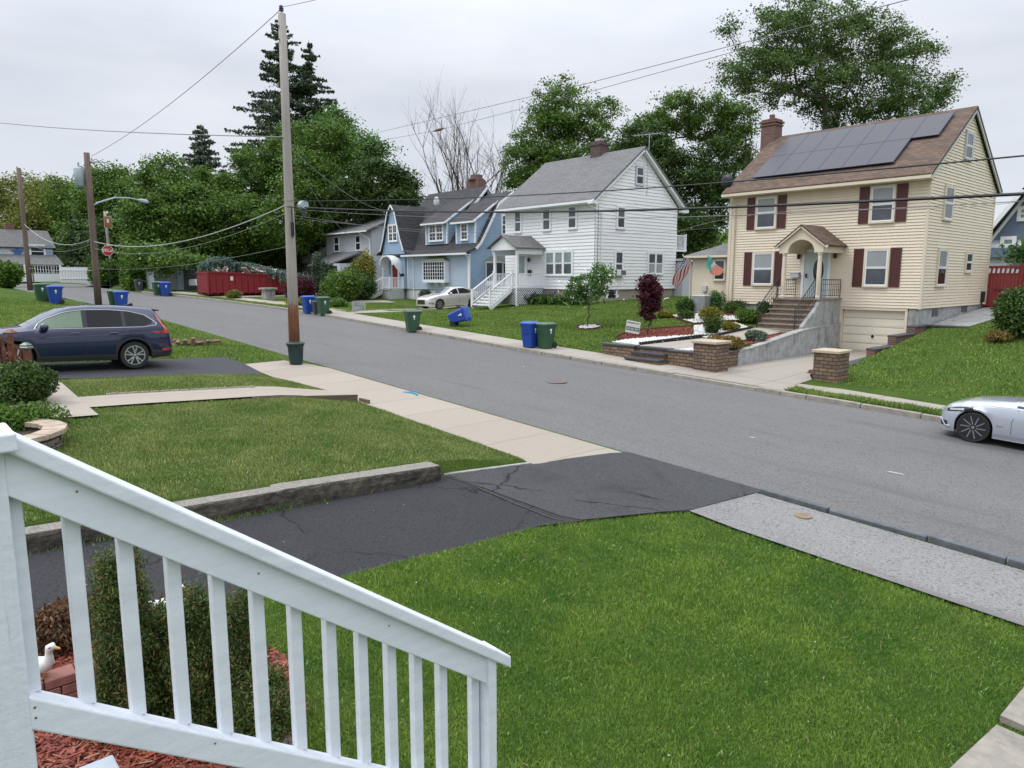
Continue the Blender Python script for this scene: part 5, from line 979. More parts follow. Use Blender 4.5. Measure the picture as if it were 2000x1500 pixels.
# distant wood closing the horizon
q = np.random.default_rng(3); P = []
for px in np.arange(-200, 2300, 16):
    k = 170 + q.uniform(-15, 25); c = atD(px, 545, k); n_ = 160; hh = q.uniform(7, 14); P.append(np.array([c.x, c.y, 3]) + q.uniform(-1, 1, (n_, 3)) * [5, 5, 0] + np.array([0, 0, 1]) * (q.uniform(0, 1, (n_, 1)) ** .8 * hh))
v, f = leafquads(q, np.concatenate(P), 1.7, 1.2, 0, .2); tag(rawmesh('distant_wood', v, f, 'leaf_mid'), 'far wood of mixed green trees along the horizon', 'wood', None, 'stuff')

# ================================================================== CREAM HOUSE GARDEN
def cap(par, x0, x1, y0, y1, z, t=.07, mat='cap_dark', o=.04): m = MB(); m.box(x0 - o, x1 + o, y0 - o, y1 + o, z, z + t); return bev(m.build('cap', mat, par), .012, 1)
W_ = thing('garden_wall', 'low tan stone block wall with dark caps, steps and a pillar before the cream house', 'wall', (-16, 21, .8))
m = MB(); m.box(-18.3, -16.75, 20.92, 21.2, .7, 1.30); m.build('wall_section', 'stone_block', W_); m = MB(); m.box(-15.25, -14.0, 20.92, 21.2, .6, 1.26); m.build('wall_section', 'stone_block', W_)
m = MB(); m.box(-13.95, -13.65, 21.5, 22.95, .5, 1.22); m.build('wall_section', 'stone_block', W_)
m = MB(); m.box(-14.05, -13.18, 20.75, 21.55, .5, 1.66); m.build('pillar', 'stone_block', W_)
cap(W_, -18.3, -16.75, 20.92, 21.2, 1.30); cap(W_, -15.2, -14.1, 20.92, 21.2, 1.26); cap(W_, -13.95, -13.65, 21.62, 22.95, 1.22); cap(W_, -14.05, -13.18, 20.75, 21.55, 1.66, .09, 'cap_tan', .06)
m = MB(); m.box(-16.75, -15.25, 20.42, 21.1, .6, .92); m.box(-16.74, -15.26, 20.74, 21.1, .92, 1.11); m.box(-16.73, -15.27, 21.04, 21.3, 1.1, 1.28); m.build('steps', 'stone_block', W_)
m = MB(); m.box(-16.78, -15.22, 20.38, 20.76, .922, .98); m.box(-16.745, -15.255, 20.7, 21.06, 1.112, 1.17); m.box(-16.745, -15.255, 21.0, 21.34, 1.282, 1.35); m.build('tread', 'cap_dark', W_)
P2 = thing('stone_pillar', 'tan stone block pillar with pale cap right of the far driveway', 'pillar', (-10, 22.3, .6))
m = MB(); m.box(-10.45, -9.68, 22.02, 22.8, .4, 1.53); m.build('shaft', 'stone_block', P2); cap(P2, -10.45, -9.68, 22.02, 22.8, 1.53, .09, 'cap_tan', .06)
CW = thing('concrete_retaining_wall', 'stained grey concrete wall rising along the left side of the far driveway', 'wall', (-13.8, 27, .7))
m = MB(); top = [(22.95, 1.2), (24.5, 1.32), (26.5, 1.52), (28.2, 1.70), (29.5, 1.76), (31.99, 1.78)]
wx_ = lambda y: -13.66 - .40 * (y - 22.95) / 9.04
for (ya_, za_), (yb_, zb4) in zip(top[:-1], top[1:]): n0_ = len(m.v); m.add([(wx_(ya_) - .3, ya_, .4), (wx_(ya_), ya_, .4), (wx_(ya_), ya_, za_), (wx_(ya_) - .3, ya_, za_), (wx_(yb_) - .3, yb_, .4), (wx_(yb_), yb_, .4), (wx_(yb_), yb_, zb4), (wx_(yb_) - .3, yb_, zb4)], [(1, 5, 6, 2), (0, 3, 7, 4), (2, 6, 7, 3)])
m.add([(-13.96, 22.95, .4), (-13.66, 22.95, .4), (-13.66, 22.95, 1.2), (-13.96, 22.95, 1.2)], [(0, 1, 2, 3)]); m.build('wall', 'stucco', CW)
m = MB()
for (y0, z0), (y1, z1) in zip(top[:-1], top[1:]): m.bar((wx_(y0) - .15, y0, z0 + .025), (wx_(y1) - .15, y1, z1 + .025), .34, .05)
m.build('coping', 'concrete_old', CW)
BW = thing('stepped_block_wall', 'stepped block wall with dark caps on the right edge of the far driveway', 'wall', (-10.8, 27, 1))
M('cap_blue', (.075, .085, .10), .6, .2, 8)
for k, (y0, y1, z) in enumerate([(22.9, 27.4, .86), (27.4, 29.3, 1.22), (29.3, 31.2, 1.6), (31.2, 32.9, 1.88)]):
    m = MB(); m.box(-11.02, -10.72, y0, y1 - .01, .4, z - .02); m.build('wall_section', 'brick_red', BW); 
    if k == 0: m = MB(); m.bar((-10.87, y0, .72), (-10.87, y1, .9), .4, .07); m.build('cap', 'cap_dark', BW)
    else: cap(BW, -11.02, -10.72, y0 + .05, y1 - .06, z - .02)
m = MB(); m.box(-10.7, -9.3, 32.5, 32.85, 1.6, 1.86); m.build('wall_section', 'stone_block', BW); cap(BW, -10.66, -9.3, 32.5, 32.85, 1.86)
stones('white_gravel', [(-18.15, 21.3), (-16.9, 21.3), (-16.6, 25.0), (-17.0, 25.2), (-18.1, 22.6)], 1300, 1, label='white stones left of the paved garden walk')
stones('white_gravel', [(-17.1, 25.3), (-16.2, 24.8), (-16.2, 28.2), (-17.5, 29.0), (-18.6, 27.4)], 1500, 2, label='white stones between red edging and brick stairs')
stones('white_gravel', [(-15.0, 21.25), (-14.05, 21.6), (-14.05, 22.6), (-14.7, 23.2)], 500, 3, label='white stones beside the garden wall pillar')
stones('white_gravel', [(-19.0, 27.9), (-17.7, 29.4), (-17.0, 30.3), (-21.0, 30.2), (-21.2, 29.3)], 1600, 4, label='white stones round the shrubs below the cream house')
stones('red_mulch_chips', [(-19.9, 23.9), (-18.25, 22.6), (-17.15, 25.2), (-18.5, 27.1), (-20.3, 25.2)], 1500, 5, 'red_mulch', (.03, .06), 'red mulch round the purple maple', 'red_mulch')
stones('red_mulch_chips', [(-14.6, 23.3), (-14.05, 22.9), (-14.02, 27.8), (-14.6, 27.8)], 600, 6, 'red_mulch', (.03, .06), 'red mulch along the concrete wall', 'red_mulch')
stones('red_mulch_chips', [(-21.3, 30.3), (-16.6, 30.4), (-16.5, 31.9), (-21.3, 31.9)], 900, 7, 'red_mulch', (.03, .06), 'red mulch against the cream house foundation', 'red_mulch')
stones('white_gravel', blob(-23.0, 25.3, .55, .55), 350, 8, label='white stones in a ring at the foot of the dogwood')
M('edging_red', (.11, .028, .024), .7, .2, 8); M('edging_black', (.02, .02, .022), .6)
def edging(name, pts, mat, label, hgt=.11, scallop=.16):
    m = MB()
    for (x0, y0), (x1, y1) in zip(pts[:-1], pts[1:]):
        L_ = math.hypot(x1 - x0, y1 - y0); n = max(1, int(L_ / scallop))
        for i in range(n):
            a = i / n; b = (i + .9) / n; p = (x0 + (x1 - x0) * a, y0 + (y1 - y0) * a); q_ = (x0 + (x1 - x0) * b, y0 + (y1 - y0) * b); z = h(*p); m.bar((p[0], p[1], z + hgt * .35), (q_[0], q_[1], h(*q_) + hgt * .35), .06, hgt); m.tube([((p[0] + q_[0]) / 2, (p[1] + q_[1]) / 2, z), ((p[0] + q_[0]) / 2, (p[1] + q_[1]) / 2, z + hgt)], .045, 6)
    return tag(m.build(name, mat), label, 'garden edging')
edging('garden_edging', [(-18.2, 22.4), (-20.0, 23.8), (-20.4, 25.3), (-18.6, 27.2), (-17.6, 29.2), (-16.9, 30.2)], 'edging_red', 'scalloped dark red edging between lawn and purple maple bed')
edging('garden_edging', [(-21.3, 29.3), (-19.8, 28.3), (-18.9, 27.8), (-17.7, 29.3)], 'edging_red', 'scalloped dark red edging round the upper white stones')
edging('garden_edging', [(-23.0 + .6 * math.cos(a), 25.3 + .6 * math.sin(a)) for a in np.linspace(0, 6.283, 13)], 'edging_red', 'ring of dark red edging round the dogwood')
edging('garden_edging', [(-16.9, 21.4), (-16.6, 25.0), (-16.2, 25.4), (-16.15, 28.2)], 'edging_black', 'black edging beside the paved garden walk', .14)
def bsh(n, label, px, py, X, w, hh, mat, seed, k=3200, size=.055, **kw):
    """shrub whose foot is at a pixel on the ground near X"""
    a, b, c = ray(px, py); kk = 2.0
    while CAMZ + c * kk > h(a * kk, b * kk) and kk < 90: kk += .05
    return bush(n, label, (a * kk, b * kk, h(a * kk, b * kk)), (w, w, hh), k, size, mat, seed, **kw)
bsh('garden_shrub', 'dark green shrub left of the air conditioner', 1341, 612, 0, .55, .75, 'leaf_dark', 1)
bsh('garden_shrub', 'low gold shrub at the left end of the upper bed', 1300, 621, 0, .5, .38, 'leaf_gold', 2)
bsh('garden_shrub', 'small round green shrub among the upper white stones', 1340, 624, 0, .45, .45, 'leaf_boxwood', 3)
bsh('garden_shrub', 'gold and green shrub before the wing window', 1388, 628, 0, .72, .65, 'leaf_gold', 4)
bsh('garden_shrub', 'tall pale leafy shrub beside the downspout', 1398, 608, 0, .5, 1.0, 'leaf_light', 5)
bsh('garden_shrub', 'wide dark green shrub under the left shuttered window', 1432, 612, 0, .75, .62, 'leaf_boxwood', 6)
bsh('garden_shrub', 'rounded bright green shrub nearest the brick stairs', 1460, 631, 0, .68, .68, 'leaf_bright', 7)
bsh('garden_shrub', 'green shrub tucked behind the stair railing', 1490, 613, 0, .5, .6, 'leaf_boxwood', 8)
bsh('garden_shrub', 'dark upright shrub in the lower white stones', 1391, 653, 0, .45, .7, 'leaf_dark', 9)
bsh('garden_shrub', 'low gold tipped shrub beside the dark upright shrub', 1426, 648, 0, .48, .42, 'leaf_gold', 10)
bsh('garden_shrub', 'orange green spreading shrub by the stone pillar', 1410, 681, 0, .85, .5, 'leaf_orange', 11, k=4500)
bsh('lavender_plant', 'small grey violet plant in the red mulch', 1475, 668, 0, .38, .42, 'needle_grey', 12, cat='plant', elong=4)
# --- purple maple and dogwood
def sapling(name, label, base, blobs, ntips, nleaf, size, mat, seed, spread=.14, cat='tree'):
    return tree(name, label, blobs, base, ntips, nleaf, size, mat, seed, bark='bark', spread=spread, r_tip=.006, shell=.1, cat=cat, flat=0, rmax=.09, trunk_h=.25, low=.2)
b = Vector((-18.9, 24.6, h(-18.9, 24.6))); sapling('purple_maple', 'small upright purple leaved maple in red mulch', tuple(b), [(b.x, b.y, b.z + 1.75, .50, .50, .72), (b.x - .1, b.y, b.z + 2.2, .42, .42, .38), (b.x, b.y, b.z + 1.1, .35, .35, .4)], 170, 7500, .075, 'leaf_purple', 31, .1)
b = Vector((-23.0, 25.3, h(-23, 25.3))); sapling('dogwood', 'small dogwood with white flowers on the lawn', tuple(b), [(b.x, b.y, b.z + 1.9, 1.15, 1.0, .6), (b.x + .5, b.y + .3, b.z + 2.5, .6, .5, .55), (b.x - .7, b.y, b.z + 1.6, .7, .6, .35)], 120, 5600, .085, 'leaf_light', 32, .13)
dw = C.objects[[o.name for o in C.objects if o.name.startswith('dogwood')][0]]; q = np.random.default_rng(5); P = np.array([b.x, b.y, b.z + 2.0]) + q.normal(0, 1, (700, 3)) * [.6, .55, .36]; v, f = leafquads(q, P, .085, 1, 0, 1); rawmesh('blossom', v, f, 'flower_white', dw, off=tuple(b))
# irises along the white house
for k, (x, lab, mt) in enumerate([(-33.0, 'violet irises left of the triple window', 'flower_violet'), (-31.2, 'tall iris leaves under the triple window', 'flower_violet'), (-29.3, 'white irises at the corner of the white house', 'flower_white')]):
    q = np.random.default_rng(40 + k); r0 = thing('iris_clump', lab + ' in the foundation bed', 'flowers', (x, 31.0, h(x, 31)), group='irises along the white house'); P = np.array([x, 31.0, h(x, 31) + .3]) + q.normal(0, 1, (420, 3)) * [.65, .28, .12]; v, f = leafquads(q, P, .12, 4.5, 0, 0); rawmesh('leaves', v, f, 'leaf_boxwood', r0, off=(x, 31.0, h(x, 31)))
    P = np.array([x, 30.9, h(x, 31) + .62]) + q.normal(0, 1, (26, 3)) * [.6, .25, .08]; v, f = leafquads(q, P, .14, 1, 0, 0); rawmesh('blossom', v, f, mt, r0, off=(x, 31.0, h(x, 31)))
bsh('foundation_shrub', 'low green shrub left of the white house bed', 1045, 588, 0, .8, .55, 'leaf_mid', 45)
# air conditioner
A = thing('air_conditioner', 'grey outdoor air conditioner beside the cream wing', 'air conditioner', (-20.5, 30.9, h(-20.5, 30.9)))
z0 = h(-20.5, 30.9); m = MB(); m.box(-20.88, -20.12, 30.52, 31.28, z0 + .06, z0 + .85); bev(m.build('case', 'grey_siding', A), .03); m = MB()
for k in range(15): zz = z0 + .12 + k * .048; m.box(-20.9, -20.1, 30.5, 31.3, zz, zz + .018)
m.build('louvre', 'stucco', A); m = MB(); m.box(-21, -20, 30.4, 31.4, z0 - .1, z0 + .05); m.build('pad', 'concrete_old', A)
# flags
M('flag_red', (.42, .05, .06), .8, .1, 6); M('flag_white', (.65, .62, .62), .8, .08, 6); M('flag_blue', (.03, .055, .18), .8, .1, 6); M('flag_teal', (.08, .36, .34), .8, .1, 6); M('flag_coral', (.62, .22, .16), .8, .1, 6)
Fg = thing('stars_and_stripes_flag', 'stars and stripes flag drooping from the corner of the cream wing', 'flag', (-22.35, 32.5, 4.4))
a, b_ = Vector((-22.35, 32.5, 4.35)), Vector((-22.75, 31.9, 5.45)); pA = atY(1334, 500, 31.6); b_ = pA
m = MB(); m.tube([a, b_], .018, 6); m.lathe([(.0, 0), (.04, .04), (.0, .08)], b_, 8); m.build('flag_pole', 'white_trim', Fg)
p0, p1 = atY(1335, 502, 31.6), atY(1352, 514, 31.9); e0, e1 = atY(1311, 556, 31.6), atY(1326, 566, 31.9)
def fl(u, v): p = (p0 * (1 - u) + p1 * u) * (1 - v) + (e0 * (1 - u) + e1 * u) * v; w = math.sin(v * 7 + u * 5) * .05 + math.sin(u * 11) * .035; return p + Vector((w, w, 0))
def patch(par, name, u0, u1, v0, v1, mat, nu=3, nv=12, d=0):
    m = MB(); g_ = [[fl(u0 + (u1 - u0) * i / nu, v0 + (v1 - v0) * j / nv) + Vector((d * .5, -d, 0)) for j in range(nv + 1)] for i in range(nu + 1)]
    for i in range(nu):
        for j in range(nv): m.add([g_[i][j], g_[i + 1][j], g_[i + 1][j + 1], g_[i][j + 1]], [(0, 1, 2, 3)])
    return m.build(name, mat, par, smooth=True)
for s_ in (0, 1):
    pass
mr_, mw_ = MB(), MB()
for k in range(13):
    for j in range(14):
        qd = [fl(k / 13, j / 14), fl((k + 1) / 13, j / 14), fl((k + 1) / 13, (j + 1) / 14), fl(k / 13, (j + 1) / 14)]
        if k < 7 and j < 6: continue
        (mr_ if k % 2 == 0 else mw_).add(qd, [(0, 1, 2, 3)])
mr_.build('red_stripes', 'flag_red', Fg); mw_.build('white_stripes', 'flag_white', Fg); ca = patch(Fg, 'canton', 0, 7 / 13, 0, 6 / 14, 'flag_blue', 4, 6)
m = MB()
for i in range(5):
    for j in range(6):
        c_ = fl((i + .5) * 7 / 13 / 5, (j + .5) * 6 / 14 / 6) + Vector((.012, -.02, 0)); m.add([c_ + Vector((.026 * math.cos(t_), 0, .026 * math.sin(t_))) for t_ in np.linspace(0, 6.28, 6)[:-1]], [(0, 1, 2, 3, 4)])
m.build('stars', 'flag_white', ca)
Fg = thing('teal_flag', 'teal and coral flag on a pole before the wing window', 'flag', (-20.95, 32.5, 3.7)); b_ = atY(1379, 496, 31.8); a = atY(1415, 534, 32.5)
m = MB(); m.tube([a, b_], .018, 6); m.build('flag_pole', 'white_trim', Fg); p0, p1 = atY(1380, 498, 31.8), atY(1410, 529, 32.4); e0, e1 = atY(1383, 528, 31.8), atY(1404, 540, 32.3)
patch(Fg, 'field', 0, .45, 0, 1, 'flag_teal', 4, 8); patch(Fg, 'middle', .45, .6, 0, .9, 'flag_white', 2, 8)
cc = atY(1400, 529, 32.1); m = MB(); m.prism([cc + Vector((.33 * math.cos(t_), -.04 + .1 * math.cos(t_), .24 * math.sin(t_) - .0)) for t_ in np.linspace(0, 6.283, 20)[:-1]], (0.01, -.02, 0)); m.build('emblem', 'flag_coral', Fg)
m = MB(); m.tube([(-24.1, 31.4, h(-24.1, 31.4)), (-23.2, 31.5, 2.75), (-22.9, 31.4, 2.8)], .035, 6); tag(m.build('downspout_extension', 'white_trim'), 'white bent gutter pipe lying on the lawn under the flag', 'pipe')
# yard signs
def yard_sign(label, px, py, w, hh, rz, rows, tilt=0):
    a, b, c = ray(px, py); kk = 5.0
    while CAMZ + c * kk > h(a * kk, b * kk): kk += .05
    x, y = a * kk, b * kk; z = h(x, y); root = thing('yard_sign', label, 'sign', (x, y, z), rz); m = MB(); m.box(-w / 2, w / 2, -.006, .006, .18, .18 + hh); bo = m.build('board', 'flag_white', root, world=False)
    m = MB(); 
    for s_ in (-.3, .3): m.tube([(s_ * w, .01, -.1), (s_ * w, .01, .3)], .006, 5)
    m.build('stake', 'black_iron', root, world=False); M('sign_green', (.03, .10, .06), .6)
    q = random.Random(int(px))
    for (z0, z1, band) in rows:
        if band: m = MB(); m.box(-w / 2 + .02, w / 2 - .02, -.0085, -.006, .18 + z0 * hh, .18 + z1 * hh); m.build('band', 'sign_green', bo, world=False)
        m = MB(); x_ = -w / 2 + .05; a0, a1 = .18 + (z0 + .06) * hh, .18 + (z1 - .06) * hh
        while x_ < w / 2 - .08:
            st_ = .012; cwid = q.uniform(.035, .05); m.box(x_, x_ + st_, -.011, -.0086, a0, a1)
            if q.random() < .6: m.box(x_ + cwid - st_, x_ + cwid, -.011, -.0086, a0, a1)
            for fz in q.sample([0, .5, 1], 2): zz = a0 + (a1 - a0 - st_) * fz; m.box(x_ + st_, x_ + cwid - st_, -.0109, -.0087, zz, zz + st_)
            x_ += cwid + .016
        m.build('lettering', 'flag_white' if band else 'sign_green', bo, world=False)
    root.rotation_euler = (0, R(tilt), rz); return root
yard_sign('white and green lawn sign with two lines of blurred letters on the blue house lawn', 701, 612, .95, .5, R(25), [(.52, .94, True), (.06, .48, True)])
yard_sign('tilted white lawn sign with a green band beside the purple maple', 1233, 659, .62, .52, R(22), [(.72, .96, False), (.2, .5, True)], 8)

# ================================================================== BINS
M('bin_green', (.028, .085, .042), .45, .12, 5); M('bin_green_lid', (.05, .12, .06), .4, .1, 5); M('bin_blue', (.012, .055, .30), .4, .1, 5); M('bin_blue_lid', (.02, .085, .40), .38, .1, 5); M('bin_grey', (.05, .052, .058), .5, .12, 5)
M('emblem_white', (.75, .77, .77), .6)
def bin_proto(body, lid):
    root = thing('wheeled_bin', 'bin', 'bin', (0, 0, 0)); m = MB(); hb = .96
    def ringz(z, w, d, dy=0): c_ = .06; return [(x, y + dy, z) for x, y in [(-w + c_, -d), (w - c_, -d), (w, -d + c_), (w, d - c_), (w - c_, d), (-w + c_, d), (-w, d - c_), (-w, -d + c_)]]
    L_ = [ringz(.02, .235, .25), ringz(.45, .262, .295), ringz(.86, .285, .335), ringz(.865, .30, .35), ringz(.95, .305, .355)]
    vs = sum(L_, []); fs = [(i * 8 + j, i * 8 + (j + 1) % 8, (i + 1) * 8 + (j + 1) % 8, (i + 1) * 8 + j) for i in range(4) for j in range(8)] + [tuple(range(8))[::-1]]
    m.add(vs, fs); m.box(-.12, .12, -.32, -.28, .52, .56); m.box(-.12, .12, -.34, -.3, .72, .75); m.box(-.2, .2, -.335, -.30, .60, .62); b = m.build('body', body, root)
    m = MB(); r1, r2, r3 = ringz(.955, .325, .375, 0), ringz(.99, .32, .37), ringz(1.045, .22, .25, -.02); m.add(r1 + r2 + r3, [(i * 8 + j, i * 8 + (j + 1) % 8, (i + 1) * 8 + (j + 1) % 8, (i + 1) * 8 + j) for i in range(2) for j in range(8)] + [tuple(range(8))[::-1], tuple(range(16, 24))]); m.build('lid', lid, root)
    m = MB(); m.tube([(-.24, .36, .9), (-.24, .43, .94), (.24, .43, .94), (.24, .36, .9)], .018, 6); m.build('handle', body, root)
    for s_ in (-1, 1):
        m = MB(); m.lathe([(.02, -.03), (.12, -.03), (.135, -.015), (.135, .015), (.12, .03), (.02, .03)], (s_ * .27, .25, .135), 14, 'x'); m.build('wheel', 'rubber', root)
    for s_ in (-1, 1):
        m = MB(); c_ = Vector((s_ * .289, -.02, .74)); m.prism([c_ + Vector((0, .055 * math.cos(t_), .06 * math.sin(t_))) for t_ in np.linspace(0, 6.283, 13)[:-1]], (s_ * .006, 0, 0)); m.prism([(s_ * .282, -.045, .6), (s_ * .282, .01, .6), (s_ * .284, .01, .66), (s_ * .284, -.045, .66)], (s_ * .008, 0, 0)); m.build('emblem', 'emblem_white', b)
    return root
protos = {}
GB = 'wheeled bins set out for collection'
def put_bin(col, label, px, py, rz=0, X=None, lid=None, rot=None, sc=1, xy=None):
    if xy: x, y = xy
    else:
        a, b, c = ray(px, py); kk = 8.0
        while CAMZ + c * kk > h(a * kk, b * kk) + .02: kk += .03
        x, y = a * kk, b * kk
    key = col + str(lid)
    if key not in protos: protos[key] = bin_proto('bin_' + col, 'bin_' + (lid or (col + '_lid' if col != 'grey' else 'grey'))); o = protos[key]
    else: o = copy_tree(protos[key])
    o.location = (x, y, h(x, y) + .02); o.rotation_euler = rot or (0, 0, rz); o.scale = (sc, sc, sc); return tag(o, label, 'bin', GB)
put_bin('green', 'green wheeled bin standing left beside the blue bin before the dark transformer pole', 226, 601)
put_bin('blue', 'blue wheeled bin standing right of a green one, showing above the blue car roof', 238, 603)
put_bin('green', 'green wheeled bin on the grass slope at far left', 83, 589, .1)
put_bin('blue', 'blue wheeled bin on the grass slope at far left, right of a green one', 109, 594, .1)
put_bin('green', 'dark green wheeled bin before the white brick garage', 309, 577); put_bin('blue', 'blue wheeled bin before the white brick garage', 324, 578)
put_bin('blue', 'blue wheeled bin on the far kerb just right of the utility pole', 603, 612); put_bin('green', 'green wheeled bin on the far kerb beside a small grey bin', 632, 615)
put_bin('grey', 'small dark grey bin between the blue and green bins', 619, 613, sc=.72)
put_bin('green', 'green wheeled bin standing alone on the sidewalk before the beige car', 806, 648, R(-12))
put_bin('blue', 'blue wheeled bin blown over and leaning on the lawn', 0, 0, rot=(R(-78), R(6), R(-28)), xy=(-29.0, 21.6))
protos['bluelast'] = S.objects[[o.name for o in C.objects if o.get('label', '').startswith('blue wheeled bin blown')][0]]; protos['bluelast'].location.z += .34; protos['bluelast'].rotation_euler = (R(-72), 0, R(-62))
put_bin('blue', 'blue wheeled bin touching the green bin on the sidewalk', 1036, 678, R(6)); put_bin('green', 'green wheeled bin with pale lid touching the blue bin on the sidewalk', 1066, 680, R(4))
put_bin('green', 'far dark green bin before the white fence', 143, 551, sc=1.1); put_bin('blue', 'far blue bin before the white fence', 156, 551, sc=1.1); put_bin('grey', 'far dark grey bin before the white fence', 169, 551, sc=1.1)
put_bin('grey', 'dark grey bin at the right end of the green hedge', 272, 568, sc=.85)
M('can_green', (.012, .03, .03), .45, .12, 5)
T_ = thing('round_trash_can', 'dark green round trash can at the foot of the utility pole', 'trash can', (-22.3, 10.25, h(-22.3, 10.25)))
z0 = h(-22.3, 10.25) + .02; m = MB(); m.lathe([(.20, z0), (.22, z0 + .1), (.255, z0 + .6), (.28, z0 + .62), (.285, z0 + .68)], (-22.3, 10.25, 0), 20); b = m.build('body', 'can_green', T_)
m = MB(); m.lathe([(.30, z0 + .66), (.30, z0 + .70), (.26, z0 + .73), (.12, z0 + .745), (.01, z0 + .745)], (-22.3, 10.25, 0), 20); m.build('lid', 'can_green', T_)
for s_ in (-1, 1): m = MB(); m.box(-22.3 + s_ * .29, -22.3 + s_ * .36, 10.17, 10.33, z0 + .56, z0 + .62); m.build('handle', 'can_green', T_)

# ================================================================== DUMPSTER AND THE FAR SIDE SHRUBS
M('dumpster_red', (.21, .009, .014), .5, .15, 2, stain=((.14, .02, .02), 3, .62)); M('debris', (.40, .36, .30), .8, .5, 2.2)
D = thing('dumpster', 'long red open top dumpster heaped with debris on the far driveway', 'dumpster', (-55.2, 21.3, 2.5)); Xa, Xb, Ya, Yb, zb_ = -56.3, -53.9, 18.3, 24.6, 2.55
m = MB(); m.prism([(Xb, Ya, zb_ + .12), (Xb, Yb, zb_ + .12), (Xb, Yb, zb_ + 1.45), (Xb, Ya, zb_ + 1.7)], (-.06, 0, 0)); m.prism([(Xa, Ya, zb_ + .12), (Xa, Yb, zb_ + .12), (Xa, Yb, zb_ + 1.45), (Xa, Ya, zb_ + 1.7)], (.06, 0, 0)); m.box(Xa, Xb, Ya, Ya + .06, zb_ + .12, zb_ + 1.7); m.box(Xa, Xb, Yb - .06, Yb, zb_ + .12, zb_ + 1.45); m.box(Xa, Xb, Ya, Yb, zb_ + .1, zb_ + .2); m.build('body', 'dumpster_red', D)
m = MB()
for i in range(14): y = Ya + .12 + i * .47; m.box(Xb, Xb + .07, y, y + .09, zb_ + .1, zb_ + 1.4)
m.build('rib', 'dumpster_red', D)
m = MB(); m.bar((Xb + .03, Ya, zb_ + 1.72), (Xb + .03, Yb, zb_ + 1.47), .13, .12); m.bar((Xb + .03, Ya - .02, zb_ + .12), (Xb + .03, Ya - .02, zb_ + 1.75), .14, .12); m.box(Xa - .05, Xb + .08, Ya - .06, Ya + .02, zb_ + 1.62, zb_ + 1.76); m.build('rim', 'dumpster_red', D)
m = MB(); m.box(Xb + .075, Xb + .09, 19.9, 20.1, zb_ + 1.1, zb_ + 1.4); m.build('sticker', 'flag_white', D)
for (y,) in ((18.8,), (23.8,)): m = MB(); m.lathe([(.02, -.1), (.13, -.1), (.13, .1), (.02, .1)], (Xb - .2, y, zb_ + .1), 10, 'x'); m.build('wheel', 'rubber', D)
q = random.Random(4); m = MB()
for i in range(26): x, y = q.uniform(Xa + .3, Xb - .3), q.uniform(Ya + .4, Yb - .6); m.bar((x, y, zb_ + 1.35 + q.uniform(0, .4)), (x + q.uniform(-.9, .9), y + q.uniform(-.9, .9), zb_ + 1.5 + q.uniform(-.1, .6)), q.uniform(.1, .5), .05)
tag(m.build('debris_heap', 'debris'), 'pale boards and rubbish heaped in the red dumpster', 'debris', None, 'stuff')
# weeping cedar over the dumpster
q = np.random.default_rng(8); base = (-56.9, 22.0, h(-56.9, 22.0)); r0 = thing('weeping_cedar', 'blue green weeping cedar trailing over the red dumpster', 'tree', base); m = MB(); P = []
arc = [(-56.9, 22.0, 2.5), (-56.8, 21.4, 5.0), (-56.7, 20.4, 5.4), (-56.6, 19.4, 5.2), (-56.5, 18.8, 4.6)]; arc2 = [(-56.8, 21.4, 5.0), (-56.0, 22.6, 4.9), (-55.0, 23.8, 4.5), (-54.2, 24.9, 4.3), (-53.4, 25.8, 4.0)]; arc3 = [(-56.8, 21.4, 5.0), (-55.4, 22.2, 4.7), (-53.9, 23.0, 4.5), (-52.9, 23.9, 4.2)]
for a_ in (arc, arc2, arc3): m.tube(a_, [.09, .07, .05, .035, .02][:len(a_)], 6); 
for a_, n_ in ((arc, 300), (arc2, 260), (arc3, 120)):
    A_ = np.array(a_)
    for _ in range(n_):
        t_ = q.uniform(.22 if a_ is arc else .05, 1) * (len(A_) - 1); i = min(int(t_), len(A_) - 2); p = A_[i] + (A_[i + 1] - A_[i]) * (t_ - i) + q.normal(0, [.25, .25, .06]); l_ = min(abs(q.normal(.38, .3)) + .08, p[2] - 2.5, 1.05); nn = int(l_ * 16) + 3; z_ = np.linspace(0, l_, nn); P.append(np.stack([p[0] + q.normal(0, .03, nn), p[1] + q.normal(0, .03, nn), p[2] - z_], 1))
m.build('trunk', 'bark_grey', r0); v, f = leafquads(q, np.concatenate(P), .10, 1.8, 1.5, 0); rawmesh('foliage', v, f, 'needle_blue', r0, off=base)
bsh('arborvitae', 'tall narrow arborvitae, left of the pair before the grey house', 622, 580, 0, .62, 3.2, 'needle_dark', 51, k=5000, size=.09, cat='tree', lumps=12); bsh('arborvitae', 'tall narrow arborvitae, right of the pair before the grey house', 637, 582, 0, .55, 2.6, 'needle_dark', 52, k=4200, size=.09, cat='tree', lumps=12)
bsh('rhododendron', 'large green rhododendron before the grey house', 668, 588, 0, 1.9, 2.3, 'leaf_mid', 53, k=9000, size=.13); bsh('rhododendron', 'tall gold flecked shrub against the blue house corner', 708, 580, 0, 1.5, 3.4, 'leaf_gold', 54, k=7000, size=.12, lumps=12); bsh('rhododendron', 'dark green shrub behind the blue house stairs', 700, 584, 0, 1.9, 2.2, 'leaf_dark', 55, k=8000, size=.13)
bsh('laceleaf_maple', 'low red laceleaf maple before the grey garage wing', 592, 588, 0, 1.6, 1.7, 'leaf_purple', 56, k=6000, size=.1, cat='tree'); bsh('groundcover_shrub', 'low yellow green shrubs by the grey driveway', 582, 596, 0, 1.1, .5, 'leaf_gold', 57, k=2500, size=.08); bsh('groundcover_shrub', 'dark low shrub left of the tall green wheeled bin', 655, 600, 0, .9, .6, 'leaf_mid', 58, k=2500, size=.09)
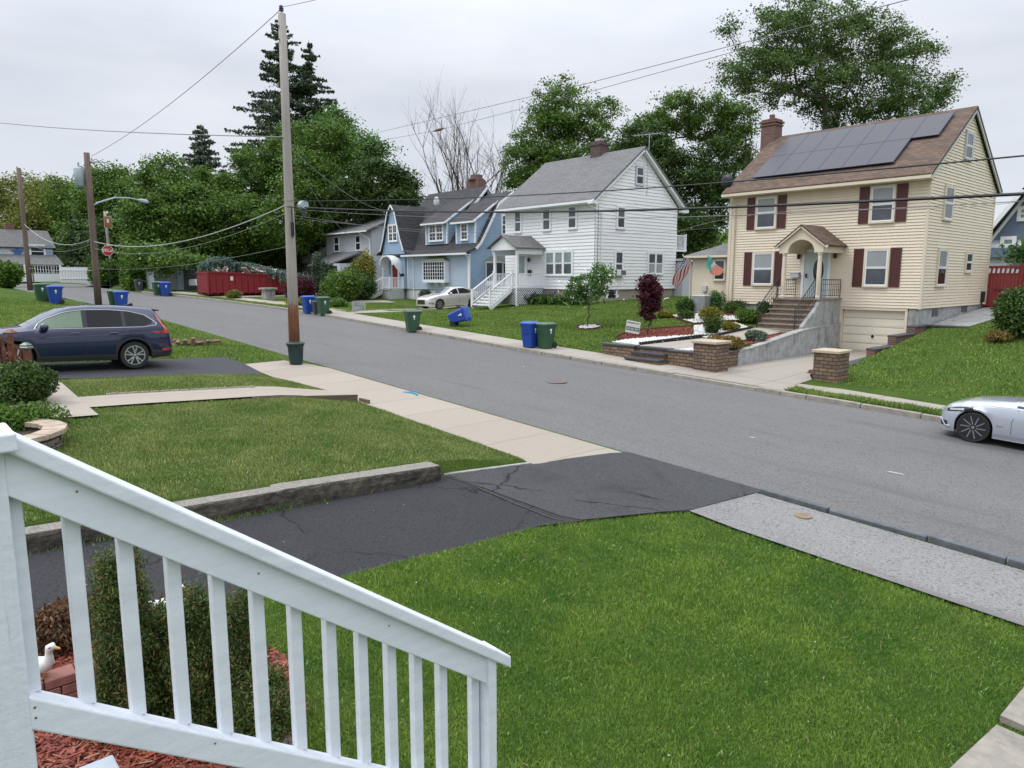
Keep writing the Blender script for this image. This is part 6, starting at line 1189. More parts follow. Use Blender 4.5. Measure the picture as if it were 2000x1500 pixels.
bsh('groundcover_shrub', 'low mixed shrub beside the stone planter', 456, 583, 0, .7, .6, 'leaf_yellow', 59, k=2200, size=.08); bsh('lavender_plant', 'grey violet plant at the blue house foundation', 830, 588, 0, .6, .8, 'needle_grey', 60, cat='plant', elong=4, k=2200)
sp = Vector((-50.2, 21.2, h(-50.2, 21.2))); pl = thing('stone_planter', 'grey square stone planter by the sidewalk before the dumpster', 'planter', tuple(sp)); m = MB(); m.box(sp.x - .35, sp.x + .35, sp.y - .35, sp.y + .35, sp.z - .1, sp.z + .7); m.build('pedestal', 'concrete_old', pl); m = MB(); m.box(sp.x - .5, sp.x + .5, sp.y - .5, sp.y + .5, sp.z + .7, sp.z + .82); m.build('slab', 'concrete_old', pl)
# hedge, stop sign, white fence, far bits at the left
hb = (-68.0, 17.6, h(-68, 17.6)); q = np.random.default_rng(9); r0 = thing('hedge', 'clipped bright green hedge right of the stop sign', 'hedge', hb); P = q.uniform(-1, 1, (9000, 3)) * [1.3, 2.3, 1.25] + [hb[0], hb[1] + .8, hb[2] + 1.25]; P += q.normal(0, .09, P.shape); v, f = leafquads(q, P, .17, 1.4, 0, .3); rawmesh('foliage', v, f, 'leaf_bright', r0, off=hb); m = MB(); m.tube([hb, (hb[0], hb[1] + .8, hb[2] + 1.2)], .08, 6); m.build('stem', 'bark', r0)
ss = Vector((-70.4, 15.6, h(-70.4, 15.6))); sg = thing('stop_sign', 'red octagonal stop sign at the far corner of the street', 'sign', tuple(ss)); m = MB(); m.tube([tuple(ss), tuple(ss + Vector((0, 0, 3.3)))], .04, 6); m.build('post', 'can_green', sg)
nrm = Vector((-ss.x, -ss.y, 0)).normalized(); sd_ = Vector((nrm.y, -nrm.x, 0)) * -1; cen = ss + Vector((0, 0, 3.1)); 
if sd_.dot(Vector((.66, .75, 0))) < 0: sd_ = -sd_
M('sign_red', (.45, .012, .02), .45); m = MB(); m.prism([cen + nrm * .05 + (sd_ * math.cos(a) + Vector((0, 0, 1)) * math.sin(a)) * .47 for a in np.arange(8) * math.pi / 4 + math.pi / 8], nrm * .01); fc = m.build('border', 'emblem_white', sg); m = MB(); m.prism([cen + nrm * .061 + (sd_ * math.cos(a) + Vector((0, 0, 1)) * math.sin(a)) * .435 for a in np.arange(8) * math.pi / 4 + math.pi / 8], nrm * .006); fc = m.build('face', 'sign_red', sg)
tcu = bpy.data.curves.new('lettering', 'FONT'); tcu.body = 'STOP'; tcu.size = .36; tcu.align_x = 'CENTER'; tcu.align_y = 'CENTER'; tcu.extrude = .003; tcu.offset = .008; tcu.materials.append(MT['emblem_white']); to_ = bpy.data.objects.new('lettering_curve', tcu); C.objects.link(to_); bpy.context.view_layer.update(); tme = bpy.data.meshes.new_from_object(to_); bpy.data.objects.remove(to_); tme.materials.clear(); tme.materials.append(MT['emblem_white']); to = bpy.data.objects.new('lettering', tme); C.objects.link(to); to.parent = fc
to.matrix_local = Matrix.Translation(cen + nrm * .072 - WL[fc]) @ Matrix((sd_, Vector((0, 0, 1)), nrm)).transposed().to_4x4()
fx = -87; f_ = thing('white_fence', 'white board fence behind the far bins', 'fence', (fx, 15, 3.3)); m = MB()
for k in range(7, 24): y = 12.9 + k * .25; m.box(fx, fx + .04, y + .01, y + .24, 3.3, 4.95)
m.build('board', 'white_trim', f_); m = MB(); m.box(fx + .04, fx + .09, 14.65, 18.9, 3.7, 3.8); m.box(fx + .04, fx + .09, 14.65, 18.9, 4.6, 4.7); m.build('rail', 'white_trim', f_)
bsh('round_evergreen', 'round dark evergreen left of the white fence', 115, 550, 0, 1.35, 2.6, 'leaf_dark', 61, k=5000, size=.2); bsh('garden_shrub', 'dark shrubs at the far left edge of the street', 10, 562, 0, 1.3, 1.7, 'leaf_mid', 62, k=6000, size=.2); bsh('garden_shrub', 'low shrub row before the pale grey house', 70, 548, 0, 2.2, .7, 'leaf_mid', 63, k=5000, size=.2)
bsh('garden_shrub', 'dark shrub behind the stop sign post', 205, 557, 0, 1.8, 2.2, 'leaf_mid', 65, k=5000, size=.2)
bsh('boxwood_bush', 'large rounded dark boxwood at the right edge on the bank', 2000, 662, 0, 1.15, 1.7, 'leaf_boxwood', 64, k=16000, size=.07, lumps=14); bsh('dried_grass_clump', 'tan dried grass clump left of the boxwood', 1953, 668, 0, .5, .35, 'leaf_orange', 66, k=1500, size=.05, elong=5, cat='plant')
r0 = thing('window_plants', 'potted green plants on the red fence ledge at the right edge', 'plants', (-9.2, 41.0, 4.4)); q = np.random.default_rng(6); P = np.array([-9.3, 41.0, 5.0]) + q.normal(0, 1, (900, 3)) * [.5, .2, .32]; v, f = leafquads(q, P, .14, 2, 0, 0); rawmesh('foliage', v, f, 'leaf_light', r0, off=(-9.2, 41, 4.4)); m = MB(); m.box(-10, -8.7, 40.8, 41.2, 4.3, 4.55); m.build('planter', 'stucco', r0)
m = MB(); m.lathe([(.34, 0), (.34, .012), (.3, .016), (.01, .016)], (-15.4, 15.5, zroad(-15.4) + .002), 20); M('manhole_iron', (.13, .10, .085), .7, .25, 10); tag(m.build('manhole_cover', 'manhole_iron'), 'round rusty manhole cover in the street', 'manhole cover')
m = MB(); m.lathe([(.13, 0), (.13, .012), (.1, .015), (.01, .015)], (-4.85, 10.2, h(-4.85, 10.2) + .046), 16); M('brass', (.21, .15, .085), .6, .2, 10); tag(m.build('valve_cover', 'brass'), 'small rusty valve cover in the asphalt path', 'valve cover')
m = MB(); m.lathe([(.12, 0), (.12, .012), (.01, .014)], (-11.8, 20.6, zroad(-11.8) + .11), 14); tag(m.build('valve_cover', 'brass'), 'small dark valve cover in the far driveway lip', 'valve cover')
M('paint_blue', (.03, .30, .48), .6); m = MB(); m.tube([(-16.35, 10.55, h(-16.3, 10.6) + .025), (-16.2, 10.72, h(-16.2, 10.7) + .025), (-15.98, 10.74, h(-16, 10.7) + .025), (-15.8, 10.62, h(-15.8, 10.6) + .025)], .03, 4); o = m.build('paint_mark', 'paint_blue'); tag(o, 'small blue paint stroke on the near sidewalk', 'paint mark'); o.scale.z = 1
M('litter', (.33, .32, .29), .8, .3, 20)
for k, (x, y, l_, lab) in enumerate([(-5.1, 14.0, .28, 'pale scrap on the road before the silver car'), (-8.1, 14.2, .12, 'tiny pale scrap near the driveway mouth'), (-18.2, 16.6, .1, 'small pale scraps left of the manhole')]): m = MB(); m.prism([(x, y, zroad(x) + .005), (x + l_, y + .05, zroad(x + l_) + .005), (x + l_ - .02, y + .1, zroad(x + l_) + .012), (x + .02, y + .06, zroad(x) + .012)], (0, 0, .004)); tag(m.build('paper_scrap', 'litter'), lab, 'litter')

# ================================================================== POLES AND WIRES
def pole(label, base, top, r0_, r1_, mat, n=14):
    b = Vector(base); t_ = Vector(top); root = thing('utility_pole', label, 'utility pole', base); m = MB(); m.tube([b + (t_ - b) * u for u in (0, .3, .7, 1)], [r0_, r0_ * .88, r1_ * 1.1, r1_], n); m.build('shaft', mat, root, smooth=True); return root, b, t_
P1, b1, t1 = pole('tall weathered utility pole with rust stained foot beside the round trash can', (-22.75, 10.42, .9), tuple(atY(550.5, 27, 10.5)), .185, .12, 'wood_pole_old')
def onp(b, t_, z): return b + (t_ - b) * ((z - b.z) / (t_.z - b.z))
m = MB(); m.tube([t1, t1 + Vector((0, 0, .12))], .02, 6); m.lathe([(.05, 0), (.085, .03), (.05, .06), (.08, .09), (.05, .12), (.07, .15), (.03, .19)], t1 + Vector((-.03, 0, .08)), 12); M('insulator', (.06, .07, .16), .25); m.build('insulator', 'insulator', P1)
m = MB()
for z in (11.7, 11.3, 8.3): p = onp(b1, t1, z); m.lathe([(.03, -.16), (.03, .16)], p, 8, 'y')
m.build('bolt', 'black_iron', P1)
p = onp(b1, t1, 5.6); vd = Vector((-p.x, -p.y, 0)).normalized() * .17; rt = Vector((.66, .75, 0)) * .08; m = MB(); m.tube([p + vd + rt + Vector((0, 0, .55)), p + vd + rt + Vector((0, 0, -.45))], .02, 6); m.box(p.x + vd.x + rt.x - .04, p.x + vd.x + rt.x + .04, p.y + vd.y + rt.y - .04, p.y + vd.y + rt.y + .04, 5.2, 5.65); m.build('cable_guard', 'black_iron', P1)
rq = np.random.default_rng(2)
P2_, b2, t2 = pole('brown utility pole with transformer and curved street lamp arm', (-49.4, 10.2, 2.0), tuple(atY(169, 298, 10.1)), .21, .16, 'wood_pole_brown')
p = onp(b2, t2, 9.6); m = MB(); c_ = p + Vector((-.25, -.42, -.4)); m.lathe([(.1, -.1), (.27, 0), (.27, .95), (.22, 1.02), (.05, 1.06)], c_, 14); M('transformer_grey', (.36, .42, .46), .45); tr_ = m.build('transformer', 'transformer_grey', P2_, smooth=True); m = MB()
for s_ in (-.12, .12): m.tube([c_ + Vector((s_, 0, 1.05)), c_ + Vector((s_, 0, 1.3))], .03, 6)
m.bar(c_ + Vector((0, .2, .5)), c_ + Vector((0, .5, .5)), .08, .1); m.build('bushing', 'transformer_grey', tr_)
pa = onp(b2, t2, 8.0); e_ = atY(272, 391, 13.0); m = MB(); mid = (pa + e_) / 2 + Vector((0, 0, .35)); pts = [pa, pa * .7 + mid * .3 + Vector((0, 0, .08)), mid, mid * .4 + e_ * .6 + Vector((0, 0, .06)), e_]
m.tube(pts, [.06, .05, .045, .04, .04], 8); ar_ = m.build('lamp_arm', 'transformer_grey', P2_, smooth=True); m = MB(); d_ = (pts[-1] - pts[-2]).normalized(); m.tube([e_ - d_ * .1, e_ + d_ * .1, e_ + d_ * .45, e_ + d_ * .6], [.06, .12, .13, .05], 10); m.build('lamp_head', 'transformer_grey', ar_)
m = MB(); 
for k in range(3): m.tube([t2 + Vector((0, 0, -.6)), t2 + Vector((.3 + .25 * k, .4 + .2 * k, -.35 - .1 * k)), t2 + Vector((.5 + .25 * k, .7 + .2 * k, -.75))], .02, 5)
m.build('bracket', 'black_iron', P2_)
P3_, b3, t3 = pole('brown utility pole at the far left before the pale grey house', (-67.6, 9.3, 2.7), tuple(atY(36, 328, 9.3)), .2, .15, 'wood_pole_brown')
m = MB(); m.tube([b3 + Vector((.2, .25, 0)), b3 + Vector((.2, .25, 2.2))], .05, 6); m.build('cable_guard', 'leaf_gold', P3_)
P4_, b4, t4 = pole('short pale pole with orange basketball backboard by the stop sign', tuple(Vector((-76.6, 17.2, 3.1))), tuple(atY(204.5, 413, 17.2)), .16, .12, 'wood_pole_old')
M('board_orange', (.34, .11, .05), .6, .3, 3); c_ = atY(211, 434, 17.0); vd = Vector((-c_.x, -c_.y, 0)).normalized(); sr = Vector((-vd.y, vd.x, 0)); 
if sr.dot(Vector((.66, .75, 0))) < 0: sr = -sr
c_ = c_ + vd * .25
def qd(c_, w, hh, n_, d): return [c_ + sr * s1 * w + Vector((0, 0, 1)) * s2 * hh + n_ * d for s1, s2 in ((-1, -1), (1, -1), (1, 1), (-1, 1))]
m = MB(); m.prism(qd(c_, .34, .55, vd, 0), vd * .05); bb = m.build('backboard', 'cap_tan', P4_); m = MB(); m.prism(qd(c_ + Vector((0, 0, -.02)), .28, .46, vd, .052), vd * .01); m.build('panel', 'board_orange', bb); m = MB(); m.prism(qd(c_ + Vector((0, 0, .1)), .09, .18, vd, .064), vd * .006); m.build('emblem', 'white_trim', bb)
m = MB(); m.bar(c_ + Vector((0, 0, .2)), onp(b4, t4, c_.z + .2), .08, .08); m.lathe([(.04, .7), (.08, .85), (.03, 1.0)], c_ + Vector((0, 0, 0)), 8); m.build('bracket', 'white_trim', P4_)
M('wire_black', (.012, .012, .015), .6, .05); M('wire_grey', (.20, .20, .21), .6, .05); M('wire_pale', (.42, .44, .46), .5, .05)
def wire(label, pts, r, mat='wire_black', sag=0, name='overhead_wire', n=20):
    pts = [Vector(p) for p in pts]
    if len(pts) == 2: a, b = pts; pts = [a + (b - a) * (i / n) - Vector((0, 0, 4 * sag * (i / n) * (1 - i / n))) for i in range(n + 1)]
    return tag(MB().tube(pts, r, 5).build(name, mat), label, 'cable', 'overhead wires')
def px_curve(lst, Y): return [atY(x, y, Y) for x, y in lst]
def smooth_px(lst, n=24):
    xs = [p[0] for p in lst]; X_ = np.linspace(xs[0], xs[-1], n); cf = np.polyfit(xs, [p[1] for p in lst], min(3, len(lst) - 1)); return [(x, float(np.polyval(cf, x))) for x in X_]
wire('thickest black cable crossing before the white and cream houses', px_curve(smooth_px([(560, 404), (800, 412), (1000, 413), (1200, 413), (1430, 405), (1700, 392), (2000, 379), (2150, 372)]), 10.3), .021)
wire('black wire passing over the cream house eave', px_curve(smooth_px([(560, 392), (760, 392), (960, 385), (1200, 370), (1430, 355), (1700, 333), (2000, 304), (2150, 290)]), 10.3), .011)
wire('thin grey wire below the thickest cable', px_curve(smooth_px([(560, 408), (900, 424), (1160, 427), (1400, 424), (1700, 408), (2000, 392), (2150, 385)]), 10.3), .0055, 'wire_grey')
wire('power line from the pole top to the upper left', [t1 + Vector((0, 0, .15)), t2 + Vector((.1, .2, -.2))], .012, 'wire_grey', .35); wire('power line from the pole top towards the upper right', [t1 + Vector((0, 0, .2)), atY(900, -90, 10.3)], .009, 'wire_grey', .1)
wire('twisted grey cable crossing the left sky to the pole', [atY(0, 240, 6.0) + Vector((0, 0, 0)), onp(b1, t1, 8.35)], .016, 'wire_grey', .12)
wire('high wire slanting down across the sky to the left', [atD(1790, -5, 30), atD(1150, 162, 55), atD(720, 263, 95)], .022, 'wire_grey'); wire('second high wire with a splice before the bare trees', [atD(1480, 88, 40), atD(1170, 174, 55), atD(860, 253, 80), atD(700, 283, 95)], .02, 'wire_grey')
tag(MB().tube([atD(846, 256.5, 78), atD(857, 253.5, 78), atD(868, 250.5, 78)], [.05, .16, .05], 8).build('wire_splice', 'brick_red'), 'reddish splice on the wire before the bare trees', 'wire splice')
for k, (a, b, c_, lab) in enumerate([((756, 438), (850, 445), 9.5, ''),]): pass
wire('pale cable sagging from the utility pole to the brown pole', [onp(b1, t1, 6.25), onp(b2, t2, 6.0)], .022, 'wire_pale', .75); wire('darker cable below the pale sagging cable', [onp(b1, t1, 6.0), onp(b2, t2, 5.6)], .012, 'wire_grey', .75)
wire('low thin wire between the utility pole and the brown pole', [onp(b1, t1, 4.9), onp(b2, t2, 4.4)], .008, 'wire_grey', .3)
wire('pale cable looping between the two brown poles', [onp(b2, t2, 6.2), onp(b3, t3, 8.0)], .02, 'wire_pale', .9); wire('grey cable looping between the two brown poles', [onp(b2, t2, 5.9), onp(b3, t3, 6.6)], .014, 'wire_grey', .6); wire('lower grey wire between the two brown poles', [onp(b2, t2, 4.3), onp(b3, t3, 4.6)], .012, 'wire_pale', .1)
wire('service wire from the utility pole to the blue house', [onp(b1, t1, 8.1), (-47.0, 31.2, 9.2)], .012, 'wire_grey', 1.0); wire('service wire from the utility pole to the white house corner', [onp(b1, t1, 5.9), (-28.7, 32.0, 6.3)], .007, 'wire_grey', .4)
wire('service wire from the utility pole to the grey house', [onp(b1, t1, 8.0), (-57, 32.9, 7.6)], .012, 'wire_grey', 1.1); wire('thin service wire running to the cream house corner', [onp(b1, t1, 5.8), (-19.8, 32, 6.4)], .006, 'wire_grey', .5)
wire('thin grey wire crossing the upper windows of the cream house', px_curve(smooth_px([(1330, 452), (1430, 421), (1600, 415), (1800, 405), (2000, 393)]), 24), .007, 'wire_grey')
g_ = thing('cable_splice_box', 'silver cable splice box hanging right of the utility pole', 'splice box', tuple(atY(592, 400, 10.3))); c_ = atY(592, 400, 10.3); m = MB(); m.tube([c_ + Vector((-.12, 0, .0)), c_ + Vector((.12, 0, .0))], .13, 10); m.build('case', 'transformer_grey', g_); m = MB(); m.tube([c_ + Vector((0, 0, -.12)), c_ + Vector((.05, 0, -.35))], .07, 8); m.build('tail', 'black_iron', g_)

# ================================================================== CARS
def carpaint(name, c, metal=.35):
    m, t, b = nodes(name); b.inputs['Base Color'].default_value = (*c, 1); b.inputs['Metallic'].default_value = metal; b.inputs['Roughness'].default_value = .28; b.inputs['Coat Weight'].default_value = 1; b.inputs['Coat Roughness'].default_value = .03; MT[name] = m
carpaint('paint_navy', (.003, .010, .05), .2); carpaint('paint_silver', (.50, .535, .60), .45); carpaint('paint_beige', (.62, .60, .56), .25)
M('chrome', (.75, .76, .78), .12, .02, metal=1); M('cladding', (.022, .023, .026), .55, .1); M('tail_red', (.42, .012, .015), .12, .1, coat=1); M('lamp_clear', (.45, .47, .50), .1, .1, coat=1); M('rim_alloy', (.55, .56, .58), .25, .05, metal=.8); M('rim_smoke', (.30, .30, .32), .3, .05, metal=.6); M('rim_black', (.035, .035, .04), .3, .05, metal=.5); M('windscreen', (.10, .13, .15), .03, .1, spec=1); M('car_glass', (.008, .009, .011), .03, .1, spec=.25); M('brake_yellow', (.45, .26, .02), .5); M('car_glass_clear', (.10, .16, .09), .04, .25, .8, spec=.8)
class Car:
    def __init__(s, name, label, paint, L_, pr, wheels, R_, arch):
        s.root = thing(name, label, 'car'); s.L = L_; s.pr = pr; s.wh = wheels; s.R = R_; s.arch = arch; s.paint = paint
        # pr: dict of (xs, ys) curves: hw half width, belt, top, hr roof half width, sill
    def c(s, k, x): return lt(x, *s.pr[k])
    def ring(s, x):
        hw, be, tp, hr, zs = (s.c(k, x) for k in ('hw', 'belt', 'top', 'hr', 'sill')); zb = zs
        for wx in s.wh:
            d = abs(x - wx)
            if d < s.arch: zb = max(zb, s.R + math.sqrt(s.arch ** 2 - d ** 2))
        z1 = max(zb + .02, min(zs + .12, be - .2)); zm = max(z1 + .02, (zs + be) * .53); z3 = max(zm + .02, be - .09); e = min(.06, (tp - be) * .35)
        return [(hw * .95 if zb < zs + .01 else hw * .99, zb), (hw * .992, z1), (hw, zm), (hw * .985, z3), (hw * .955, be), (hr + (hw * .955 - hr) * .12, tp - e * 1.3), (hr * .93, tp - e * .35), (hr * .5, tp - .006), (0, tp)]
    def y(s, x, z):
        r = s.ring(x)
        for (y0, z0), (y1, z1) in zip(r[:-1], r[1:]):
            if z0 <= z <= z1 + 1e-6: return y0 + (y1 - y0) * ((z - z0) / (z1 - z0 + 1e-9))
        return r[0][0] if z < r[0][1] else 0
    def body(s):
        xs = sorted(set([round(float(v), 3) for v in np.concatenate([np.linspace(0, s.L, 70)] + [w + s.arch * np.sin(np.linspace(-1.57, 1.57, 25)) for w in s.wh] + [[w - s.arch - .004, w + s.arch + .004] for w in s.wh])])); xs = [x for x in xs if 0 <= x <= s.L]
        m = MB(); n = 17; rows = []
        for x in xs: r = s.ring(x); rows.append([(x, y, z) for y, z in r] + [(x, -y, z) for y, z in r[-2::-1]])
        m.v = [p for r in rows for p in r]; m.f = [(i * n + j, i * n + j + 1, (i + 1) * n + j + 1, (i + 1) * n + j) for i in range(len(rows) - 1) for j in range(n - 1)] + [tuple(range(n))[::-1], tuple((len(rows) - 1) * n + k for k in range(n))]
        o = m.build('body', s.paint, s.root, smooth=True); o.data.set_sharp_from_angle(angle=R(38)); s.b = o
        m = MB(); w0 = s.wh; m.box(.25, w0[0] - s.arch - .02, -.7, .7, s.c('sill', .5) + .02, .5); m.box(w0[0] + s.arch, w0[1] - s.arch, -.78, .78, s.c('sill', 2) + .01, .55); m.box(w0[1] + s.arch, s.L - .2, -.72, .72, s.c('sill', s.L - .4) + .03, .55); m.box(w0[0] - s.arch, w0[0] + s.arch, -.5, .5, .3, s.c('belt', w0[0]) - .12); m.box(w0[1] - s.arch, w0[1] + s.arch, -.5, .5, .3, s.c('belt', w0[1]) - .1); m.build('underbody', 'dark', s.root)
    def side(s, name, x0, x1, lo, hi, mat, off=.005, nx=24, nz=4, par=None, both=True, smooth=True):
        """a panel lying on the flank between z = lo(x) and z = hi(x)"""
        for sg in ((1, -1) if both else (1,)):
            m = MB(); xs = np.linspace(x0, x1, nx + 1)
            for x in xs:
                a, b = lo(x) if callable(lo) else lo, hi(x) if callable(hi) else hi
                for j in range(nz + 1): z = a + (b - a) * j / nz; m.v.append((x, sg * (s.y(x, z) + off), z))
            m.f = [(i * (nz + 1) + j, i * (nz + 1) + j + 1, (i + 1) * (nz + 1) + j + 1, (i + 1) * (nz + 1) + j) for i in range(nx) for j in range(nz)]; m.build(name, mat, par or s.root, smooth=smooth)
    def top(s, name, x0, x1, mat, f=.97, off=.006, nx=12):
        m = MB(); rows = []
        for x in np.linspace(x0, x1, nx + 1):
            r = [p for p in s.ring(x)[5:]]; a = [(x, y * f, z + off) for y, z in r]; rows.append(a + [(x, -y, z) for x_, y, z in a[-2::-1]])
        n = len(rows[0]); m.v = [p for r in rows for p in r]; m.f = [(i * n + j, i * n + j + 1, (i + 1) * n + j + 1, (i + 1) * n + j) for i in range(nx) for j in range(n - 1)]; return m.build(name, mat, s.root, smooth=True)
    def line(s, name, pts, r, mat, off=.006, par=None):
        for sg in (1, -1):
            P = [Vector((x, sg * (s.y(x, z) + off), z)) for x, z in pts]; MB().tube(P, r, 5).build(name, mat, par or s.b)
    def wheels(s, rim, spokes, width=.225, rr=.70, twist=0, hubc='rim_black', inset=.03, ring=None):
        for wx in s.wh:
            for sg in (1, -1):
                yw = s.c('hw', wx) - inset; R_ = s.R; w = width; ya, yb = sg * (yw - w), sg * yw; c_ = (wx, 0, R_)
                m = MB(); m.lathe([(R_ * .55, ya), (R_ * .94, ya), (R_, ya + sg * .03), (R_, yb - sg * .03), (R_ * .95, yb), (R_ * rr, yb - sg * .004), (R_ * rr * .97, yb - sg * .03)], c_, 40, 'y', False); t_ = m.build('wheel', 'rubber', s.root, smooth=False)
                m = MB(); m.lathe([(R_ * rr, yb - sg * .006), (R_ * rr * .93, yb - sg * .012), (R_ * rr * .9, yb - sg * .10), (.02, yb - sg * .10)], c_, 36, 'y'); m.build('barrel', 'rim_black', t_)
                m = MB(); m.lathe([(R_ * rr + .002, yb - sg * .014), (R_ * rr + .002, yb - sg * .001), (R_ * rr * .92, yb - sg * .001), (R_ * rr * .92, yb - sg * .02)], c_, 36, 'y', False)
                if ring: m.build('rim_lip', ring, t_); m = MB()
                for k in range(spokes):
                    a = 2 * math.pi * k / spokes + .3; a2 = a + twist; p0 = Vector((wx + .04 * math.cos(a), yb - sg * .02, R_ + .04 * math.sin(a))); p1 = Vector((wx + R_ * rr * .95 * math.cos(a2), yb - sg * .012, R_ + R_ * rr * .95 * math.sin(a2)))
                    if spokes <= 6:
                        for dd in (-.13, .13): m.bar(Vector((wx + .05 * math.cos(a + dd), yb - sg * .02, R_ + .05 * math.sin(a + dd))), Vector((wx + R_ * rr * .95 * math.cos(a2 + dd * 1.7), yb - sg * .012, R_ + R_ * rr * .95 * math.sin(a2 + dd * 1.7))), .034, .03, (0, 1, 0))
                    else: m.bar(p0, p1, .022, .026, (0, 1, 0))
                m.lathe([(.065, yb - sg * .035), (.06, yb - sg * .008), (.01, yb - sg * .004)], c_, 16, 'y'); m.build('rim', rim, t_)
    def place(s, x, y, z, rz, rx=0, ry=0): s.root.location = (x, y, z); s.root.rotation_euler = (rx, ry, rz)

# --- dark blue sport utility car on the neighbour's driveway
K = Car('blue_suv', 'dark blue sport utility car parked across the near driveway', 'paint_navy', 4.58,
        dict(hw=([0, .06, .2, .5, 1.0, 3.6, 4.2, 4.45, 4.58], [.60, .72, .83, .90, .925, .925, .90, .84, .76]), belt=([0, .1, .5, 1.2, 2.0, 3.2, 4.0, 4.3, 4.5, 4.58], [.62, .82, .96, 1.03, 1.06, 1.10, 1.16, 1.16, 1.02, .70]),
             top=([0, .08, .3, .7, 1.15, 1.3, 1.6, 1.95, 2.2, 2.6, 3.2, 3.8, 4.1, 4.2, 4.35, 4.5, 4.58], [.70, .88, .99, 1.06, 1.12, 1.20, 1.38, 1.56, 1.63, 1.67, 1.675, 1.65, 1.62, 1.56, 1.33, 1.08, .74]),
             hr=([0, .2, 1.1, 1.3, 1.9, 2.4, 3.6, 4.2, 4.45, 4.58], [.5, .66, .74, .72, .64, .63, .60, .57, .66, .62]), sill=([0, .2, .5, 1, 3.5, 4.2, 4.58], [.30, .24, .24, .25, .25, .27, .36])), [.93, 3.59], .36, .425)
K.body(); b_ = K.b
lo = lambda x: 1.075 + .018 * (x - 1.5); wt = ([1.32, 1.6, 2.0, 2.4, 3.0, 3.5, 3.9, 4.16], [1.13, 1.33, 1.49, 1.555, 1.565, 1.53, 1.43, 1.24])
hi = lambda x: lt(x, *wt)
K.side('side_window', 1.42, 2.39, lambda x: lo(x) + .02, lambda x: hi(x) - .02, 'car_glass_clear', .006); K.side('side_window', 2.50, 3.32, lambda x: lo(x) + .02, lambda x: hi(x) - .02, 'car_glass', .006); K.side('side_window', 3.40, 4.06, lambda x: lo(x) + .02 + max(0, x - 3.85) * .35, lambda x: hi(x) - .02, 'car_glass', .006)
K.side('pillar', 2.39, 2.50, lambda x: lo(x) + .01, lambda x: hi(x) - .01, 'cladding', .008, 4); K.side('pillar', 3.32, 3.40, lambda x: lo(x) + .01, lambda x: hi(x) - .01, 'cladding', .008, 4)
ol = [(1.33, lo(1.33) + .0)] + [(x, hi(x)) for x in np.linspace(1.42, 4.1, 30)] + [(4.18, 1.20), (4.12, 1.155), (3.9, 1.13)] + [(x, lo(x)) for x in np.linspace(3.8, 1.33, 24)]
K.line('chrome_trim', ol, .011, 'chrome', .008)
K.top('windscreen', 1.30, 1.95, 'windscreen', .94); K.top('rear_window', 4.2, 4.42, 'car_glass', .9)
K.side('cladding', 1.355, 3.165, .255, .40, 'cladding', .012, 20); K.side('cladding', .08, .505, .25, .42, 'cladding', .01, 8); K.side('cladding', 4.015, 4.53, .29, .50, 'cladding', .01, 8)
for wx in (.93, 3.59): K.line('wheel_arch', [(wx + .455 * math.cos(a), .36 + .455 * math.sin(a)) for a in np.linspace(-.2, math.pi + .2, 22)], .034, 'cladding', -.002)

for x0 in (1.42, 2.44): K.line('door_seam', [(x0, .42), (x0, .7), (x0, 1.06)], .009, 'dark', .0)
K.line('door_seam', [(3.1, .75), (3.3, .95), (3.38, 1.1)], .005, 'dark', .002); K.line('door_seam', [(x, .83 + .04 * (x - 1)) for x in np.linspace(.9, 4.2, 20)], .006, 'paint_navy', .002)
for x0 in (2.1, 3.0): K.line('handle', [(x0, .955), (x0 + .04, .965), (x0 + .16, .965), (x0 + .2, .955)], .017, 'paint_navy', .02)
K.line('filler_flap', [(3.5, .88), (3.72, .88), (3.72, 1.02), (3.5, 1.02), (3.5, .88)], .004, 'dark', .002)
K.side('tail_lamp', 4.05, 4.52, lambda x: .93 + .06 * (4.52 - x), lambda x: 1.0 + .14 * max(0, x - 4.2), 'tail_red', .012, 12); K.side('tail_lamp', 4.18, 4.47, lambda x: max(1.0, 1.40 - (x - 4.18) * 2.0), lambda x: 1.49 - (x - 4.18) * 1.28, 'tail_red', .014, 10)
K.side('headlamp', .1, .55, lambda x: .74 + .12 * x, lambda x: .82 + .2 * x, 'lamp_clear', .01, 8)
m = MB(); m.prism([(3.95, -.52, 1.60), (4.33, -.52, 1.565), (4.35, -.52, 1.545), (4.1, -.52, 1.50)], (0, 1.04, 0)); m.build('spoiler', 'paint_navy', K.root); m = MB(); m.prism([(3.55, -.02, 1.65), (3.8, -.02, 1.64), (3.79, -.02, 1.72), (3.74, -.02, 1.73)], (0, .04, 0)); m.build('aerial_fin', 'paint_navy', K.root)
for sg in (1, -1): m = MB(); m.lathe([(.02, -.13), (.085, -.10), (.1, 0), (.09, .08), (.02, .1)], (1.52, sg * 1.0, 1.13), 12, 'y'); o = m.build('door_mirror', 'paint_navy', K.root, smooth=True); m = MB(); m.bar((1.5, sg * .9, 1.08), (1.52, sg * .97, 1.1), .08, .05); m.build('mirror_arm', 'cladding', o)
K.side('reflector', 4.3, 4.52, .47, .53, 'tail_red', .014, 5, 2)
K.wheels('rim_alloy', 5, rr=.71, inset=.01)
K.place(-24.1, 1.69, 0, R(90))
K.root.rotation_euler = (0, R(0), R(90)); zf, zr_ = h(-24, 2.70) + .022, h(-24, 5.60) + .022; K.root.rotation_euler = (0, math.atan2(zf - zr_, 2.9), R(90)); K.root.location.z = zf + (zf - zr_) / 2.9 * 1.01; K.root.scale = (1.09, 1.09, 1.10)
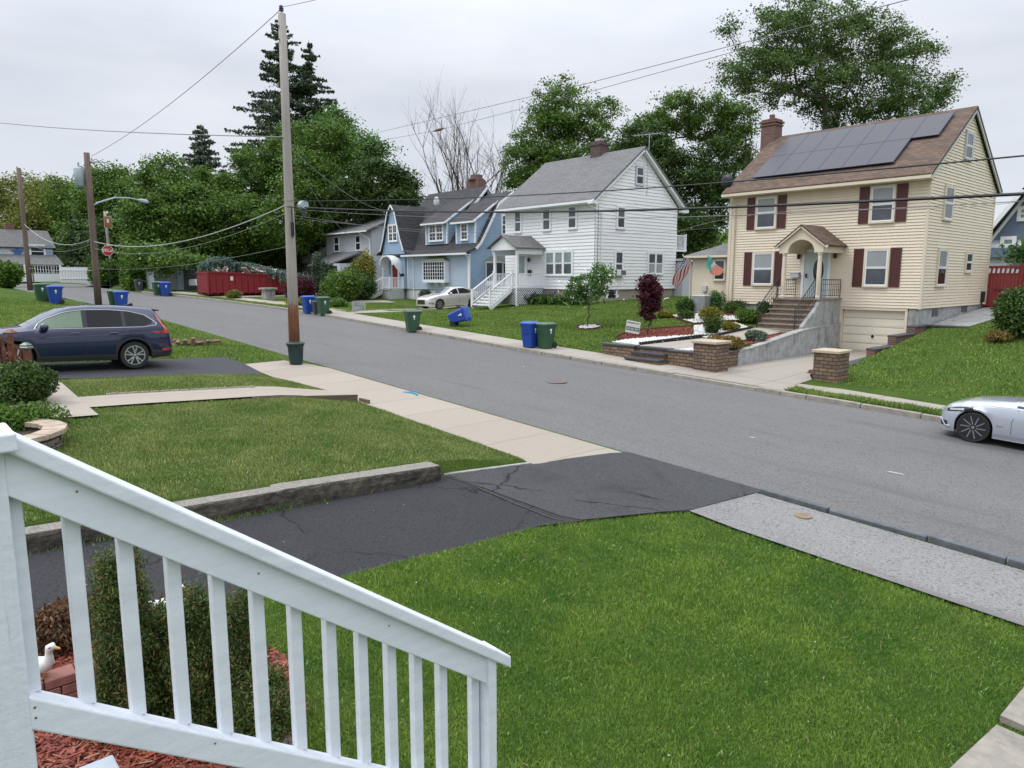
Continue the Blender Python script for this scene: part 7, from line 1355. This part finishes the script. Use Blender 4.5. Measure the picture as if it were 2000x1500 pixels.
# --- silver coupe at the right edge
K = Car('silver_coupe', 'silver coupe with black spoked wheels cut off by the right edge', 'paint_silver', 4.65,
        dict(hw=([0, .06, .2, .5, 1.0, 2, 3.6, 4.3, 4.65], [.48, .66, .80, .88, .91, .90, .915, .86, .70]), belt=([0, .1, .5, 1.2, 2.0, 3.2, 4.0, 4.65], [.50, .64, .76, .86, .90, .95, .98, .85]),
             top=([0, .06, .2, .5, .9, 1.35, 1.55, 2.3, 2.8, 3.6, 4.1, 4.65], [.56, .66, .76, .86, .92, .965, 1.02, 1.34, 1.39, 1.25, 1.03, .90]), hr=([0, .2, 1.3, 2.2, 3, 4, 4.65], [.4, .6, .70, .56, .54, .62, .55]), sill=([0, .15, .5, 1.3, 3.6, 4.65], [.22, .15, .16, .19, .19, .25])), [.78, 3.63], .335, .385)
K.body()
K.side('headlamp', .20, .74, lambda x: .60 + .17 * (x - .2), lambda x: .67 + .235 * (x - .15), 'rim_black', .008, 14); K.side('headlamp_lens', .26, .56, lambda x: .63 + .16 * (x - .2), lambda x: .665 + .2 * (x - .2), 'lamp_clear', .013, 8)
K.top('windscreen', 1.50, 2.25, 'windscreen', .93); K.side('side_window', 1.75, 3.2, lambda x: .93 + .02 * x * .5, lambda x: lt(x, [1.7, 2.2, 2.6, 3.2], [.96, 1.2, 1.26, 1.08]), 'car_glass', .006)
K.line('window_trim', [(1.66, .925)] + [(x, .92 + .012 * x) for x in np.linspace(1.8, 3.3, 8)], .010, 'dark', .008); K.line('door_seam', [(1.50, .32), (1.49, .6), (1.58, .87)], .005, 'dark', .002); K.line('bonnet_seam', [(x, lt(x, [.72, 1.0, 1.5], [.80, .855, .885])) for x in np.linspace(.72, 1.55, 10)], .004, 'dark', .002)
K.side('bumper_intake', .07, .24, .26, .38, 'dark', .006, 4); K.line('bumper_trim', [(.05, .42), (.12, .36), (.2, .28), (.3, .27)], .014, 'paint_silver', .012); K.side('side_skirt', 1.17, 3.24, .17, .255, 'paint_silver', .03, 14); K.side('wiper_cowl', 1.52, 1.72, .90, .94, 'cladding', .004, 3)
K.side('vent_badge', 1.22, 1.34, .45, .475, 'chrome', .006, 3, 1)
for sg in (1, -1): m = MB(); m.lathe([(.02, -.12), (.07, -.08), (.08, 0), (.02, .1)], (1.95, sg * .98, 1.0), 12, 'y'); m.build('door_mirror', 'paint_silver', K.root, smooth=True)
K.wheels('rim_smoke', 10, rr=.80, twist=.28, inset=.0, ring='rim_black')
for w in [o for o in K.root.children if o.name.startswith('wheel') and 'arch' not in o.name and 'well' not in o.name]:
    pass
m = MB(); 
for sg in (1, -1): m.bar((.93, sg * .86, .40), (.86, sg * .86, .24), .07, .05, (0, 1, 0)); break
m.build('brake_caliper', 'brake_yellow', K.root)
m = MB(); m.bar((.62, -.835, .42), (.66, -.835, .25), .07, .03, (0, 1, 0)); m.build('brake_caliper', 'brake_yellow', K.root)
K.place(-5.65, 18.95, zroad(-5.65) + .01, 0, 0, .0437); K.root.location.z = zroad(-5.65) + .005
# --- beige sedan by the blue house
K = Car('beige_sedan', 'champagne beige sedan parked between the blue and white houses', 'paint_beige', 4.57,
        dict(hw=([0, .06, .2, .5, 1.0, 3.6, 4.3, 4.57], [.55, .70, .82, .88, .90, .90, .82, .66]), belt=([0, .1, .5, 1.2, 2.0, 3.2, 4.0, 4.57], [.60, .72, .82, .90, .94, .99, 1.02, .88]),
             top=([0, .06, .3, .7, 1.15, 1.35, 2.1, 2.5, 2.9, 3.6, 4.0, 4.35, 4.57], [.64, .74, .84, .92, .97, 1.03, 1.39, 1.43, 1.43, 1.28, 1.12, 1.06, .92]), hr=([0, .2, 1.2, 2.0, 3, 4, 4.57], [.46, .6, .70, .58, .56, .62, .55]), sill=([0, .2, .5, 1, 3.5, 4.57], [.24, .17, .18, .2, .2, .3])), [.87, 3.57], .325, .37)
K.body(); lo = lambda x: .955 + .02 * (x - 1.6); wt2 = ([1.55, 2.1, 2.5, 3.0, 3.5, 3.85], [1.0, 1.27, 1.33, 1.33, 1.22, 1.06]); hi = lambda x: lt(x, *wt2)
K.side('side_window', 1.62, 2.42, lo, lambda x: hi(x) - .01, 'car_glass', .006); K.side('side_window', 2.5, 3.7, lo, lambda x: hi(x) - .01, 'car_glass', .006); K.top('windscreen', 1.32, 2.05, 'windscreen', .93); K.top('rear_window', 3.3, 3.95, 'car_glass', .9)
K.side('headlamp', .16, .62, lambda x: .62 + .1 * x, lambda x: .68 + .17 * x, 'lamp_clear', .01, 8); K.side('tail_lamp', 4.05, 4.5, .86, .96, 'tail_red', .01, 6)
K.line('fog_lamp', [(.1, .42), (.28, .46), (.4, .36)], .025, 'dark', .008); K.line('sill_trim', [(1.3, .32), (3.1, .36)], .008, 'chrome', .008)
gr_ = MB(); gr_.box(-.012, .03, -.42, .42, .36, .64); g1 = gr_.build('grille', 'rim_black', K.root); gr_ = MB()
for k in range(5): gr_.box(-.03, -.012, -.41, .41, .38 + k * .055, .395 + k * .055)
gr_.build('slat', 'chrome', g1)
for sg in (1, -1): m = MB(); m.lathe([(.02, -.1), (.07, -.07), (.08, 0), (.02, .09)], (1.72, sg * .96, 1.0), 12, 'y'); m.build('door_mirror', 'paint_beige', K.root, smooth=True)
for x0 in (1.5, 2.46): K.line('door_seam', [(x0, .32), (x0, .6), (x0, .93)], .006, 'dark', .002)
for x0 in (2.15, 3.1): K.line('handle', [(x0, .86), (x0 + .17, .865)], .014, 'paint_beige', .015)
K.wheels('rim_alloy', 5, rr=.68, inset=.01)
K.place(-39.6, 26.6, h(-39.2, 28) + .0, R(90)); za, zb2 = h(-39.6, 27.4), h(-39.6, 30.1); K.root.rotation_euler = (0, math.atan2(za - zb2, 2.7), R(90)); K.root.location = (-39.05, 26.75, za + .03)
# --- white boat-like trailer by the garage
r0 = thing('white_pickup', 'white pickup truck cab half hidden beside the white garage', 'truck', (-62, 20.5, h(-62, 20.5))); m = MB(); b0 = Vector((-62, 20.5, h(-62, 20.5))); m.prism([b0 + Vector((0, y, z)) for y, z in [(-1.0, .45), (2.6, .45), (2.6, 1.0), (1.4, 1.05), (1.0, 1.5), (-.1, 1.5), (-.4, 1.0), (-1.0, .95)]], (1.7, 0, 0)); bev(m.build('body', 'white_paint', r0), .05); m = MB(); m.prism([b0 + Vector((1.71, y, z)) for y, z in [(.0, 1.05), (.95, 1.05), (.7, 1.4), (.02, 1.4)]], (.01, 0, 0)); m.build('side_window', 'car_glass', r0)
for y in (-.35, 1.95): m = MB(); m.lathe([(.05, -.1), (.36, -.1), (.36, .1), (.05, .1)], b0 + Vector((1.65, y, .36)), 16, 'x'); m.build('wheel', 'rubber', r0)

# ================================================================== NEAR SIDE THINGS
RW = thing('low_concrete_wall', 'old cracked concrete wall between the near lawn and the dark driveway', 'wall', (-9.65, 3, .7))
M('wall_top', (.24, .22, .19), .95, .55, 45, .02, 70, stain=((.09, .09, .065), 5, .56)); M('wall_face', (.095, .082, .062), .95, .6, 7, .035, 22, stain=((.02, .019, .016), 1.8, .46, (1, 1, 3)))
q = np.random.default_rng(12)
def rough_wall(name, y0, y1, zt, x0=-9.70, x1=-9.34, par=RW, zb=.2):
    n = int((y1 - y0) / .08); V, Fc = [], []; prof = [(x1 - .005, 0), (x1, .25), (x1 - .02, .5), (x1 + .012, .8), (x1 + .005, .96), (x1 - .02, 1.0), (x0 + .02, 1.0), (x0, .9), (x0, 0)]
    k = len(prof)
    for i in range(n + 1):
        y = y0 + (y1 - y0) * i / n
        for j, (x, u) in enumerate(prof): z = zb + (zt(y) - zb) * u; V.append((x + q.normal(0, .007), y, z + q.normal(0, .004)))
    Fc = [(i * k + j, i * k + (j + 1) % k, (i + 1) * k + (j + 1) % k, (i + 1) * k + j) for i in range(n) for j in range(k)]
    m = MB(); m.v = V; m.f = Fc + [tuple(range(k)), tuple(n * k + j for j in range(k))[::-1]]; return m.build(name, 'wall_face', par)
zt = lambda y: h(-9.9, min(y, 6.6)) - .03 + (.015 if y > 4 else 0)
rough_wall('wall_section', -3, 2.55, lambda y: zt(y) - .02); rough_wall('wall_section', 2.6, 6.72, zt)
for (a, b) in ((-3, 2.53), (2.62, 6.70)):
    m = MB(); n = 40; V = []
    for i in range(n + 1): y = a + (b - a) * i / n; zz = zt(y) - (.02 if b < 3 else 0) + .004; V += [(-9.35 + q.normal(0, .005), y, zz + .012), (-9.69 + q.normal(0, .006), y, zz + .012), (-9.355, y, zz - .02), (-9.69, y, zz - .04)]
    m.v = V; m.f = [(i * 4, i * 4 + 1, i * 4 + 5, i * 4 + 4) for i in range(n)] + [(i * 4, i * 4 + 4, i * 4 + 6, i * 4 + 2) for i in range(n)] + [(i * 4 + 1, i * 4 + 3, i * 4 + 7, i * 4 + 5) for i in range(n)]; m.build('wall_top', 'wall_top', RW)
m = MB(); m.bar((-9.58, 6.95, h(-9.58, 6.95) + .02), (-9.42, 8.8, h(-9.42, 8.8) + .015), .09, .07); tag(m.build('edging_stone', 'concrete_old'), 'thin concrete edging where the near lawn meets the driveway', 'edging')
m = MB(); m.bar((-16.1, 6.3, h(-16.1, 6.3) - .03), (-16.1, 9.0, h(-16.1, 9.0) + .10), .06, .16); wb = thing('garden_step_edge', 'weathered board edging the near garden walk step', 'edging', (-16.1, 7.8, .8)); M('old_board', (.13, .10, .07), .9, .3, 5, stretch=(1, .1, 4)); m.build('board', 'old_board', wb); m = MB(); m.box(-16.05, -15.6, 9.02, 9.08, .65, .82); m.build('riser', 'old_board', wb)
m = MB(); q2 = random.Random(3)
for k in range(15): y = 3.6 + k * .22; z = h(-17.4, y) + .05; m.bar((-17.42, y, z), (-17.42 + q2.uniform(-.03, .03), y + .19, z), .06, .05)
tag(m.build('stone_edging', 'kerb_stone'), 'row of small pale stones edging the narrow grass strip', 'edging')
# stump
b0 = Vector((-28.3, 8.8, h(-28.3, 8.8))); M('stump_wood', (.20, .14, .09), .95, .5, 9, .03, 20); r0 = thing('tree_stump', 'splintered low tree stump on the grass behind the blue car', 'tree stump', tuple(b0)); m = MB(); q2 = random.Random(8)
for k in range(16): a = k * .39; r_ = q2.uniform(.35, .6); m.bar(b0 + Vector((math.cos(a) * r_ * .7, math.sin(a) * r_ * 1.3, -.05)), b0 + Vector((math.cos(a) * r_, math.sin(a) * r_ * 1.5, q2.uniform(.06, .3))), q2.uniform(.12, .25), q2.uniform(.06, .14))
m.build('wood', 'stump_wood', r0); m = MB(); m.tube([b0 + Vector((.3, -1.0, .05)), b0 + Vector((.1, 1.1, .1))], .07, 6); m.build('root', 'stump_wood', r0)
# neighbour's brown porch rail, bushes, planter wall
M('stain_brown', (.14, .045, .025), .5, .25, 5, stretch=(1, 1, .3)); M('cap_green', (.10, .15, .13), .35, .1)
NP = thing('brown_porch_railing', 'dark red brown turned wood railing with green capped post at the left edge', 'railing', (-18.6, 1.8, 1.2))
pc = atD(53, 700, 14.9); zc_ = pc.z; gp_ = (pc.x, pc.y)
m = MB(); m.lathe([(.055, -.75), (.08, -.62), (.06, -.55), (.085, -.4), (.06, -.28), (.08, -.22), (.055, -.18)], pc + Vector((0, 0, .1)), 14); m.box(pc.x - .075, pc.x + .075, pc.y - .075, pc.y + .075, pc.z - .1, pc.z + .2); m.box(pc.x - .075, pc.x + .075, pc.y - .075, pc.y + .075, pc.z - 1.3, pc.z - .6); m.build('post', 'stain_brown', NP)
m = MB(); m.lathe([(.13, .2), (.14, .23), (.10, .26), (.115, .28), (.04, .33), (.01, .335)], pc, 4); m.build('cap', 'cap_green', NP)
pe = atD(-45, 632, 14.3); m = MB(); m.bar(pc + Vector((0, 0, .12)), pe, .09, .05); m.bar(pc + Vector((0, 0, -.55)), pe + Vector((0, 0, -.62)), .07, .06); m.build('handrail', 'stain_brown', NP)
for k in range(1, 8):
    p = pc + (pe - pc) * k / 8; m = MB(); m.lathe([(.025, -.62), (.045, -.5), (.03, -.42), (.045, -.3), (.05, -.2), (.03, -.1), (.035, .05)], p, 8); m.build('baluster', 'stain_brown', NP)
m = MB(); m.tube([atD(20, 655, 15.6) + Vector((0, 0, -1.2)), atD(20, 655, 15.6)], .05, 8); m.lathe([(.13, 0), (.14, .03), (.04, .1), (.01, .1)], atD(20, 652, 15.6), 4); m.build('post', 'stain_brown', NP)
def nbush(label, px, py, k, rx, ry, rz, n, size, mat, seed): c = atD(px, py, k); return bush('garden_bush', label, (c.x, c.y, c.z - rz * .5), (rx, ry, rz), n, size, mat, seed, lumps=12, elong=1.6)
nbush('dark green bush under the brown railing at the left edge', 18, 760, 14.4, .85, .85, 1.0, 14000, .045, 'leaf_boxwood', 71); nbush('smaller dark bush with reddish leaves beside the near walk', 72, 755, 14.3, .42, .42, .62, 7000, .042, 'leaf_dark', 72)
nbush('spreading light green bush above the near planter wall', 58, 838, 12.5, .78, .8, .8, 16000, .04, 'leaf_mid', 73); nbush('bright green bush at the left edge above the porch post', 0, 835, 12.2, .7, .7, .95, 14000, .04, 'leaf_bright', 74)
brickmat('planter_block', 's', (.26, .23, .19), (.16, .15, .13), (.04, .04, .035), .3, .12, .01, noise_amt=.5, bump=.02); M('planter_cap', (.42, .33, .25), .85, .25, 5, .006, 40)
pw = thing('planter_wall', 'curved block planter wall with tan caps round the near bushes', 'wall', (-13.4, 1.6, 1.1)); c0 = Vector((-13.72, 1.05)); 
M('soil', (.045, .03, .02), .95, .5, 20)
for k in range(11):
    a0 = -1.9 + k * .38; a1 = a0 + .35; z = h(-13.4, 1.8) - .05; q4 = [c0 + Vector((math.cos(a) * r_, math.sin(a) * r_)) for a, r_ in ((a0, .82), (a1, .82), (a1, 1.16), (a0, 1.16))]
    m = MB(); m.prism([(p.x, p.y, z + .26) for p in q4], (0, 0, .07)); m.build('cap_stone', 'planter_cap', pw)
    for r_i, (zz, dr) in enumerate(((z - .2, .0), (z + .03, .02), (z + .145, 0))): q5 = [c0 + Vector((math.cos(a + .1 * (r_i % 2)) * r_, math.sin(a + .1 * (r_i % 2)) * r_)) for a, r_ in ((a0, .87), (a1 + .02, .87), (a1 + .02, 1.10 - dr), (a0, 1.10 - dr))]; m = MB(); m.prism([(p.x, p.y, zz) for p in q5], (0, 0, .11 if r_i else .22)); m.build('block', 'planter_block', pw)
m = MB(); m.prism([(c0.x + .85 * math.cos(a), c0.y + .85 * math.sin(a), h(-13.4, 1.8) + .08) for a in np.linspace(0, 6.28, 17)[:-1]], (0, 0, .06)); m.build('soil', 'soil', pw)

# --- our porch railing, the nearest thing
RL = thing('white_porch_railing', 'white painted wooden stair railing sloping down across the foreground', 'railing', (-2.3, 1, 1.0)); X0 = -2.3
def rz_(y): return 3.40 - .705 * (y - .30)     # top of the handrail along the slope at X0
k_ = 2.3 / 1.85
def ln(px, py): return atX(px, py, X0)
A0, A1 = ln(-30, 820), ln(978, 1270)      # handrail upper edge ends
B0, B1 = ln(10, 905), ln(940, 1256); C0, C1 = ln(10, 960), ln(938, 1312); D0, D1 = ln(50, 1345), ln(965, 1545); E0, E1 = ln(50, 1412), ln(965, 1590)
sl_ = Vector((0, (A1 - A0).y, (A1 - A0).z)).normalized(); 
m = MB(); ang_n = Vector((0, -sl_.z, sl_.y)); wv = Vector((1, 0, 0))
def slopebox(m, a, b, th, x0, x1):     # board with its upper edge from a to b, th deep
    a, b = Vector((0, a.y, a.z)), Vector((0, b.y, b.z)); d = Vector((0, 0, -th)); return m.prism([Vector((x0, 0, 0)) + a, Vector((x0, 0, 0)) + b, Vector((x0, 0, 0)) + b + d, Vector((x0, 0, 0)) + a + d], (x1 - x0, 0, 0))
cap_b = A1 + Vector((0, .0, 0)); slopebox(m, A0, A1, .058, X0 - .045, X0 + .075); hr_ = bev(m.build('handrail', 'rail_paint', RL), .008, 3)
m = MB(); slopebox(m, A0 + Vector((0, 0, -.0585)), A0 + (A1 - A0) * .965 + Vector((0, 0, -.0585)), .125, X0 + .012, X0 + .045); bev(m.build('top_board', 'rail_paint', RL), .004, 2)
m = MB(); slopebox(m, D0, D1, .10, X0 - .02, X0 + .055); bev(m.build('bottom_rail', 'rail_paint', RL), .006, 2)
balx = [(6, 972), (122, 1008), (228, 1045), (323, 1082), (411, 1116), (490, 1148), (565, 1175), (634, 1199), (697, 1224), (754, 1243), (806, 1265), (856, 1284)]
for (px, py) in balx:
    p = ln(px, py + 6); zt_ = rz_ and p.z; y0 = p.y; u = (y0 - D0.y) / (D1.y - D0.y); zb3 = D0.z + (D1.z - D0.z) * u - .02; tz = A0.z + (A1.z - A0.z) * (y0 - A0.y) / (A1.y - A0.y) - .06
    m = MB(); m.box(X0 - .034, X0 + .008, y0, y0 + .041, zb3, tz); bev(m.build('baluster', 'rail_paint', RL), .003, 1)
nw = ln(938, 1262); nw2 = ln(966, 1280); m = MB(); m.box(X0 - .03, X0 + .06, nw.y, nw.y + .045, .75, nw.z + .0); m.box(X0 - .035, X0 + .0, nw.y - .05, nw.y - .005, .75, nw.z - .05); bev(m.build('lower_post', 'rail_paint', RL), .003, 1)
pr_ = ln(38, 1200); m = MB(); m.box(X0 - .06, X0 + .05, pr_.y - .30, pr_.y - .0, .5, ln(20, 850).z - .0); M('post_paint', (.66, .69, .74), .5, .08, 5, .005, 30, stretch=(5, 5, .2), stain=((.38, .40, .43), 20, .62, (4, 4, .14))); bev(m.build('upper_post', 'post_paint', RL), .005, 2); pz = ln(12, 835); m = MB(); m.box(X0 - .09, X0 + .10, pz.y - .22, pz.y + .01, pz.z - .05, pz.z + .0); bev(m.build('post_cap', 'rail_paint', RL), .006, 2)

# ------------------------------------------------------------------ bed under the railing
M('mulch_chip', (.26, .065, .04), .9, .45, 30)
q = np.random.default_rng(21); n = 16000; X = q.uniform(-6.7, -3.7, n); Y = q.uniform(-.6, 2.3, n); k = inpoly(X, Y, MUL) & ~((X > -4.2) & (Y > 1.4)); X, Y = X[k], Y[k]; n = len(X); Z = hfast(X, Y) + .04 + q.uniform(0, .035, n)
a = q.uniform(0, 6.28, n); L_ = q.uniform(.012, .05, n); w_ = q.uniform(.003, .009, n); dx, dy = np.cos(a), np.sin(a); tz = q.uniform(-.3, .3, n) * L_; V = np.stack([np.stack([X - dx * L_ - dy * w_, Y - dy * L_ + dx * w_, Z - tz], 1), np.stack([X - dx * L_ + dy * w_, Y - dy * L_ - dx * w_, Z - tz], 1), np.stack([X + dx * L_ + dy * w_, Y + dy * L_ - dx * w_, Z + tz], 1), np.stack([X + dx * L_ - dy * w_, Y + dy * L_ + dx * w_, Z + tz], 1)], 1).reshape(-1, 3)
leafmat('chip_mix', (.20, .045, .03), (.30, .085, .05), ((.36, .20, .13), .9), .05, 4); tag(rawmesh('bark_chips', V, np.arange(n * 4).reshape(n, 4), 'chip_mix'), 'loose red bark chips under the porch railing', 'bark chips', None, 'stuff')
def thuja(label, x, y, hh, rad, n, seed, lean=0):
    q = np.random.default_rng(seed); z0 = h(x, y); root = thing('thuja_shrub', label, 'shrub', (x, y, z0), group='thujas below the porch railing'); m = MB(); C_ = []
    for k in range(60):
        u = q.uniform(.05, .95); a = q.uniform(0, 6.28); r_ = rad * (1 - u ** 1.6) * q.uniform(.55, 1) + .03; C_.append((x + math.cos(a) * r_ + lean * u, y + math.sin(a) * r_, z0 + hh * u, a))
        if k % 2 == 0: m.tube([(x + lean * u * .5, y, z0 + hh * max(0, u - .25)), ((x + C_[-1][0]) / 2, (y + C_[-1][1]) / 2, z0 + hh * (u - .08)), C_[-1][:3]], [.012, .008, .004], 4)
    m.tube([(x, y, z0 - .02), (x + lean * .5, y, z0 + hh * .5), (x + lean, y, z0 + hh)], [.03, .02, .004], 6); m.build('stem', 'bark', root); P, D_ = [], []
    for (cx, cy, cz, a) in C_:
        mm = n // 60; t_ = q.uniform(0, 1, mm); sp = q.normal(0, .042, (mm, 3)) * [1, 1, 1.4]; P.append(np.array([cx, cy, cz]) + sp + np.array([math.cos(a) * .05, math.sin(a) * .05, .09]) * t_[:, None])
    P = np.concatenate(P); P = P[P[:, 2] > z0]; v, f = leafquads(q, P, .0105, 3.0, -1.3, 0); rawmesh('foliage', v, f, 'leaf_thuja', root, off=(x, y, z0)); return root
def atZ(px, py, Z): a, b, c = ray(px, py); k = (Z - CAMZ) / c; return Vector((a * k, b * k, Z))
thuja('tall dark thuja with browned tip, leftmost behind the white balusters', -5.2, 1.06, 1.30, .15, 34000, 1, -.03); thuja('middle dark thuja behind the white balusters', -5.0, 1.42, 1.0, .15, 26000, 2); thuja('thuja with bare brown twigs at the lawn edge', -4.85, 1.70, 1.0, .11, 13000, 3, .03); thuja('small low thuja at the lower right of the bed', -4.5, 1.72, .48, .15, 22000, 4)
thuja('rear thuja peeping between the tall and the middle one', -5.35, 1.3, .8, .13, 16000, 5)
bj = atZ(118, 1262, .78); bush('browned_juniper', 'low browned juniper beside the driveway left of the thujas', (bj.x, bj.y, h(bj.x, bj.y)), (.48, .48, .36), 9000, .022, 'leaf_brown', 81, lumps=10, elong=2.5)
M('paver_red', (.27, .115, .095), .85, .2, 14, .004, 60, stain=((.18, .09, .08), 9, .58)); pA, pB = atZ(20, 1352, .98), atZ(215, 1292, .98); pv = thing('paver_wall', 'low wall of dusty red pavers under the white duck', 'wall', (pA.x, pA.y, .7)); d_ = (pB - pA).normalized(); nrm_ = Vector((-d_.y, d_.x, 0)); ln_ = (pB - pA).length; kn = int(ln_ / .205)
for r_ in range(3):
    for k in range(-2, kn):
        a = pA + d_ * (k * .205 + (.1 if r_ % 2 else 0)); z_ = .98 - .075 * (r_ + 1) - (.001 * r_); m = MB(); m.prism([a + Vector((0, 0, z_ - .98)), a + d_ * .198 + Vector((0, 0, z_ - .98)), a + d_ * .198 + nrm_ * .17 + Vector((0, 0, z_ - .98)), a + nrm_ * .17 + Vector((0, 0, z_ - .98))], (0, 0, .07)); bev(m.build('paver', 'paver_red', pv), .006, 1)
M('duck_white', (.72, .71, .68), .5, .08, 9); M('duck_beak', (.55, .27, .12), .5)
def duck(label, p, sc, face):
    root = thing('duck_ornament', label, 'garden ornament', tuple(p)); f_ = Vector(face).normalized(); up = Vector((0, 0, 1)); P = lambda a, b: p + f_ * a * sc + up * b * sc
    MB().tube([P(-.62, .42), P(-.5, .40), P(-.3, .34), P(-.05, .32), P(.18, .36), P(.30, .46), P(.33, .60), P(.33, .72), P(.37, .83), P(.45, .87), P(.52, .85)], [.01 * sc, .07 * sc, .17 * sc, .24 * sc, .22 * sc, .155 * sc, .10 * sc, .085 * sc, .12 * sc, .115 * sc, .04 * sc], 14).build('body', 'duck_white', root, smooth=True)
    m = MB(); m.tube([P(.5, .85), P(.58, .83), P(.66, .81)], [.045 * sc, .04 * sc, .015 * sc], 8); m.build('beak', 'duck_beak', root)
    sd2 = f_.cross(up)
    for s_ in (-1, 1):
        m = MB(); m.tube([P(0, .16) + sd2 * s_ * .1 * sc, P(.03, .02) + sd2 * s_ * .1 * sc, P(.18, .02) + sd2 * s_ * .12 * sc], [.03 * sc, .025 * sc, .04 * sc], 6); m.build('foot', 'duck_beak', root)
        m = MB(); m.lathe([(.002, -.01), (.014 * sc * 1.4, 0), (.002, .01)], P(.44, .89) + sd2 * s_ * .105 * sc, 8, 'y'); m.build('eye', 'dark', root)
duck('white duck ornament standing on the red pavers', atZ(76, 1322, .985), .27, (.66, .75, 0)); bz = atZ(330, 1215, .66); duck('white duck ornament half hidden behind a baluster and the thujas', Vector((bz.x, bz.y, h(bz.x, bz.y) + .1)), .32, (.66, .75, 0))
M('rubble', (.24, .17, .155), .95, .5, 30, .01, 80)
for k, (px, py, r_, lab) in enumerate([(533, 1428, .055, 'upper rough stone at the bed corner, between two balusters'), (552, 1450, .06, 'largest rough pinkish stone at the bed corner'), (572, 1462, .05, 'lower rough stone at the bed corner'), (412, 1280, .05, 'small rough stone at the bed edge behind a baluster')]):
    g_ = atZ(px, py, .66); g_.z = h(g_.x, g_.y) + .03; q2 = random.Random(k); m = MB(); m.tube([g_ + Vector((-r_, 0, .01)), g_ + Vector((-r_ * .7, 0, .012)), g_ + Vector((r_ * .7, .02, .02)), g_ + Vector((r_, .02, .02))], [r_ * .6, r_ * .95, r_, r_ * .65], 9); o = m.build('edging_stone', 'rubble'); tag(o, lab, 'stone', 'rough stones edging the bed')
ts = atZ(215, 1478, 1.0); m = MB(); m.box(ts.x - .02, ts.x + .9, ts.y - .75, ts.y + .02, .94, 1.0); M('tread_paint', (.36, .40, .45), .6, .12, 4); tag(bev(m.build('step_landing', 'tread_paint'), .01), 'grey blue painted landing board below the bottom rail', 'step')
q = np.random.default_rng(31)
grass('lawn_clover', LAWN, SLB + [MUL], 30000, .03, .019, 'blade_far', 'clover and broad weeds scattered in the near lawn', 41, bias=6, lean=.9)
# dandelion clocks and fallen petals
M('petal', (.62, .56, .45), .8); m = MB(); q2 = random.Random(5)
for k in range(46): x, y = q2.uniform(-9.3, -1.5), q2.uniform(3, 10.4); z = h(x, y) + .04; a = q2.uniform(0, 6); r_ = q2.uniform(.008, .018); m.add([(x, y, z), (x + r_ * math.cos(a), y + r_ * math.sin(a), z + .004), (x + r_ * math.cos(a + 1.3), y + r_ * math.sin(a + 1.3), z + .002)], [(0, 1, 2)])
tag(m.build('fallen_petals', 'petal'), 'tiny pale petals scattered on driveway and lawn', 'petals', None, 'stuff')

for k, (px, py) in enumerate([(68, 1382), (70, 1402), (420, 1452), (505, 1120), (150, 960), (760, 1222)]):
    p = atX(px, py, X0 + .0555 if py > 1300 else X0 + .0455); m = MB(); m.lathe([(.0035, 0), (.0035, .0012), (.001, .0014)], p, 8, 'x'); M('rust', (.22, .12, .05), .8); m.build('screw_head', 'rust', RL)
